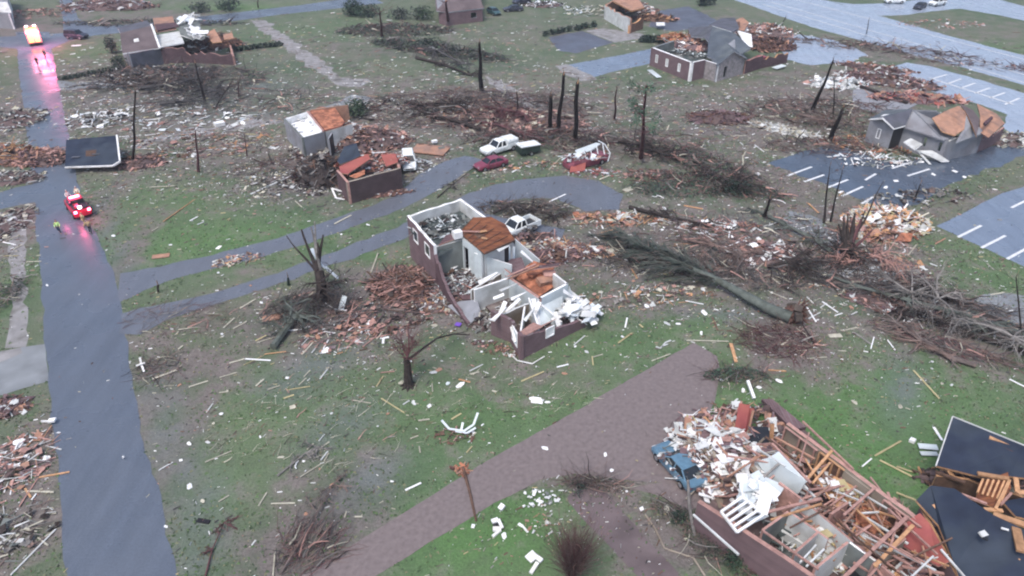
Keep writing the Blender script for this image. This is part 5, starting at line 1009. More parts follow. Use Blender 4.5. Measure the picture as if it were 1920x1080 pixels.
rubble('rubble_pile', 'red glass and metal crumbs in front of the crushed red and blue-white van', 1110, 325, 3.6, 1.2, .2, 90, ['brickp','redpanel','metal','pinkwood'], size=.5, soil=None)
rubble('rubble_pile', 'white and dark car parts scattered at the smashed nose of the white car', 786, 312, 1.8, 2.2, .5, 90, ['metal','dark','offwhite','brickp'], size=.5, soil=None)
rubble('rubble_pile', 'grey and pale crumbs spread over the back of the pale blue car', 1290, 862, 2.0, 1.6, .25, 90, ['rubsoil','offwhite','brickp','greywall','white'], size=.45, soil=None, z0=.95)

rubble('rubble_pile', 'pale torn boards piled over the buried side of the pale blue car', 1300, 868, 1.5, 2.0, 2.1, 170, ['offwhite','salmon','white','brickp','pinkwood','rubsoil'], size=.7)
rubble('rubble_pile', 'torn metal and boards lying over the roof of the crushed red and blue-white van', 1092, 296, 2.6, 1.0, .4, 70, ['metal','brickp','dkwood','offwhite','pinkwood'], size=.7, soil=None, z0=1.5)
rubble('rubble_pile', 'dark boards and scraps lying in the bed of the white pickup behind the middle house', 988, 428, 1.0, .7, .3, 30, ['dkwood','brown','greywood','twigdk'], size=.5, soil=None, z0=.8)
rubble('rubble_pile', 'dark and pink boards leaning against the side of the white pickup behind the middle house', 990, 448, 3.4, .8, .6, 80, ['dkwood','brown','pinkwood','brickp'], ang=14, size=.8, boards=.8)
# emergency vehicles with lit lamps
LR = mat('lit_red_lamp', (.8,.1,.15), .4, .02, 1, emit=(1.0,.12,.22), estr=9); LO = mat('lit_amber_panel', (.8,.5,.2), .4, .02, 1, emit=(1.0,.36,.07), estr=1.3)
LW = mat('lit_white_lamp', (.9,.9,.9), .4, .02, 1, emit=(1.0,.75,.85), estr=5)
def lamp(e, loc, col, en, rad=.25, spot=None):
    l = bpy.data.lights.new('lamp_light', 'POINT'); l.energy = en; l.color = col; l.shadow_soft_size = rad
    o = bpy.data.objects.new('lamp_light', l); COL.objects.link(o); o.parent = e; o.location = loc
a, b = T(72,98), T(62,62); d = b-a; c = (a+b)/2
e = thing('emergency_truck', 'white box bodied emergency truck with lit amber back and red glow at the street junction', 'emergency truck', V3(c,0), None, math.atan2(d.y, d.x), local=True)
PE = paint('emergency_peach', (.70,.36,.26))
mb = MB(); mb.box((-1.0,0,1.75), (4.6,2.4,2.5), PE); mb.build('box_body', parent=e)
mb = MB(); loft(mb, [(1.3, ring(1.1,.5,2.1)), (2.3, ring(1.1,.5,2.1)), (2.5, ring(1.05,.5,1.3)), (3.3, ring(.98,.5,1.1))], PE); mb.build('cab', parent=e)
mb = MB(); mb.hexa([(2.28,-.95,1.35),(2.62,-.95,1.3),(2.62,.95,1.3),(2.28,.95,1.35),(2.2,-.85,2.0),(2.38,-.85,1.98),(2.38,.85,1.98),(2.2,.85,2.0)], 'glass'); mb.build('windscreen', parent=e)
mb = MB(); mb.box((-1.9,0,3.02), (2.6,1.7,.06), LO); mb.box((-.1,0,3.03), (.7,1.5,.1), 'dark'); mb.build('amber_roof_panel', parent=e)
for s in (-1, 1):
    mb = MB(); mb.box((-3.32,s*.55,1.6), (.05,.85,1.7), LO); mb.build('glowing_rear_door', parent=e)  # amber glow put into the door material, no lamp behind it
    mb = MB(); mb.box((-3.35,s*1.0,2.7), (.1,.3,.25), LR); mb.build('red_beacon', parent=e)
    mb = MB(); mb.box((1.1,s*.7,3.08), (.3,.5,.15), LW); mb.build('white_beacon', parent=e)
mb = MB(); mb.box((-3.4,0,.55), (.3,2.3,.2), 'dark'); mb.build('rear_step', parent=e); wheels(e, (-1.8,2.5), 1.02, .45, .3)
lamp(e, (-5.0,-.9,3.4), (1,.16,.38), 1100, .7); lamp(e, (-4.2,.6,4.4), (1,.25,.42), 900, .9)
a, b = T(163,416), T(136,380); d = b-a; c = (a+b)/2
e = thing('red_fire_pickup', 'red fire pickup with glowing red lamps, stopped at the edge of the street', 'fire truck', V3(c,0), None, math.atan2(d.y, d.x), local=True)
mb = MB(); loft(mb, [(-2.4, ring(.98,.45,1.3)), (-.6, ring(1.0,.4,1.3)), (.9, ring(1.0,.4,1.2)), (2.2, ring(.95,.45,1.08)), (2.5, ring(.85,.5,.9))], PR); mb.build('body', parent=e)
mb = MB(); mb.hexa([(-.7,-.9,1.25),(1.1,-.9,1.15),(1.1,.9,1.15),(-.7,.9,1.25),(-.6,-.75,1.85),(.5,-.75,1.85),(.5,.75,1.85),(-.6,.75,1.85)], 'glass'); mb.build('window', parent=e)
mb = MB(); mb.box((-.05,0,1.88), (1.2,1.5,.08), PR); mb.build('roof', parent=e)
mb = MB(); mb.box((-1.6,0,1.38), (1.5,1.6,.2), 'dark'); mb.box((-1.6,.3,1.55), (1.0,.5,.2), 'taillamp'); mb.build('equipment_box', parent=e)
mb = MB(); mb.box((.1,0,1.99), (.3,1.1,.14), LR); mb.build('roof_light_bar', parent=e)
for x, y in ((-2.42,.7), (-2.42,-.75)):
    mb = MB(); mb.box((x,y,1.1), (.12,.32,.28), LR); mb.build('tail_light', parent=e)
mb = MB(); mb.tube([(-2.3,.1,1.45),(-2.3,.1,1.65)], .2, LW, 10); mb.build('bright_rear_lamp', parent=e)
for s in (-1, 1):
    mb = MB(); mb.box((2.45,s*.65,.85), (.12,.3,.2), LW); mb.build('headlight', parent=e)
wheels(e, (-1.5,1.6), .92, .4); lamp(e, (-3.4,.6,1.7), (1,.1,.28), 80); lamp(e, (.2,0,2.7), (1,.1,.3), 40); lamp(e, (-.4,1.9,1.6), (1,.12,.32), 30)

# ---------------------------------------------------------------- people
def skin_mesh(name, joints, bones, m, parent, sub=1):
    me = bpy.data.meshes.new(name); me.from_pydata([j[0] for j in joints], bones, []); me.update()
    ob = bpy.data.objects.new(name, me); COL.objects.link(ob)
    md = ob.modifiers.new('skin', 'SKIN'); me.skin_vertices[0].data[0].use_root = True
    for i, j in enumerate(joints): r = j[1]; me.skin_vertices[0].data[i].radius = (r, r) if isinstance(r, (int, float)) else r
    s = ob.modifiers.new('sub', 'SUBSURF'); s.levels = sub; s.render_levels = sub
    dg = bpy.context.evaluated_depsgraph_get(); ev = ob.evaluated_get(dg); m2 = bpy.data.meshes.new_from_object(ev)
    bpy.data.objects.remove(ob); m2.name = name; m2.materials.clear(); m2.materials.append(M[m] if isinstance(m, str) else m)
    m2.polygons.foreach_set('use_smooth', [True]*len(m2.polygons))
    for p in m2.polygons: p.material_index = 0
    o = bpy.data.objects.new(name, m2); COL.objects.link(o); o.parent = parent; return o
M['skin'] = mat('skin', (.45,.28,.22), .6, .05, 3); M['navy'] = mat('navy_cloth', (.03,.045,.08), .9, .1, 3); M['black'] = mat('black_cloth', (.02,.02,.025), .9, .1, 3)
M['hivis'] = mat('yellow_green_vest', (.55,.80,.28), .7, .05, 3); M['tancoat'] = mat('tan_turnout_coat', (.42,.30,.17), .8, .1, 3); M['helmetw'] = mat('white_helmet', (.75,.75,.72), .4, .05, 3)
M['stripe'] = mat('pale_reflective_band', (.75,.78,.6), .5, .05, 3)
def person(label, foot, yaw, coat='black', legs='black', hat=None, stride=.22, hands=(.2,.15), lean=0.0, group=None):
    e = thing('person', label, 'person', V3(T(*foot), 0), group, yaw, local=True); s = stride; k = lean
    J = [((0,0,.95), (.15,.12)), ((0,0,1.15), (.14,.11)), ((k*.4,0,1.38), (.17,.12)), ((k*.6,0,1.50), .06), ((k*.7,0,1.56), .055), ((k*.8,0,1.66), (.085,.095)), ((k*.8,0,1.74), .075),
         ((0,.10,.88), .09), ((s*.4,.11,.50), .062), ((s*.1+.02,.12,.09), .045), ((s*.1+.2,.12,.05), .04),
         ((0,-.10,.88), .09), ((-s*.1,-.11,.50), .062), ((-s,-.12,.10), .045), ((-s+.17,-.12,.05), .04),
         ((k*.5,.20,1.42), .06), ((k*.5+.03,.27,1.15), .048), ((k*.5+hands[0],.25,.95), .035), ((k*.5+hands[0]+.07,.24,.89), .034),
         ((k*.5,-.20,1.42), .06), ((k*.5-.02,-.27,1.15), .048), ((k*.5+hands[1],-.25,.96), .035), ((k*.5+hands[1]+.07,-.24,.90), .034)]
    B = [(0,1),(1,2),(2,3),(3,4),(4,5),(5,6),(0,7),(7,8),(8,9),(9,10),(0,11),(11,12),(12,13),(13,14),(2,15),(15,16),(16,17),(17,18),(2,19),(19,20),(20,21),(21,22)]
    skin_mesh('body', J, B, 'skin', e)
    g = .018
    skin_mesh('coat', [((0,0,.92), (.175,.14)), ((0,0,1.15), (.165,.13)), ((k*.4,0,1.38), (.19,.14)), ((k*.55,0,1.47), .08), ((k*.5,.20,1.42), .06+g), ((k*.5+.03,.27,1.15), .048+g), ((k*.5+hands[0],.25,.96), .037+g), ((k*.5,-.20,1.42), .06+g), ((k*.5-.02,-.27,1.15), .048+g), ((k*.5+hands[1],-.25,.97), .037+g)],
              [(0,1),(1,2),(2,3),(2,4),(4,5),(5,6),(2,7),(7,8),(8,9)], coat, e)
    skin_mesh('trousers', [((0,0,.94), (.155,.13)), ((0,.10,.86), .10), ((s*.4,.11,.50), .078), ((s*.1+.02,.12,.11), .06), ((0,-.10,.86), .10), ((-s*.1,-.11,.50), .078), ((-s,-.12,.12), .06)], [(0,1),(1,2),(2,3),(0,4),(4,5),(5,6)], legs, e)
    skin_mesh('helmet' if hat else 'hair', [((k*.8-.02,0,1.72), (.10,.10)), ((k*.8-.02,0,1.79), (.085,.085))], [(0,1)], hat or 'black', e)
    mb = MB()
    for sy in (-1, 1): mb.box((k*.8+.092, sy*.033, 1.665), (.01,.022,.012), 'black'); mb.box((k*.8+.0, sy*.098, 1.65), (.03,.02,.06), 'skin')
    mb.box((k*.8+.10,0,1.64), (.035,.022,.04), 'skin'); mb.box((k*.8+.088,0,1.60), (.012,.05,.012), 'taillamp'); mb.build('face', parent=e)
    mb = MB()
    for hx, sy in ((hands[0], 1), (hands[1], -1)):
        bx = k*.5+hx+.075
        for q in range(4): L4 = (.07,.082,.078,.06)[q]; mb.tube([(bx,.24*sy-.03+.02*q,.87), (bx+.02,.24*sy-.03+.02*q,.87-L4*.55), (bx+.01,.24*sy-.03+.02*q,.87-L4)], [.010,.009,.008], 'skin', 5)
        mb.tube([(bx,.24*sy-.045,.90), (bx+.035,.24*sy-.06,.865), (bx+.045,.24*sy-.055,.84)], [.011,.010,.008], 'skin', 5)
    mb.build('finger', parent=e)
    return e
person('person in a bright yellow-green vest and dark trousers walking down the street', (113,438), R(-70), 'hivis', 'navy', stride=.5)
person('person in dark clothes walking in the pink glow behind the emergency truck', (72,124), R(100), 'black', 'black', stride=.4)
person('person in dark coat half hidden at the right side of the emergency truck glow', (86,110), R(80), 'navy', 'black', stride=.3)
person('person in pale yellow coat and white helmet in front of the red fire pickup', (149,374), R(-60), 'stripe', 'tancoat', 'helmetw', stride=.2)
person('person in a pale coat at the front left corner of the red fire pickup', (132,381), R(-20), 'helmetw', 'black', 'helmetw', stride=.2)
person('person in a tan coat right behind the red fire pickup tailgate', (160,424), R(70), 'tancoat', 'tancoat', 'tancoat', stride=.3)
person('person in tan coat and dark trousers, farthest behind the red fire pickup', (171,437), R(110), 'tancoat', 'black', 'black', stride=.4)
# ---------------------------------------------------------------- trees, brush, hedges
def trunk_mb(mb, base, top, r0, r1, m='bark', bend=.4, n=8, seg=6):
    base = Vector(base); top = Vector(top); L_ = (top-base).length; s = rnd.random()*40
    pts = []; rad = []
    for i in range(seg+1):
        t = i/seg; w_ = math.sin(t*math.pi)
        pts.append(base+(top-base)*t+Vector((noise.noise(Vector((s, t*2, 0))), noise.noise(Vector((s, t*2, 9))), 0))*bend*w_*L_*.12); rad.append(r0+(r1-r0)*t*(.9+.2*rnd.random()))
    mb.tube(pts, rad, m, n); return pts
def branch(mb, p, d, L_, r, m, depth=2, n=5, droop=0.0, spread=.7):
    d = Vector(d).normalized(); pts = [Vector(p)]; rad = [r]; k = 4
    for i in range(k):
        d = (d+Vector((rnd.gauss(0,.16), rnd.gauss(0,.16), rnd.gauss(0,.12)-droop))).normalized()
        pts.append(pts[-1]+d*L_/k); rad.append(r*(1-.75*(i+1)/k)+.006)
    mb.tube(pts, rad, m, n if depth > 1 else 3, cap=False)
    if depth > 0:
        for i in range(1, k+1):
            for _ in range(2 if depth > 1 else 1):
                dd = (d+Vector((rnd.gauss(0,spread), rnd.gauss(0,spread), rnd.gauss(0,spread*.6)))).normalized()
                branch(mb, pts[i], dd, L_*rnd.uniform(.35,.6), rad[i]*.6+.004, m, depth-1, n, droop, spread)
def leafcloud(mb, c, rad, n, m, size=.25, squash=1.0, shell=.5, seed=None):
    c = Vector(c); sd_ = rnd.random()*30 if seed is None else seed; made = 0; tries = 0
    while made < n and tries < n*6:
        tries += 1
        v = Vector((rnd.gauss(0,1), rnd.gauss(0,1), rnd.gauss(0,1))).normalized()*(rnd.random()**shell)
        if noise.noise(v*2.3+Vector((sd_, 0, 0)))+.28 < .12*rnd.random(): continue
        p = c+Vector((v.x*rad[0], v.y*rad[1], v.z*rad[2]))
        if p.z < .03: continue
        a = Vector((rnd.gauss(0,1), rnd.gauss(0,1), rnd.gauss(0,.6))).normalized(); b = a.cross(Vector((rnd.gauss(0,1), rnd.gauss(0,1), rnd.gauss(0,1)))).normalized(); s = size*rnd.uniform(.5,1.3)
        mb.quad([p-a*s, p+b*s*.45, p+a*s, p-b*s*.45], m); made += 1
def pole_tree(label, foot, top, z, r0=.28, r1=.14, m='bark', nb=6, name='broken_trunk', cat='broken tree', bl=1.2, crown=None, tilt=None, snag=True):
    """standing stripped trunk; top point given at height z"""
    b = T(*foot); tp = T(*top, z); e = thing(name, label, cat, V3(b, 0))
    mb = MB(); pts = trunk_mb(mb, V3(b, -.1), V3(tp, z), r0, r1, m, .16, 8, 7)
    if snag:
        for k in range(4): a = rnd.random()*6.28; q = Vector(pts[-1]); mb.tube([q-Vector((0,0,.1)), q+Vector((math.cos(a)*r1*.6, math.sin(a)*r1*.6, rnd.uniform(.3,.8)))], [r1*.4, .01], 'tanwood' if rnd.random() < .4 else m, 4)
    mb.build('trunk', parent=e, smooth=False)
    for k in range(nb):
        t = rnd.uniform(.3, 1); i = min(len(pts)-2, int(t*(len(pts)-1))); q = Vector(pts[i]).lerp(Vector(pts[i+1]), rnd.random()); a = rnd.random()*6.28
        mb = MB(); branch(mb, q, (math.cos(a), math.sin(a), rnd.uniform(0,.9)), bl*rnd.uniform(.5,1.3), r1*.35, m, 1); mb.build('branch', parent=e)
    if crown: mb = MB(); crown(mb, V3(tp, z)); mb.build('crown', parent=e)
    return e
pole_tree('tall bare dark trunk standing alone in the brush at the top centre of the field', (903,168), (899,80), 11, .42, .16, nb=7)
pole_tree('shortest trunk, leftmost of the three black stripped trunks in the middle of the far field', (1032,240), (1033,180), 7.5, .34, .24, nb=2)
pole_tree('middle leaning trunk of the three black stripped trunks in the far field', (1047,242), (1057,140), 12, .34, .18, nb=3)
pole_tree('rightmost trunk with a side stub of the three black stripped trunks in the far field', (1078,260), (1083,156), 12, .36, .22, nb=4)
pole_tree('thin grey trunk left of the three black stripped trunks', (971,212), (969,172), 5, .12, .07, nb=2)
pole_tree('thin brown trunk standing in the brown field right of the three black stripped trunks', (1152,222), (1156,168), 7, .18, .08, 'barkred', nb=2)
def gc(mb, p):
    
    for k in range(16):
        a = rnd.random()*6.28; q = p+Vector((0,0,-rnd.random()*6)); L1 = rnd.uniform(.8,2.2); e_ = q+Vector((math.cos(a)*L1, math.sin(a)*L1, rnd.uniform(-.2,.9))); mb.tube([q, e_], [.05,.015], 'barkred', 4)
        leafcloud(mb, e_, (.75,.75,.6), 42, 'leafgreen', .17, shell=.6)
pole_tree('tall thin tree that kept a sparse green crown, right of the crushed red van', (1202,296), (1212,160), 15, .32, .10, 'barkred', nb=8, crown=gc, name='tree', cat='tree', snag=False, bl=1.6)
pole_tree('bare utility pole like trunk beside the fallen roof section', (248,300), (254,172), 12.5, .2, .1, nb=3)
pole_tree('black leaning snapped trunk in the wreckage behind the white insulation heap', (1522,208), (1562,114), 10.5, .34, .12, nb=2)
pole_tree('thin forked trunk between the snapped leaning trunk and the grey house', (1563,222), (1564,148), 8.5, .12, .05, nb=3)
pole_tree('splintered tree with spread limbs right of the long pale plaster pile', (1556,262), (1580,205), 6, .4, .2, nb=9, bl=2.6, name='splintered_tree')
pole_tree('short black snapped stub standing in the field right of the long driveway', (1433,406), (1444,372), 3.4, .22, .12, nb=3)
pole_tree('small black post standing on the grass strip at the end of the driveway', (296,548), (296,534), 1.0, .12, .1, nb=0, name='post', cat='post')
pole_tree('small dark post by the driveway left of the split tree', (541,534), (540,520), 1.2, .18, .08, 'leafdk', nb=0, name='post', cat='post')
pole_tree('brown thin snag at the far top left behind the debris', (372,322), (366,244), 6.5, .2, .07, 'barkred', nb=9, bl=2.6, name='bare_tree', cat='bare tree')
pole_tree('bare brown sapling left of the white open room', (463,292), (458,250), 4, .1, .04, 'barkred', nb=6, bl=1.6, name='bare_tree', cat='bare tree')
pole_tree('tall leaning limb left of the marked car park', (1545,418), (1556,312), 7.5, .16, .05, nb=3)
pole_tree('tall thin limb next to the leaning limb left of the marked car park', (1557,415), (1580,318), 7.6, .14, .04, nb=3)
pole_tree('small dark shrub snag beside the marked car park near the pale car park', (1714,375), (1726,345), 2.6, .14, .05, nb=6, bl=1.2)
pole_tree('bare thin tree at the right edge beside the brush line', (1918,640), (1905,520), 6.5, .1, .04, nb=7, bl=2.0, name='bare_tree', cat='bare tree')
pole_tree('dark broken trunk by the violet roofed house at the top', (840,44), (836,2), 7, .4, .2, 'barkred', nb=7, bl=2.6, name='bare_tree', cat='bare tree')
pole_tree('bare brown tree among bushes at the top, left of the violet roofed house', (716,68), (712,20), 8, .3, .1, 'barkred', nb=14, bl=2.8, name='bare_tree', cat='bare tree')
pole_tree('thin bare tree at the edge of the far cross street', (484,14), (483,-12), 5, .15, .05, nb=4)
pole_tree('sign post like snag standing beside the highway near the brick house', (1466,46), (1474,30), 2.6, .1, .06, nb=1, name='post', cat='post')
pole_tree('dark street post standing on the highway verge', (1625,62), (1629,38), 4, .1, .07, nb=0, name='post', cat='post')
pole_tree('thin dark sapling in the wet litter left of the half unroofed house', (404,200), (436,150), 5, .12, .05, nb=5, bl=1.5)
pole_tree('dark leaning trunk in the wet litter below the half unroofed house', (384,190), (366,118), 7, .25, .1, nb=8, bl=2.6)
pole_tree('brown bare shrub in the wet litter beside the pale path', (448,180), (446,150), 3, .14, .05, 'barkred', nb=12, bl=1.8, name='bare_shrub', cat='shrub')

# split tree on the lawn
e = thing('split_tree', 'blackened tree torn into leaning stems wrapped in white metal, on the lawn', 'broken tree', V3(T(608,575), 0))
b = V3(T(608,572), 0)
mb = MB(); trunk_mb(mb, b-Vector((0,0,.1)), V3(T(598,508,3.0), 3.0), .55, .45, 'dkwood', .3); mb.build('trunk', parent=e)
for (x, y, z, r) in ((565,430,6.5,.16),(583,425,7,.14),(590,415,7.5,.12),(606,440,6.2,.16),(537,442,6.0,.10),(596,455,5.5,.2)):
    mb = MB(); trunk_mb(mb, V3(T(598+rnd.uniform(-4,4),512,2.6), 2.6), V3(T(x,y,z), z), r*1.5, r*.45, rnd.choice(('dkwood','dkwood','greywood')), .6, 6); mb.build('limb', parent=e)
for k in range(10):
    mb = MB(); a = rnd.random()*6.28; branch(mb, b+Vector((0,0,rnd.uniform(1,3))), (math.cos(a), math.sin(a), .2), rnd.uniform(1.6,3.2), .09, 'dkwood', 2, droop=.12); mb.build('branch', parent=e)
mb = MB(); mb.beam(V3(T(584,466,4.2),4.2), V3(T(600,494,3.4),3.4), .35, .06, 'metal'); mb.beam(V3(T(600,494,3.4),3.4), V3(T(616,508,2.5),2.5), .3, .06, 'metal'); mb.beam(V3(T(610,500,2.8),2.8), V3(T(634,522,1.6),1.6), .32, .06, 'metal'); mb.beam(V3(T(578,468,4),4.0), V3(T(586,484,3.2),3.2), .2, .06, 'metal')
tag(mb.build('bent_white_metal', origin=V3(T(608,500),0)), 'long strip of bent white metal caught in the split tree on the lawn', 'metal strip')
# snapped tree on the front lawn
e = thing('snapped_tree', 'thick brown stump with one long limb bent sideways, alone on the front lawn', 'broken tree', V3(T(766,724), 0)); b = V3(T(766,724), 0)
mb = MB(); pts = trunk_mb(mb, b-Vector((0,0,.1)), V3(T(763,672,2.7), 2.7), .42, .26, 'bark', .2)
for k in range(8): a = k*.785; q = b+Vector((math.cos(a)*.75, math.sin(a)*.75, 0)); mb.tube([b+Vector((0,0,.45)), (b+q)/2+Vector((0,0,.14)), q-Vector((0,0,.05))], [.22,.13,.05], 'bark', 5)
mb.build('trunk', parent=e)
def limb(pts, r0, r1, m='bark'):
    mb = MB(); q = [V3(T(x,y,z), z) for x,y,z in pts]; mb.tube(q, [r0+(r1-r0)*i/(len(q)-1) for i in range(len(q))], m, 6); return mb, q
mb, q = limb([(764,675,2.6),(778,665,2.9),(800,648,2.6),(820,634,1.9),(852,626,1.0),(880,628,.3)], .13, .05); mb.build('bent_limb', parent=e)
for s in range(1, 5):
    mb = MB(); branch(mb, q[s], (1,rnd.uniform(-1,1),.3), 1.6, .04, 'bark', 1); mb.build('branch', parent=e)
for (x, y, z) in ((768,600,4.6),(772,615,4.2),(762,640,3.9),(775,640,3.6)):
    mb = MB(); trunk_mb(mb, V3(T(763,674,2.6), 2.6), V3(T(x,y,z), z), .09, .02, 'barkred', .8, 5); mb.build('branch', parent=e)
for k in range(8):
    mb = MB(); branch(mb, V3(T(764,672,2.7), rnd.uniform(2.5,3.2)), (rnd.gauss(0,.6), rnd.gauss(.4,.5), .6), 1.8, .04, 'barkred', 2); mb.build('branch', parent=e)
# splintered multi stem tree, right
e = thing('splintered_tree', 'large dark tree splintered into many upright shards beside the cream wreckage pile', 'broken tree', V3(T(1580,498), 0)); b = V3(T(1580,500), 0)
mb = MB(); trunk_mb(mb, b-Vector((0,0,.1)), V3(T(1590,470,1.6), 1.6), .75, .6, 'bark', .2); mb.build('trunk', parent=e)
for (x, y, z, r, m_) in ((1582,405,4.6,.2,'bark'),(1590,400,4.8,.16,'bark'),(1603,400,4.8,.2,'bark'),(1615,410,4.4,.18,'barkred'),(1622,395,4.6,.12,'bark'),(1656,340,7.2,.09,'bark'),(1572,420,4.2,.14,'bark'),(1636,430,3.0,.14,'barkred'),(1598,415,4.0,.16,'barkred'),(1554,450,3.4,.1,'bark')):
    mb = MB(); trunk_mb(mb, V3(T(1588+rnd.uniform(-5,5),476,1.4), 1.4), V3(T(x,y,z), z), r*2.0, r*.4, m_, .4, 6); mb.build('shard', parent=e)
for k in range(14):
    mb = MB(); a = rnd.random()*6.28; branch(mb, b+Vector((0,0,rnd.uniform(.8,2.2))), (math.cos(a), math.sin(a), .3), rnd.uniform(1.4,3.4), .1, 'bark', 2, droop=.1); mb.build('branch', parent=e)
# fallen conifer
e = thing('fallen_conifer', 'big fallen conifer with grey-green needle crown and torn red roots', 'fallen tree', V3(T(1330,530), 0))
path = [(1482,596,.7),(1440,578,.85),(1400,556,.95),(1350,528,1.0),(1300,504,1.1),(1250,484,1.1),(1200,462,1.0),(1160,444,.8)]
mb, q = limb(path, .60, .05, 'barkgrey'); mb.build('trunk', parent=e, smooth=True)
mb = MB()
for k in range(46):
    a = rnd.random()*6.28; rr = rnd.uniform(.5,1.7); p = V3(T(1484,598), .75); mb.tube([p, p+Vector((.3+rnd.random()*.5, math.cos(a)*rr*.5-.2, math.sin(a)*rr*.5+.1)), p+Vector((.5+rnd.random(), math.cos(a)*rr-.3, max(-.7, math.sin(a)*rr+.2)))], [.13,.08,.02], 'earthred', 5)
[mb.box(tuple(V3(T(1486,598), .8)+Vector((rnd.gauss(0,.3),rnd.gauss(0,.6),rnd.gauss(0,.4)))), (.6,.7,.6), rnd.choice(['earthred','soil','earthred']), (rnd.random()*3,rnd.random()*3,rnd.random()*3)) for _ in range(22)]; mb.build('root_ball', parent=e)
def seg(t): f_ = t*(len(q)-1); i = min(len(q)-2, int(f_)); return q[i].lerp(q[i+1], f_-i), (q[i+1]-q[i]).normalized()
for k in range(84):
    t = rnd.uniform(.42, 1.0); p, d = seg(t); side = rnd.choice((-1,1)); L_ = (1-t)*4.0+rnd.uniform(1.6,3.8)
    dd = (d*rnd.uniform(1.1,2.4)+Vector((-d.y, d.x, 0))*side*abs(rnd.gauss(0,.95))+Vector((0,0,rnd.uniform(.05,.8)))).normalized()
    mb = MB(); pts = [p]; 
    for s in range(5): dd = (dd+Vector((rnd.gauss(0,.05), rnd.gauss(0,.05), -.09))).normalized(); nx_ = pts[-1]+dd*L_/5; nx_.z = max(nx_.z, .08); pts.append(nx_)
    mb.tube(pts, [.05,.04,.032,.025,.018,.01], 'bark', 4, cap=False)
    for s in range(1, 6):
        for _ in range(17):
            o_ = pts[s-1].lerp(pts[s], rnd.random()); nv = (dd*1.5+Vector((rnd.gauss(0,.5), rnd.gauss(0,.5), rnd.gauss(0,.3)))).normalized()*rnd.uniform(.5,1.1); wv = nv.cross(Vector((0,0,1))).normalized()*rnd.uniform(.02,.06)
            mb.quad([o_-wv, o_+wv, o_+nv+wv*.3, o_+nv-wv*.3], 'needle' if rnd.random() < .72 else rnd.choice(('leafdk','twig','twigdk')))
    mb.build('bough', parent=e)
# other fallen trunks
def log(label, pts, r0, r1, m='bark', nb=5, bl=1.5, name='fallen_tree', cat='fallen tree', group=None):
    e = thing(name, label, cat, V3(T(pts[0][0], pts[0][1]), 0), group); mb, q = limb(pts, r0, r1, m); mb.build('trunk', parent=e)
    for k in range(nb):
        i = rnd.randrange(1, len(q)); a = rnd.random()*6.28; mb = MB(); branch(mb, q[i], (math.cos(a), math.sin(a), .25), bl*rnd.uniform(.5,1.3), r1*.8+.02, m, 2, droop=.08); mb.build('branch', parent=e)
log('grey-green fallen trunk below the split tree, cut end towards the lawn', [(512,650,.35),(535,618,.5),(560,590,.7),(590,560,.9)], .34, .18, 'barkgrey', 10, 2.4)
log('dark thin fallen trunk along the left side of the split tree', [(525,640,.25),(548,600,.5),(572,560,.8)], .14, .08, 'dkwood', 8, 2.0)
log('very long grey trunk lying in the brush line right of the splintered tree', [(1930,632,.5),(1850,606,.6),(1780,584,.6),(1700,562,.6),(1620,540,.5),(1520,505,.4)], .34, .12, 'barkgrey', 16, 2.4)
log('second long dark trunk under the brush line on the right', [(1925,660,.4),(1840,632,.5),(1760,600,.5),(1690,575,.4)], .24, .1, 'bark', 14, 2.2)
log('dark fallen trunk along the top of the brush line on the right', [(1900,612,.4),(1800,570,.5),(1740,545,.5),(1660,520,.5)], .2, .1, 'bark', 12, 2.2)
log('long grey trunk lying left of the splintered multi-stem tree', [(1570,480,.3),(1530,450,.4),(1480,425,.4),(1420,395,.3)], .3, .14, 'barkgrey', 8, 2.0)
log('mossy fallen trunk at the bottom end of the brush line, beside the lawn', [(1830,685,.3),(1780,670,.35),(1730,640,.4),(1680,605,.4)], .26, .12, 'twig', 12, 2.0)
log('brown fallen trunk beside the black stripped trunks', [(1020,262,.5),(980,250,.6),(940,236,.6),(890,226,.5)], .3, .16, 'barkred', 8, 2.2)
log('brown fallen trunk in the brush behind the covered white pickup', [(900,242,.5),(860,228,.6),(810,216,.5)], .3, .14, 'bark', 8, 2.2)
log('dark fallen tree lying from the lawn to the brick driveway corner at the bottom', [(526,1076,.15),(560,1020,.3),(595,960,.35),(625,908,.3)], .09, .04, 'twig', 9, 1.2)
log('dark fallen branch on the lawn at the bottom left', [(385,1080,.1),(398,1030,.2),(420,980,.2)], .07, .03, 'barkred', 5, .8)
log('thin fallen branch along the lawn above the dark fallen tree', [(520,892,.1),(545,872,.15),(572,850,.25),(594,838,.2)], .08, .04, 'greywood', 7, 1.0)
log('dark wet trunk in the litter behind the collapsed red house', [(780,108,.3),(830,120,.4),(880,140,.3)], .3, .15, 'dkwood', 9, 2.4)
log('fallen trunk below the end of the long driveway', [(1180,388,.3),(1240,404,.4),(1310,418,.3)], .24, .12, 'bark', 9, 2.0)
log('dark branches along the grass behind the middle house', [(925,400,.4),(960,384,.5),(1000,392,.4),(1040,404,.3)], .16, .08, 'dkwood', 16, 2.2)
log('dark fallen branch hanging over the long driveway near the maroon car', [(820,370,.1),(850,345,.3),(885,318,.3)], .08, .04, 'dkwood', 5, 1.2)

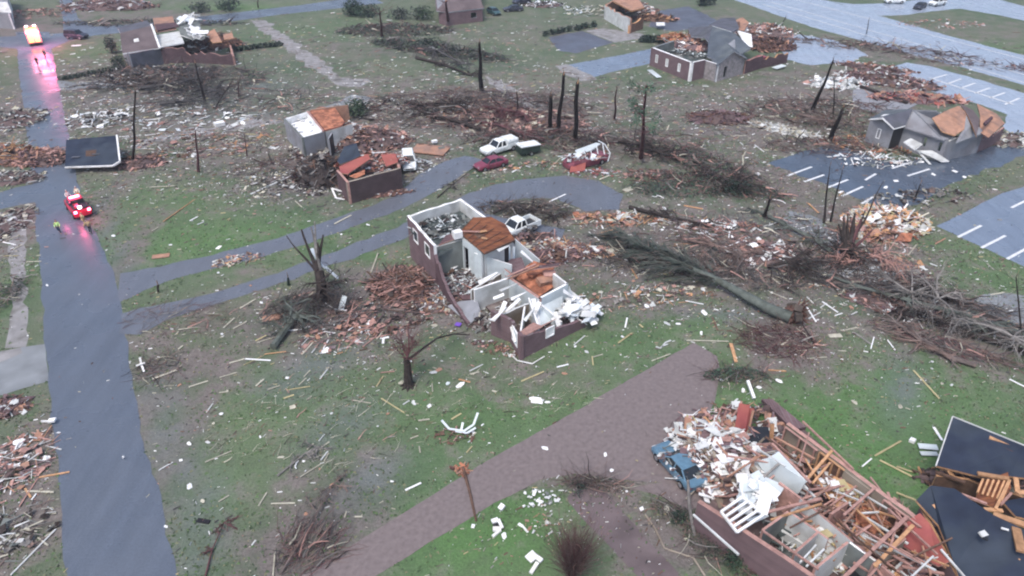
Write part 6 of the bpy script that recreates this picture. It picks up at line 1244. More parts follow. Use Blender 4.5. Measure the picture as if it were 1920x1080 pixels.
for (l_, pts, r0, m_) in (
  ('broken crown of a fallen tree right of the crushed red van',[(1150,262,.4),(1190,270,.7),(1235,285,1.0)],.26,'bark'),
  ('fallen tree crown pointing at the marked car park corner',[(1300,300,.4),(1340,325,.8),(1375,345,1.0)],.24,'bark'),
  ('uprooted dark tree crown left of the tall bare trunk in the brush',[(760,190,.5),(800,200,.9),(845,196,1.2)],.3,'bark'),
  ('tangled reddish tree crown between the tall bare trunk and the black trunks',[(905,200,.4),(945,205,.9),(985,215,1.3)],.3,'barkred'),
  ('dark tree crown lying below the half unroofed house',[(260,165,.4),(310,160,1.0),(360,150,1.4)],.3,'twigdk'),
  ('second dark tree crown in the wet field below the half unroofed house',[(300,195,.4),(350,190,.8),(400,170,1.2)],.26,'twigdk'),
  ('grey tree crown lying across the middle of the right brush line',[(1660,535,.5),(1710,550,.9),(1760,560,1.2)],.22,'greywood'),
  ('grey tree crown at the picture edge end of the right brush line',[(1800,600,.5),(1850,610,.9),(1900,632,1.2)],.22,'greywood'),
  ('broken tree crown between the conifer trunk and the splintered multi-stem tree',[(1440,500,.4),(1480,490,.8),(1530,488,1.1)],.2,'bark'),
  ('broken tree crown above the middle of the fallen conifer',[(1290,450,.3),(1340,460,.7),(1390,475,.9)],.18,'twig'),
  ('tree crown lying among snapped trunks behind the grey sided house',[(1500,215,.4),(1550,225,.9),(1600,235,1.2)],.26,'twig'),
  ('dark tree crown at the top in the far brush line',[(770,85,.4),(820,95,1.0),(870,120,1.2)],.3,'twigdk'),
  ('pale broken crown leaning over the roots of the splintered multi-stem tree',[(1560,500,.4),(1600,492,1.0),(1640,480,1.6)],.18,'pinkwood')):
    log(l_, pts, r0, r0*.45, m_, 15, 3.4)
def brush(name, label, px, py, rx, ry, h, n, m=('twig',), ang=0., dirn=None, L_=(.9,2.6), r=.028, leaf=None, nl=0, lsz=.2, kind='stuff', cat='brush', base=True):
    c = T(px, py); mb = MB(); ca, sa = math.cos(R(ang)), math.sin(R(ang))
    for k in range(n):
        rr_ = math.sqrt(rnd.random()); t = rnd.random()*6.283; u, v = rr_*math.cos(t), rr_*math.sin(t); zz = h*(1-u*u-v*v)*rnd.random()+.06
        p = V3(c+Vector((u*rx*ca-v*ry*sa, u*rx*sa+v*ry*ca)), zz); a = rnd.gauss(R(dirn), .6) if dirn is not None else rnd.random()*6.283
        d = Vector((math.cos(a), math.sin(a), rnd.gauss(.1,.25))); L1 = rnd.uniform(*L_); pts = [p]
        for s in range(3): d = (d+Vector((rnd.gauss(0,.25), rnd.gauss(0,.25), rnd.gauss(-.05,.15)))).normalized(); q_ = pts[-1]+d*L1/3; q_.z = max(.04, q_.z); pts.append(q_)
        r_ = r*rnd.uniform(.6,1.6); mm_ = rnd.choice(m)
        if rnd.random() < .07: r_ *= 2.6; mm_ = rnd.choice(('greywood','pinkwood','bark','pale','twig'))
        mb.tube(pts, [r_, r_*.8, r_*.55, r_*.25], mm_, 3, cap=False)
    for k in range(nl):
        rr_ = math.sqrt(rnd.random()); t = rnd.random()*6.283; u, v = rr_*math.cos(t), rr_*math.sin(t); p = V3(c+Vector((u*rx*ca-v*ry*sa, u*rx*sa+v*ry*ca)), .05+h*(1-u*u-v*v)*rnd.random())
        a = Vector((rnd.gauss(0,1), rnd.gauss(0,1), rnd.gauss(0,.4))).normalized(); b_ = a.cross(Vector((0,rnd.gauss(0,.3),1))).normalized(); s = lsz*rnd.uniform(.5,1.3)
        mb.quad([p-a*s, p+b_*s*.5, p+a*s, p-b_*s*.5], rnd.choice(leaf))
    return tag(mb.build(name, origin=V3(c, 0)), label, cat, None, kind)
TW = ('twig', 'twigdk', 'twig', 'barkred'); TD = ('twigdk', 'twigdk', 'twig')
brush('brush', 'broken twigs heaped round the split tree on the lawn', 580, 590, 5.0, 3.2, 1.1, 420, TD, dirn=50, r=.03)
brush('brush', 'dark twigs over the far wet field below the half unroofed house', 330, 150, 16, 8, 2.4, 800, ('twigdk','twig','twigdk'), r=.055, L_=(1.5,4))
brush('brush', 'twigs spread over the wet field behind the fallen roof section', 430, 190, 16, 7, .6, 330, TD, r=.045, L_=(1.5,3.5))
brush('brush', 'brown brush spread behind the parked white pickup', 880, 205, 20, 9, 1.8, 1000, TW, r=.05, L_=(1.5,4))
brush('brush', 'reddish brown brush under the three black stripped trunks', 1020, 262, 12, 4, 1.3, 500, ('barkred','twig','twigdk'), r=.05, L_=(1.5,3.5))
brush('brush', 'brown brush right of the crushed red van', 1190, 270, 11, 6, .8, 330, TW, r=.045, L_=(1.2,3.2))
brush('brush', 'green and brown brush line slanting down right of the crushed red van', 1290, 300, 11, 3.2, 1.5, 480, TW, ang=-42, r=.045, L_=(1.2,3.2), leaf=['leafdk','leaf','needle'], nl=900, lsz=.24)
brush('brush', 'green and brown brush line reaching the field above the fallen conifer', 1360, 350, 8, 2.6, 1.1, 300, TW, ang=-25, r=.04, leaf=['leafdk','leaf'], nl=600, lsz=.22)
brush('brush', 'green mossy patch of leaves and twigs above the fallen conifer', 1270, 355, 7, 2.4, .5, 200, TW, ang=-5, r=.035, leaf=['leaf','leafgreen','needle'], nl=900, lsz=.2)
brush('brush', 'grey brown brush in the field between the fallen conifer and the long grey trunk', 1400, 440, 12, 5, .6, 330, TW, r=.035, L_=(1,2.8))
brush('brush', 'dark brush under the fallen conifer crown', 1250, 495, 8, 2.6, .6, 420, TD, ang=-12, dirn=160, r=.03)
brush('brush', 'grey twigs on the fallen conifer trunk', 1390, 520, 6, 2.0, .8, 330, TD, ang=-18, r=.03)
brush('brush', 'thick dark brush round the splintered multi-stem tree', 1580, 515, 8, 2.8, 1.3, 520, TD, ang=-12, dirn=-20, r=.035)
brush('brush', 'thick grey brush line on the right, middle stretch', 1700, 556, 9, 1.7, 1.0, 430, TD, ang=-20, dirn=-20, r=.035)
brush('brush', 'thick grey brush line on the right, end stretch at the picture edge', 1850, 620, 9, 1.9, 1.0, 430, TD, ang=-20, dirn=-20, r=.035)
brush('brush', 'brown mossy brush along the lower side of the brush line', 1760, 645, 6.5, 1.3, .7, 330, TW, ang=-32, dirn=-30, r=.03)
brush('brush', 'red brown twigs and bark below the torn roots of the fallen conifer', 1460, 640, 3.4, 2.6, .5, 380, ('barkred','twig','barkred'), r=.025)
brush('brush', 'brown brush between the house wreck and the highway', 1640, 90, 18, 3.0, 1.1, 420, TW, ang=-22, r=.05, L_=(1.2,3.5))
brush('brush', 'brown brush on the verge between highway and pale car park', 1840, 122, 14, 2.4, .6, 220, TW, ang=-22, r=.05)
brush('brush', 'brown brush round the snapped trunks behind the grey house', 1540, 210, 12, 6, 1.2, 520, TW, r=.05, L_=(1.2,3.5))
brush('brush', 'brown and pale brush above the marked car park', 1560, 275, 10, 3, .9, 360, TW, r=.045)
brush('brush', 'dark brush and leaves in the far brush line left of the tall bare trunk', 820, 95, 16, 3.4, 1.8, 420, TD, ang=-26, r=.06, L_=(1.5,4), leaf=['leafdk','leaf','needle'], nl=1500, lsz=.36)
brush('brush', 'grey and green brush under the bare brown tree at the top', 740, 58, 13, 5, 1.6, 420, TW, r=.06, leaf=['needle','leafdk'], nl=1000, lsz=.34)
brush('brush', 'dark litter along the verge of the far side road at the top left', 280, 44, 22, 3, .6, 330, TD, r=.06, leaf=['leafdk','needle'], nl=600, lsz=.34)
brush('brush', 'brown twigs on the grass left of the collapsed red house', 560, 320, 9, 5, .5, 360, TW, r=.04)
brush('brush', 'dark twigs behind the middle house along the driveway edge', 985, 392, 6, 1.6, .9, 330, TD, ang=-8, r=.035)
brush('brush', 'twigs at the bottom beside the brick driveway corner', 572, 1035, 2.2, 2.0, .4, 240, ('twig','barkred','twigdk'), dirn=60, r=.018)
brush('brush', 'twigs and torn turf in the lower left lawn', 300, 690, 2.0, 1.6, .25, 110, TW, r=.018)
brush('brush', 'brown brush by the left edge above the concrete driveway', 10, 560, 1.2, 4, .8, 160, ('twig','leafdk'), r=.02, leaf=['leafdk','needle'], nl=260, lsz=.12)
brush('brush', 'dark green plants and twigs along the front brick wall of the bottom roofless house', 1352, 1035, 2.8, 1.2, .5, 160, TW, ang=-40, r=.015, leaf=['leafdk','leaf'], nl=500, lsz=.09)
brush('brush', 'low plants in the bed beside the pale blue car', 1265, 965, 1.8, .9, .4, 110, TW, ang=-30, r=.012, leaf=['leafdk','leaf','twig'], nl=360, lsz=.08)
brush('brush', 'bark and dry shrubs at the edge of the brick driveway', 1115, 908, 2.4, .7, .45, 170, TW, ang=-6, r=.014, leaf=['twig','leafdk','brown'], nl=320, lsz=.08)
brush('brush', 'green shrub remains at the top corner of the brick driveway', 1380, 705, 2.8, 1.0, .8, 160, TW, r=.018, leaf=['leaf','leafdk','leafgreen'], nl=700, lsz=.11)
brush('brush', 'grey litter and turf smear on the lawn between the street and the split tree', 330, 600, 5.5, 2.6, .12, 200, TW, dirn=20, r=.016)
brush('brush', 'thin straws strewn over the near lawn', 600, 790, 9, 6, .05, 200, ('twig','pale','brown'), dirn=50, r=.014, L_=(.5,1.6))
brush('brush', 'thin straws strewn over the lawn below the middle house', 950, 740, 8, 3, .06, 160, ('twig','pale'), dirn=30, r=.012, L_=(.4,1.2))

# hanging red-brown shrub, bottom
e = thing('bare_red_shrub', 'tall fuzzy reddish bare shrub at the bottom edge beside the curved path', 'shrub', V3(T(1072,1090), 0)); b = V3(T(1072,1088), 0)
mb = MB(); mb.tube([b, b+Vector((.1,.1,1.0))], [.12,.08], 'barkred', 6); mb.build('trunk', parent=e)
mb = MB()
for k in range(900):
    a = rnd.random()*6.283; s = rnd.random()**.6; d = Vector((math.cos(a)*s*.75, math.sin(a)*s*.75, 1)).normalized(); pts = [b+Vector((rnd.gauss(0,.12), rnd.gauss(0,.12), rnd.uniform(.2,2.0)))]; L1 = rnd.uniform(2.0,4.2)
    for q_ in range(4): d = (d+Vector((rnd.gauss(0,.2), rnd.gauss(0,.2), .06))).normalized(); pts.append(pts[-1]+d*L1/4)
    mb.tube(pts, [.014,.011,.008,.006,.003], rnd.choice(('barkred','barkred','twig','rubsoil')), 3, cap=False)
mb.build('twigs', parent=e)['kind'] = 'stuff'
for dx in (-.2, .5): 
    mb = MB(); branch(mb, b+Vector((dx,0,.5)), (dx*.4,.1,1), 2.8, .035, 'pinkwood', 1); mb.build('pale_stem', parent=e)

def bush(label, px, py, r, h, n=500, m=('leafdk','leaf'), name='bush', group=None, lsz=.22, cat='bush'):
    e = thing(name, label, cat, V3(T(px,py), 0), group)
    mb = MB(); [mb.tube([V3(T(px,py),0), V3(T(px,py),0)+Vector((rnd.gauss(0,r*.3),rnd.gauss(0,r*.3),h*.6))], [.07,.03], 'bark', 4) for _ in range(4)]; mb.build('stem', parent=e)
    mb = MB(); 
    for k in range(4): leafcloud(mb, V3(T(px,py),0)+Vector((rnd.gauss(0,r*.35),rnd.gauss(0,r*.35),h*.5)), (r*.75,r*.75,h*.55), n//4, rnd.choice(m), lsz)
    mb.build('crown', parent=e); return e
bush('dark green round bush beside the orange ceiling of the collapsed red house', 662, 218, 2.4, 2.6, 900)
bush('dark green bush at the top left of the brush line', 664, 28, 3.2, 3.4, 900, lsz=.3)
bush('dark evergreen bush right of the round bush at the top of the brush line', 690, 32, 2.6, 2.6, 600, lsz=.3)
bush('small dark bush below the bare brown tree', 742, 36, 2.4, 2.6, 500, ('leafdk','needle'), lsz=.3)
bush('pale green bush in the brush line near the violet roofed house', 782, 38, 3.4, 3.0, 600, ('needle','leaf'), lsz=.3)
bush('rounded dark bush where the white tin bends over the far brush line', 805, 92, 2.0, 2.2, 400, lsz=.28)
bush('round dark bush at the left end of the brown roofed house', 211, 100, 1.5, 3.4, 500, ('leafdk','twig'), lsz=.24)
bush('green bush between the round dark bush and the brown roofed house', 226, 128, 1.8, 2.4, 500, ('leafdk','needle'), lsz=.24)
bush('dark bush pair member nearer the highway at the top', 1312, 12, 1.7, 3.0, 350, ('leafdk',), lsz=.3)
bush('dark bush at the top, right of its twin by the highway', 1332, 10, 1.5, 2.8, 350, ('leafdk',), lsz=.3)
bush('dark green bush where the brush meets the field above the fallen conifer', 1385, 362, 1.8, 1.6, 500, ('leafdk','leafgreen'), lsz=.2)
bush('dark shrub mass along the wet ditch at the top left', 420, 20, 3, 2.6, 500, ('leafdk',), lsz=.3)
bush('dark shrub right of the shrub mass along the far side road', 372, 24, 3, 2.4, 400, ('leafdk','needle'), lsz=.3)
bush('small dark green shrub in front of the bottom roofless house wall', 1375, 1062, .8, .9, 420, ('leafdk','leaf'), lsz=.1)
bush('small green shrub left of the leaning pole at the bottom', 1268, 975, .7, .7, 340, ('leafdk','leaf'), lsz=.09)
bush('low olive shrub beside the dry shrubs at the brick driveway edge', 1085, 915, .6, .6, 260, ('leafdk','twig'), lsz=.08)
for k in range(9):
    bush('small dark clipped bush, one of the row along the dark parking pad at the top', 1024+k*11, 67-k*2.1, .85, 1.2, 110, ('leafdk',), group='clipped bushes along the dark parking pad', lsz=.26, name='clipped_bush')
e = thing('hedge', 'low dark clipped hedge beside the pale driveway of the grey roofed brick house', 'hedge', V3(T(1228,78),0))
mb = MB(); leafcloud(mb, V3(T(1226,79),.6), (3.5,1.0,.9), 700, 'leafdk', .3, shell=.3); mb.build('crown', parent=e)
e = thing('hedge', 'long low dark hedge running right from the half unroofed house', 'hedge', V3(T(478,92),0))
mb = MB(); p, q_ = V3(T(436,97),.4), V3(T(523,86),.4)
for k in range(9): leafcloud(mb, p.lerp(q_, k/8), (1.0,.6,.6), 90, 'leafdk', .26, shell=.3)
mb.build('crown', parent=e)
# dark wet ditch bank beside the small concrete path, top left
e = thing('hedge', 'dark low hedge along the pale driveway of the half unroofed house', 'hedge', V3(T(170,145),0))
mb = MB(); p, q_ = V3(T(118,150),.3), V3(T(215,132),.3)
for k in range(10): leafcloud(mb, p.lerp(q_, k/9), (1.0,.7,.5), 90, 'leafdk', .22, shell=.3)
mb.build('crown', parent=e)

# leaning pole by the blue car, brown stain on the drive built as a low tube
mb = MB(); mb.tube([V3(T(1290,900,1.6),1.6), V3(T(1292,950,.8),.9), V3(T(1302,1008),.15)], [.10,.11,.12], 'greywood', 8); tag(mb.build('leaning_pole', origin=V3(T(1302,1008),0)), 'grey wooden pole leaning from the ground onto the wreckage beside the pale blue car', 'pole')
mb = MB(); mb.tube([V3(T(868,878),.1), V3(T(880,920),.06), V3(T(893,978),.06)], [.13,.1,.08], 'brown', 7); tag(mb.build('brown_stain_line', origin=V3(T(880,925),0)), 'brown stain line across the brick driveway with a torn orange upper end', 'log')
mb = MB()
for k in range(16): mb.box((0,0,0), (rnd.uniform(.3,.8),.12,.06), rnd.choice(['orange','earthred','salmon'])); 
mb.v = []; mb.f = []; mb.mi = []
for k in range(34): p = V3(T(866+rnd.gauss(0,8), 882+rnd.gauss(0,7)), rnd.uniform(.03,.12)); mb.box(tuple(p), (rnd.uniform(.2,.7), rnd.uniform(.06,.2), .06), rnd.choice(['orange','earthred','salmon']), (rnd.gauss(0,.4), rnd.gauss(0,.3), rnd.random()*6))
tag(mb.build('splintered_wood', origin=V3(T(866,880),0)), 'small heap of torn orange wood at the end of the driveway stain line', 'wood splinters', None, 'stuff')

# ---------------------------------------------------------------- single loose things
def strips(name, label, cat, segs, z=.1, w_=.18, m='metal', th=.06, extra=None):
    mb = MB()
    for s in segs:
        z0 = s[4] if len(s) > 4 else z; z1 = s[5] if len(s) > 5 else z; mb.beam(V3(T(s[0],s[1],z0), z0), V3(T(s[2],s[3],z1), z1), s[6] if len(s) > 6 else w_, th, m)
    if extra: extra(mb)
    c = T(segs[0][0], segs[0][1]); return tag(mb.build(name, origin=V3(c,0)), label, cat)
strips('twisted_white_metal', 'twisted white metal on a bark pile, alone on the lawn above the brick driveway', 'metal scrap', [(828,788,842,804,.6,.2),(842,804,870,808,.25,.3),(870,808,888,796,.3,.6),(888,796,896,774,.6,1.0),(865,806,868,792,.3,.7),(852,808,876,812,.2,.2),(876,812,892,802,.2,.4)], w_=.17)
rubble('rubble_pile', 'dark bark and pink scraps under the twisted white metal on the lawn', 852, 818, 1.5, .8, .25, 60, ['earthred','brown','pinkwood','dkwood','metal'], size=.35, soil=None)
strips('white_post_cross', 'white cross shaped post scrap standing at the street edge', 'scrap', [(262,670,266,686,.9,.2),(255,686,272,680,.5,.55),(264,680,270,697,.5,.1)], w_=.16, m='white')
strips('metal_frame', 'white open metal frame with a pale panel lying right of the split tree', 'metal frame', [(613,545,610,568,.9,.4),(610,568,628,580,.4,.3),(628,580,650,582,.3,.3)], w_=.12, m='white', extra=lambda mb: mb.slab([V3(T(x,y,z),z) for x,y,z in ((634,578,.3),(642,553,1.1),(651,556,1.1),(644,581,.3))], .05, 'wallblue'))
strips('orange_board_sheet', 'flat orange board sheet lying left of the fallen grey-green trunk', 'board sheet', [(492,598,532,592,.12,.12,.9)], m='salmon')
strips('orange_board_sheet', 'faded orange board sheet on the grass beside the far side of the double driveway', 'board sheet', [(285,482,318,478,.08,.08,.8)], m='salmon')
strips('white_strip', 'curved white strip lying before the corner of the lower brick wall', 'trim strip', [(957,664,970,676),(970,676,998,682),(998,682,1021,668)], w_=.09, m='white')
strips('white_wire', 'curled white cable lying at the edge of the brick driveway tip', 'cable', [(1230,650,1238,653),(1238,653,1248,642),(1248,642,1258,638),(1240,650,1252,645)], w_=.12, m='offwhite')
strips('white_bracket', 'small white bracket shape on the lawn below the pinkish splinters', 'scrap', [(718,644,719,634),(719,634,729,632)], w_=.2, m='white')
strips('white_door_frame', 'bent white door frame leaning at the left end of the brown front wall', 'door frame', [(622,353,630,371,.6,.2),(622,353,646,360,.6,.5),(630,371,646,374,.2,.2)], w_=.22, m='white')
strips('long_white_gutter', 'long pale gutter lying slanted left of the collapsed red house', 'gutter', [(470,364,556,325)], w_=.28, m='offwhite')
strips('white_box', 'small white box lying in the wet field right of the fallen roof section', 'box', [(402,234,420,230,.3,.3,1.1)], m='white', th=.5)
strips('blue_white_sheets', 'two pale blue-white siding sheets on the grass beside the dark roof slab', 'siding sheet', [(1722,836,1758,839,.2,.3,.55),(1726,850,1758,851,.2,.2,.4)], m='wallblue')
strips('white_lump', 'white crumpled bag lump beside the pale blue-white siding sheets', 'bag', [(1706,824,1716,828,.15,.2,.4)], m='white', th=.25)
strips('white_cloth', 'white rag caught on the mail post at the left edge of the street', 'rag', [(91,789,104,787,.3,.35,.4),(78,790,92,790,.1,.3,.08)], m='white', th=.15)
strips('dark_shoe_box', 'flat black object lying on the lawn near the street at the bottom left', 'scrap', [(370,975,393,979,.06,.06,.3)], m='black', th=.1)
strips('white_appliance', 'white and black broken appliance on the grass below the brick driveway', 'appliance', [(922,978,934,974,.4,.4,.3),(934,974,942,990,.4,.3,.2),(924,992,940,992,.15,.15,.35),(924,1006,938,994,.1,.1,.2)], m='white', th=.14, extra=lambda mb: mb.box(tuple(V3(T(931,984),.2)), (.5,.4,.3), 'dark', (.1,0,.4)))
strips('white_bag', 'white pointed bag on the grass at the lower edge of the brick driveway', 'bag', [(937,955,944,946,.15,.3,.35)], m='white', th=.2)
strips('white_sheet_scrap', 'white torn scrap on the bright grass right of the broken appliance', 'scrap', [(972,982,980,987,.1,.1,.2),(980,987,990,998,.1,.1,.14)], m='white')
strips('tin_disc', 'round white cap beside the brown stain on the brick driveway', 'cap', [(884,986,890,987,.08,.08,.3)], m='white')
strips('white_canvas', 'white canvas heap on the grass left of the red fuzzy shrub', 'canvas', [(990,1050,1004,1038,.2,.3,.6),(995,1075,1008,1055,.1,.2,.25),(1000,1040,1016,1052,.2,.2,.3)], m='white', th=.15)
strips('flat_pink_panel', 'large flat pinkish wall panel with holes lying right of the white and silver car', 'wall panel', [(776,277,838,284,.25,.25,3.0)], m='salmon', th=.12, extra=lambda mb: (mb.box(tuple(V3(T(828,281),.33)), (.9,.7,.03), 'greywall', (0,0,.3)), mb.box(tuple(V3(T(790,274),.33)), (.8,.5,.03), 'brown', (0,0,.1)), mb.box(tuple(V3(T(806,276),.33)), (.6,.4,.03), 'brown', (0,0,.1)), mb.box(tuple(V3(T(815,271),.5)), (.8,.5,.3), 'white', (0,0,.6))))
strips('yellow_sheet', 'pale yellow square sheet lying at the far end of the long driveway', 'sheet', [(1171,358,1187,352,.1,.1,.9)], m='pale')
strips('yellow_sheet', 'small pale yellow sheet on the grass right of the torn conifer roots', 'sheet', [(1554,630,1578,629,.08,.08,.5)], m='pale')
strips('white_fallen_awning', 'bent white tin awning over the far brush line', 'tin sheet', [(798,96,808,87,.4,.9,.5),(808,87,824,96,.9,.4,.5)], m='offwhite')
strips('white_lamp_globe', 'round white lump on the grass below the maroon bark crumbs at the right', 'scrap', [(1712,532,1716,533,.25,.25,.5)], m='white', th=.5)
strips('green_white_car_door', 'pale blue-green sheet metal on the grass right of the red brick wall near the highway', 'metal sheet', [(1452,128,1470,122,.3,.5,1.2)], m='wallblue')
strips('slat_bundle', 'fan of white slats beside the wet stones of the brush line', 'slat bundle', [(1692,606,1704,590),(1694,607,1712,598),(1696,608,1726,594)], w_=.1, m='white')
strips('slat_bundle', 'white crossed slats near the right end of the brush line', 'slat bundle', [(1806,610,1822,606),(1822,606,1838,610),(1824,616,1836,636),(1834,618,1852,638)], w_=.11, m='white')
strips('purple_cloth', 'small purple cloth beside the fallen grey sheet at the middle house', 'cloth', [(854,607,864,609,.2,.2,.5)], m='purple')
strips('yellow_stick_frame', 'thin pale board standing at the top of the brick driveway tip', 'board', [(1287,638,1366,640)], w_=.1, m='pale')
strips('white_roller', 'white tube standing in the grass behind the bottom roofless house', 'tube', [(1402,714,1414,747,.7,.2)], w_=.22, m='white', th=.2)
strips('white_tin_pieces', 'white cut sheet pair on the verge near the lit emergency truck', 'sheet', [(134,86,152,85,.1,.1,.8)], m='white')
strips('white_chunk', 'white slab chunk at the wall foot of the grey roofed brick house', 'slab', [(1218,131,1236,145,.2,.2,1.0)], m='wallblue')
rubble('rubble_pile', 'cluster of small white cubes on the grass below the brick driveway edge', 1012, 938, 1.3, .9, .2, 46, ['white','white','offwhite','greywall'], size=.4, soil=None, boards=.0, sheets=.2)
rubble('rubble_pile', 'small pale crumbs left of the red fuzzy shrub', 1020, 990, 1.4, 1.0, .1, 40, ['pale','offwhite','salmon'], size=.25, soil=None, boards=.1)

def curl(label, px, py, r, m='offwhite', cat='trim strip', n=5, w_=.05, sweep=2.4):
    c = T(px, py); a0 = rnd.random()*6.28; pts = []
    for k in range(n+1): a = a0+sweep*k/n*(1 if k < n*.6 else .6); pts.append(V3(c+Vector((math.cos(a), math.sin(a)))*r*(1+.4*k/n), .08+.25*abs(noise.noise(Vector((px, k*.7, 0)))*2)))
    mb = MB(); mb.tube(pts, w_, m, 4); tag(mb.build('bent_strip', origin=V3(c,0)), label, cat, 'bent strips')
for (x, y, r, l_) in ((1238,378,.9,'bent pale strip below the green mossy patch above the fallen conifer'),(1228,418,.8,'hooked pale strip between the mossy patch and the fallen conifer crown'),(1263,415,.7,'bent white strip beside the hooked pale strip above the conifer crown'),(1388,392,1.0,'bent pale root strip below the green brush line end'),(1450,350,.8,'curved white strip at the corner of the marked car park'),
    (1460,385,1.0,'curved pale strip beside the short black snapped stub'),(1560,545,.9,'arched white strip on the grass under the brush line start'),(1610,520,1.0,'arched white strip under the white twisted trim'),(1425,420,.8,'pale curled strip left of the long grey trunk'),(1660,300,1.2,'looped white tubing on the marked car park'),(1620,310,1.0,'bent white tubing at the far side of the marked car park'),
    (1570,460,.7,'pale hook of bark beside the splintered multi-stem tree'),(1675,470,.9,'white hooked strip on the near side of the cream wreckage pile'),(570,870,.5,'pale curved peel on the lower lawn among the straws'),(240,855,.3,'small pale curl at the verge of the street'),(60,830,.7,'curved pale strip at the left edge beside the tangle of pinkish boards'),(1430,470,.9,'pinkish curled root in the field right of the fallen conifer crown'),(1400,500,.7,'grey curled root above the fallen conifer trunk'),(1190,300,1.0,'pale curled branch at the foot of the tree with green crown'),(690,265,1.0,'white curled trim on top of the collapsed red house rubble')):
    curl(l_, x, y, r, rnd.choice(('offwhite','pale','white')))
# path kerb strips by the beds
strips('bed_edging', 'pale curved edging of the planting bed at the bottom', 'edging', [(1210,965,1228,990),(1228,990,1246,1028),(1246,1028,1300,1046),(1300,1046,1322,1080)], z=.06, w_=.1, m='tanwall')

# ---------------------------------------------------------------- loose boards, sheets and branches, each a thing of its own
ZONES = [(60,900,'at the left edge beside the street, below the concrete driveway'),(40,480,'on the broken pavement left of the street'),(40,230,'left of the street beyond the fallen roof section'),(310,680,'on the lawn beside the street near the white cross post'),
 (320,880,'on the lawn strip right of the street near the bottom'),(330,400,'on the green lawn beside the fire pickup'),(470,420,'on the green lawn left of the split tree'),(300,230,'in the wet field behind the fallen roof section'),(470,740,'on the near lawn below the fallen grey-green trunk'),
 (520,640,'beside the fallen grey-green trunk'),(600,700,'on the lawn left of the snapped stump'),(560,860,'on the lower lawn among the straws'),(640,1010,'next to the lower brick driveway'),(760,760,'on the lawn below the snapped stump'),(780,900,'on the lawn just above the brick driveway'),
 (700,540,'near the brown splinter heap of the middle house'),(900,740,'on the lawn above the brick driveway bend'),(1050,700,'on the lawn between the lower brick wall and the brick driveway'),(1200,610,'on the lawn right of the middle house'),(1160,500,'between the middle house and the fallen conifer'),
 (1250,400,'in the field beyond the fallen conifer'),(1330,460,'around the fallen conifer crown'),(1060,350,'beside the long driveway'),(1100,420,'behind the middle house'),(1430,560,'beside the fallen conifer trunk'),(1460,680,'by the torn conifer roots'),(1550,590,'on the grass under the brush line'),
 (1640,680,'on the bright lawn at the right'),(1660,860,'on the lawn behind the bottom roofless house'),(1850,720,'on the lawn above the dark roof slabs'),(1850,560,'on the grass between brush line and pale car park'),(1600,480,'around the splintered multi-stem tree'),(1560,350,'on the marked car park'),
 (1500,250,'in the brush left of the marked car park'),(1400,250,'in the brown field left of the snapped trunks'),(1220,220,'in the brown field right of the black trunks'),(1100,60,'on the far lawn near the dark parking pad'),(900,110,'on the far lawn near the tall bare trunk'),
 (640,110,'on the far lawn right of the pale path'),(860,210,'in the brush behind the white pickup'),(560,310,'left of the collapsed red house'),(420,270,'beside the pale dirt track'),(150,110,'on the grass by the cross street'),(1720,110,'between highway and pale car park'),(1180,940,'in the planting bed at the bottom'),(980,1000,'on the bright grass at the bottom'),(400,130,'near the half unroofed house')]
COLW = {'pale': 'pale weathered', 'white': 'white painted', 'yellow': 'yellowish', 'tanwood': 'tan', 'pinkwood': 'pinkish', 'brown': 'dark brown', 'greywood': 'grey', 'offwhite': 'off-white', 'salmon': 'faded orange', 'metal': 'blue-white', 'wallblue': 'pale blue'}
def zone(px, py): return min(ZONES, key=lambda z: (z[0]-px)**2+((z[1]-py)*1.7)**2)[2]
USED = {}
def unique_label(kind, cname, lng, px, py):
    z = zone(px, py); base = f"{lng} {COLW[cname]} {kind} {z}"
    w_ = base.split()
    if len(w_) > 16: base = ' '.join(w_[:16])
    return base, f"loose {kind}s {z}"
BM = {}
def boardmesh(L_, w_, m):
    key = (round(L_*2)/2, round(w_*20)/20, m)
    if key in BM: return BM[key], key
    mb = MB(); l_, ww = max(.3, key[0]), max(.06, key[1]); mb.hexa([(-l_/2,-ww/2,0),(l_/2,-ww*.42,0),(l_/2*.97,ww/2,0),(-l_/2*.98,ww*.48,0),(-l_/2,-ww/2,.045),(l_/2,-ww*.42,.045),(l_/2*.97,ww/2,.045),(-l_/2*.98,ww*.48,.045)], m)
    o = mb.build('board'); me = o.data; bpy.data.objects.remove(o); BM[key] = me; return me, key
NB = [0]
def board(p, q, w_=.16, m='pale', z=.03, px=None, py=None):
    p = Vector(p[:2]); q = Vector(q[:2]); L_ = (q-p).length; me, key = boardmesh(L_, w_, m)
    o = bpy.data.objects.new('board', me); COL.objects.link(o); c = (p+q)/2; o.location = V3(c, z); d = q-p
    o.rotation_euler = (rnd.gauss(0,.03), rnd.gauss(0,.02), math.atan2(d.y, d.x)); o.scale = (L_/max(.3, key[0]), 1, 1)
    lab, g = unique_label('board', m, 'long' if L_ > 3 else 'short' if L_ < 1.2 else 'middling', px, py); tag(o, lab, 'board', g); NB[0] += 1; return o
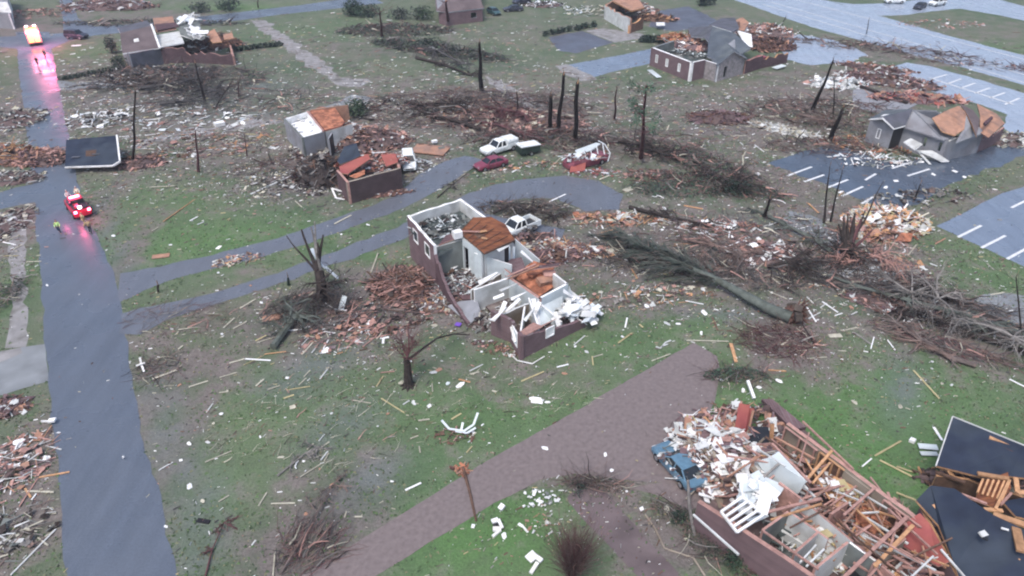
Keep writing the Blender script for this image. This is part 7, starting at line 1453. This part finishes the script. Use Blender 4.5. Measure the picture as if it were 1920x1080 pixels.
HAND = [(286,712,332,695,.18,'pale'),(354,727,391,715,.16,'pale'),(420,615,440,597,.14,'pale'),(450,579,480,562,.14,'pale'),(335,656,343,649,.14,'pale'),(460,674,508,677,.13,'white'),(480,725,495,712,.13,'pale'),(502,732,525,724,.13,'pale'),(566,666,588,642,.14,'pale'),(570,708,582,695,.12,'pale'),
 (600,712,615,692,.12,'offwhite'),(715,749,758,774,.12,'yellow'),(674,756,685,747,.12,'pale'),(706,726,719,706,.12,'yellow'),(860,712,882,718,.14,'tanwood'),(517,622,566,619,.14,'white'),(650,655,670,632,.13,'pinkwood'),(680,652,700,636,.12,'pinkwood'),(977,715,1020,699,.16,'yellow'),(1172,615,1176,597,.13,'white'),
 (1370,645,1380,680,.3,'tanwood'),(1712,695,1761,749,.17,'yellow'),(1542,567,1571,587,.16,'white'),(1512,577,1531,606,.14,'white'),(1585,620,1607,615,.13,'pale'),(1892,712,1922,727,.15,'white'),(1440,695,1474,697,.17,'tanwood'),(1857,554,1883,549,.14,'pale'),(1640,855,1689,829,.17,'yellow'),(1616,876,1634,861,.1,'white'),
 (1649,864,1712,896,.14,'yellow'),(1680,876,1713,887,.13,'yellow'),(1721,882,1740,905,.13,'yellow'),(1680,925,1717,939,.15,'yellow'),(1750,802,1766,827,.2,'white'),(563,897,610,865,.12,'pale'),(602,864,615,847,.12,'offwhite'),(576,844,588,833,.1,'pale'),(512,1082,516,1036,.12,'pale'),(527,1055,546,1019,.1,'greywood'),
 (545,1052,572,1020,.1,'greywood'),(646,972,650,960,.12,'pale'),(665,970,680,970,.1,'pale'),(760,920,790,907,.13,'white'),(485,950,501,924,.12,'pale'),(20,1080,106,993,.12,'offwhite'),(52,922,102,924,.13,'pale'),(37,952,72,896,.1,'pinkwood'),(20,906,70,874,.13,'pinkwood'),(60,938,69,927,.12,'white'),
 (410,942,430,930,.12,'pale'),(472,1024,480,1014,.12,'offwhite'),(306,418,366,373,.16,'tanwood'),(356,415,371,407,.16,'white'),(370,422,383,417,.16,'offwhite'),(285,434,297,427,.14,'pale'),(280,352,328,349,.16,'pale'),(580,316,602,305,.2,'white'),(627,421,659,404,.18,'pale'),(696,512,709,475,.13,'pale'),
 (960,324,979,313,.22,'white'),(1029,320,1052,295,.16,'pale'),(1030,379,1061,365,.2,'white'),(1124,337,1143,330,.2,'pale'),(1102,471,1157,471,.2,'tanwood'),(1280,449,1329,447,.2,'pinkwood'),(1282,386,1318,393,.25,'tanwood'),(1137,420,1150,428,.2,'tanwood'),(1516,509,1560,522,.16,'white'),(1607,502,1647,522,.2,'white'),
 (1585,508,1610,522,.18,'white'),(1640,502,1658,520,.16,'white'),(1850,495,1863,507,.14,'pale'),(1743,495,1757,500,.18,'offwhite'),(1515,382,1535,400,.18,'tanwood'),(1440,424,1456,418,.16,'offwhite'),(1474,330,1466,352,.0,'pale'),(1390,715,1440,717,.0,'pale'),(1008,750,1020,752,.2,'offwhite'),(1044,690,1066,684,.14,'white'),
 (1240,634,1262,628,.0,'pale'),(880,822,893,812,.11,'pale'),(786,838,788,850,.11,'pale'),(875,850,885,838,.08,'yellow'),(1112,671,1130,665,.08,'pale'),(505,610,480,622,.0,'pale'),(1424,692,1474,700,.0,'pale'),(20,455,26,450,.0,'pale'),(6,455,30,460,.14,'white'),(50,492,78,491,.12,'pale'),(1575,420,1600,430,.0,'pale'),
 (1704,432,1720,405,.16,'pale'),(1702,480,1718,460,.14,'pale'),(1445,520,1462,534,.14,'pale'),(1240,592,1262,590,.0,'pale'),(1415,412,1430,408,.0,'pale'),(1120,440,1140,446,.16,'tanwood'),(1225,415,1245,410,.14,'offwhite'),(1360,560,1373,566,.0,'pale')]
for h_ in HAND:
    if h_[4] <= 0: continue
    board(T(h_[0],h_[1]), T(h_[2],h_[3]), h_[4], h_[5], .05, h_[0], h_[1])
# looser scatter; centre, spread in metres, how many, colours
SC_B = [(340,760,8,9,4,'P'),(470,700,8,6,5,'P'),(620,740,9,6,7,'P'),(590,860,9,5,6,'P'),(700,640,7,4,14,'K'),(560,620,5,4,8,'K'),(820,760,8,5,4,'P'),(980,760,8,4,3,'P'),(1150,640,8,3,6,'P'),(60,880,2,8,12,'K'),(40,480,3,9,8,'P'),(1230,430,12,5,16,'M'),(1120,480,7,3,12,'K'),(1400,480,12,5,14,'M'),
 (1560,570,9,3,9,'W'),(1700,600,11,3,12,'W'),(1850,640,9,3,9,'W'),(1640,420,7,4,9,'M'),(560,320,9,6,10,'G'),(300,240,18,8,14,'W'),(420,270,12,6,10,'P'),(860,210,20,8,14,'M'),(1300,240,16,10,10,'P'),(1560,250,12,6,9,'M'),(900,110,20,8,6,'P'),(1100,60,16,6,4,'P'),(1480,650,5,4,8,'K'),(1650,330,10,3,8,'W'),(60,230,7,10,9,'W')]
CP = {'P': ['pale','pale','yellow','offwhite'], 'K': ['pinkwood','tanwood','brown','pale'], 'M': ['pinkwood','tanwood','pale','white','salmon'], 'W': ['white','offwhite','pale','greywood'], 'G': ['greywood','pale','brown']}
def px_of(p):
    y = p[1]; dx = p[0]; s_, c_ = math.sin(PITCH), math.cos(PITCH); dep = y*c_+CAMH*s_; up = y*s_-CAMH*c_
    return 960+F*dx/dep, 540-F*up/dep
for (x, y, sx, sy, n, c_) in SC_B:
    c = T(x, y)
    for k in range(n):
        p = c+Vector((rnd.gauss(0,sx*.6), rnd.gauss(0,sy*.8))); far = max(1, p.y/55); a = R(rnd.gauss(40,35)) if rnd.random() < .75 else rnd.random()*3.14; L_ = rnd.uniform(.5,2.0)*(.7+.35*far)
        if on_paving(p): continue
        d = Vector((math.cos(a), math.sin(a)))*L_/2; X_ = px_of(p)
        board(p-d, p+d, rnd.uniform(.07,.14)*(.7+.3*far), rnd.choice(CP[c_]), .04, *X_)
def scrapmesh(i, m):
    key = ('s', i, m)
    if key in BM: return BM[key]
    r_ = random.Random(i*7+3); n = r_.choice((4,5,6)); w_, h_ = [(.5,.35),(.7,.3),(.35,.3),(.9,.5)][i % 4]
    pts = []
    for k in range(n): a = 6.283*k/n+r_.gauss(0,.15); pts.append(Vector((math.cos(a)*w_*r_.uniform(.7,1), math.sin(a)*h_*r_.uniform(.7,1), .05+r_.uniform(0,.06))))
    mb = MB(); mb.slab(pts, .05, m); o = mb.build('sheet_scrap'); me = o.data; bpy.data.objects.remove(o); BM[key] = me; return me
def scrap(p, m, s, i, px, py):
    o = bpy.data.objects.new('sheet_scrap', scrapmesh(i, m)); COL.objects.link(o); o.location = V3(p, .03); o.scale = (s,s,s*.8); o.rotation_euler = (rnd.gauss(0,.12), rnd.gauss(0,.12), rnd.random()*6.28)
    lab, g = unique_label('scrap', m, 'large' if s > 1.3 else 'small' if s < .7 else 'torn', px, py); tag(o, lab, 'scrap', g)
for (x, y, s, m_) in [(840,720,.75,'wallblue'),(863,723,.6,'white'),(1006,752,.85,'white'),(1027,755,.5,'white'),(1167,632,.6,'white'),(415,777,.6,'white'),(805,762,.6,'white'),(776,756,.55,'offwhite'),(1147,883,.6,'white'),(1135,853,.3,'white'),(1022,841,.4,'white'),(1393,733,.6,'white'),(1423,727,.55,'white'),(1352,712,.5,'white'),
     (110,812,.4,'white'),(320,460,.7,'white'),(213,443,.8,'white'),(410,465,.5,'white'),(607,780,.4,'offwhite'),(735,903,.3,'white'),(846,622,.4,'white'),(770,678,.4,'white'),(1320,587,.6,'white'),(1315,625,.5,'white'),(1272,608,.5,'white'),(1250,607,.5,'offwhite'),(1212,575,1.0,'white'),(1082,460,.8,'white'),(1245,392,.9,'white'),(1420,327,.7,'white'),
     (1680,340,.9,'white'),(1750,328,1.0,'white'),(1790,322,1.1,'white'),(1808,333,1.0,'white'),(1837,352,1.1,'pale'),(1660,352,.9,'white'),(1576,361,.8,'white'),(1740,378,.8,'white'),(1555,447,.7,'white'),(903,660,.4,'white'),(1310,857,.3,'white'),(888,812,.3,'white'),(905,797,.3,'white'),(1559,740,.3,'pale'),(1460,715,.45,'white'),(1602,755,.4,'pale'),
     (1688,763,.4,'pale'),(885,600,.5,'white'),(1095,600,.5,'white'),(1150,500,.5,'offwhite'),(692,330,.6,'white'),(945,1005,.4,'white'),(1203,955,.5,'white'),(1175,922,.35,'white'),(1250,955,.5,'pale'),(1287,1012,.4,'pale'),(1820,1010,.3,'white'),(640,440,.5,'white'),(690,422,.5,'white'),(490,568,.5,'white'),(380,940,.3,'pale'),(488,820,.3,'white'),(1040,930,.3,'white')]:
    scrap(T(x,y), m_, s, rnd.randrange(4), x, y)
SC_S = [(650,760,16,9,20,'PW'),(450,800,10,10,10,'PW'),(950,740,10,5,9,'PW'),(1100,640,9,4,16,'PW'),(1200,500,10,4,20,'PW'),(1350,440,16,7,22,'PW'),(1620,560,14,4,22,'PW'),(1830,640,9,4,14,'PW'),(330,560,14,5,10,'PW'),(400,320,16,6,16,'PW'),(1500,760,12,6,8,'PW'),(60,600,3,18,12,'PW'),(600,300,10,6,12,'PW'),(900,300,20,4,10,'PW')]
for (x, y, sx, sy, n, _) in SC_S:
    c = T(x, y)
    for k in range(n):
        p = c+Vector((rnd.gauss(0,sx*.6), rnd.gauss(0,sy*.8))); X_ = px_of(p)
        if on_paving(p) and rnd.random() < .8: continue
        scrap(p, rnd.choice(['white','white','pale','offwhite','salmon']), rnd.uniform(.2,.55)*max(1, p.y/70), rnd.randrange(4), *X_)

# grass tufts
mb = MB(); M['blade1'] = mat('grass_blades', (.085,.135,.062), .8, .2, .5); M['blade2'] = mat('dry_grass_blades', (.15,.155,.095), .8, .2, .5); M['blade3'] = mat('dark_grass_blades', (.060,.090,.050), .8, .2, .5)
for k in range(42000):
    y = 19+86*rnd.random()**1.2; x = rnd.uniform(-.78,.78)*(y*.84+22); 
    if noise.noise(Vector((x*.12, y*.12, 3))) < -.05 and rnd.random() < .7: continue
    if on_paving((x, y)): continue
    a = rnd.random()*6.28; d = Vector((math.cos(a), math.sin(a), 0)); h_ = rnd.uniform(.05,.13); w_ = rnd.uniform(.05,.14)*(1+y/120); c = Vector((x, y, .0)); n_ = Vector((-d.y, d.x, 0))
    mb.quad([c-d*w_, c+d*w_, c+n_*w_*.8+Vector((0,0,h_))], ('blade1','blade1','blade2','blade3')[rnd.randrange(4)])
tag(mb.build('grass'), 'short uneven grass tufts over the lawns', 'grass', None, 'stuff')

# fine litter nobody could count
def litter(name, label, regs, sizes, mats_, z=.02):
    mb = MB()
    for (x, y, sx, sy, n) in regs:
        c = T(x, y)
        for k in range(n):
            p = c+Vector((rnd.gauss(0,sx*.7), rnd.gauss(0,sy*.9))); 
            if p.y < 18 or (on_paving(p) and rnd.random() < .93): continue
            s = rnd.uniform(*sizes)*max(.7, p.y/75); a = rnd.gauss(.65,.8); l_ = s*rnd.choice((1,1.6,3.5,6))*.7; w_ = s*.45
            d = Vector((math.cos(a), math.sin(a), 0)); n_ = Vector((-d.y, d.x, 0)); q_ = V3(p, z+rnd.random()*.05); t = Vector((0,0,rnd.uniform(.01,.09)))
            mb.quad([q_-d*l_-n_*w_, q_+d*l_-n_*w_, q_+d*l_*.9+n_*w_+t, q_-d*l_*.9+n_*w_+t], mats_[min(len(mats_)-1, int(rnd.random()**1.3*len(mats_)))])
    o = mb.build(name); tag(o, label, 'litter', None, 'stuff')
ALLR = [(500,760,20,14,620),(800,800,20,9,360),(1050,720,16,7,220),(320,620,12,7,260),(700,610,9,5,700),(1000,480,16,7,500),(1300,470,26,9,2100),(1500,620,12,6,500),(1700,600,18,6,1400),(560,320,24,10,1500),(350,230,30,14,1900),(60,240,9,24,1000),(60,460,4,14,350),(45,900,3,12,500),(860,210,36,14,2200),(1300,240,30,16,1900),
        (1560,230,24,14,1500),(1620,330,20,6,500),(1750,110,34,9,500),(700,80,34,16,500),(1050,80,34,14,420),(250,120,26,14,600),(1500,760,12,7,220),(1800,700,12,7,260),(1180,950,6,4,250),(1000,330,24,4,400),(1640,450,12,6,600),(1330,800,4,3,240),(1000,960,6,4,160),(1180,800,14,6,60),(160,600,5,24,60)]
litter('litter', 'fine pale splinters and paper strewn over all the ground', ALLR, (.025,.07), ['pale','offwhite','white','pinkwood','yellow'])
litter('dark_litter', 'fine dark bark and leaf crumbs strewn over all the ground', [(a,b,c,d,int(n*(.35 if c_ in (500,800,1050,320,1500,1800) else 1.0))) for a,b,c,d,n in ALLR for c_ in (a,) if n > 200], (.04,.10), ['twigdk','twig','brown','rubsoil','greywood'])

# ---------------------------------------------------------------- thin haze added to lift the darks and fade the distance
hm = bpy.data.materials.new('added_haze'); hm.use_nodes = True; ht = hm.node_tree; ht.nodes.clear()
pv = nd(ht, 'ShaderNodeVolumePrincipled'); pv.inputs['Color'].default_value = (0.80, 0.86, 0.98, 1); pv.inputs['Density'].default_value = 0.0004; pv.inputs['Anisotropy'].default_value = 0.2
ho = nd(ht, 'ShaderNodeOutputMaterial'); ht.links.new(pv.outputs[0], ho.inputs['Volume'])
mb = MB(); mb.box((0, 1450, 20.5), (5100, 4200, 43), hm); o = mb.build('haze'); o['kind'] = 'stuff'
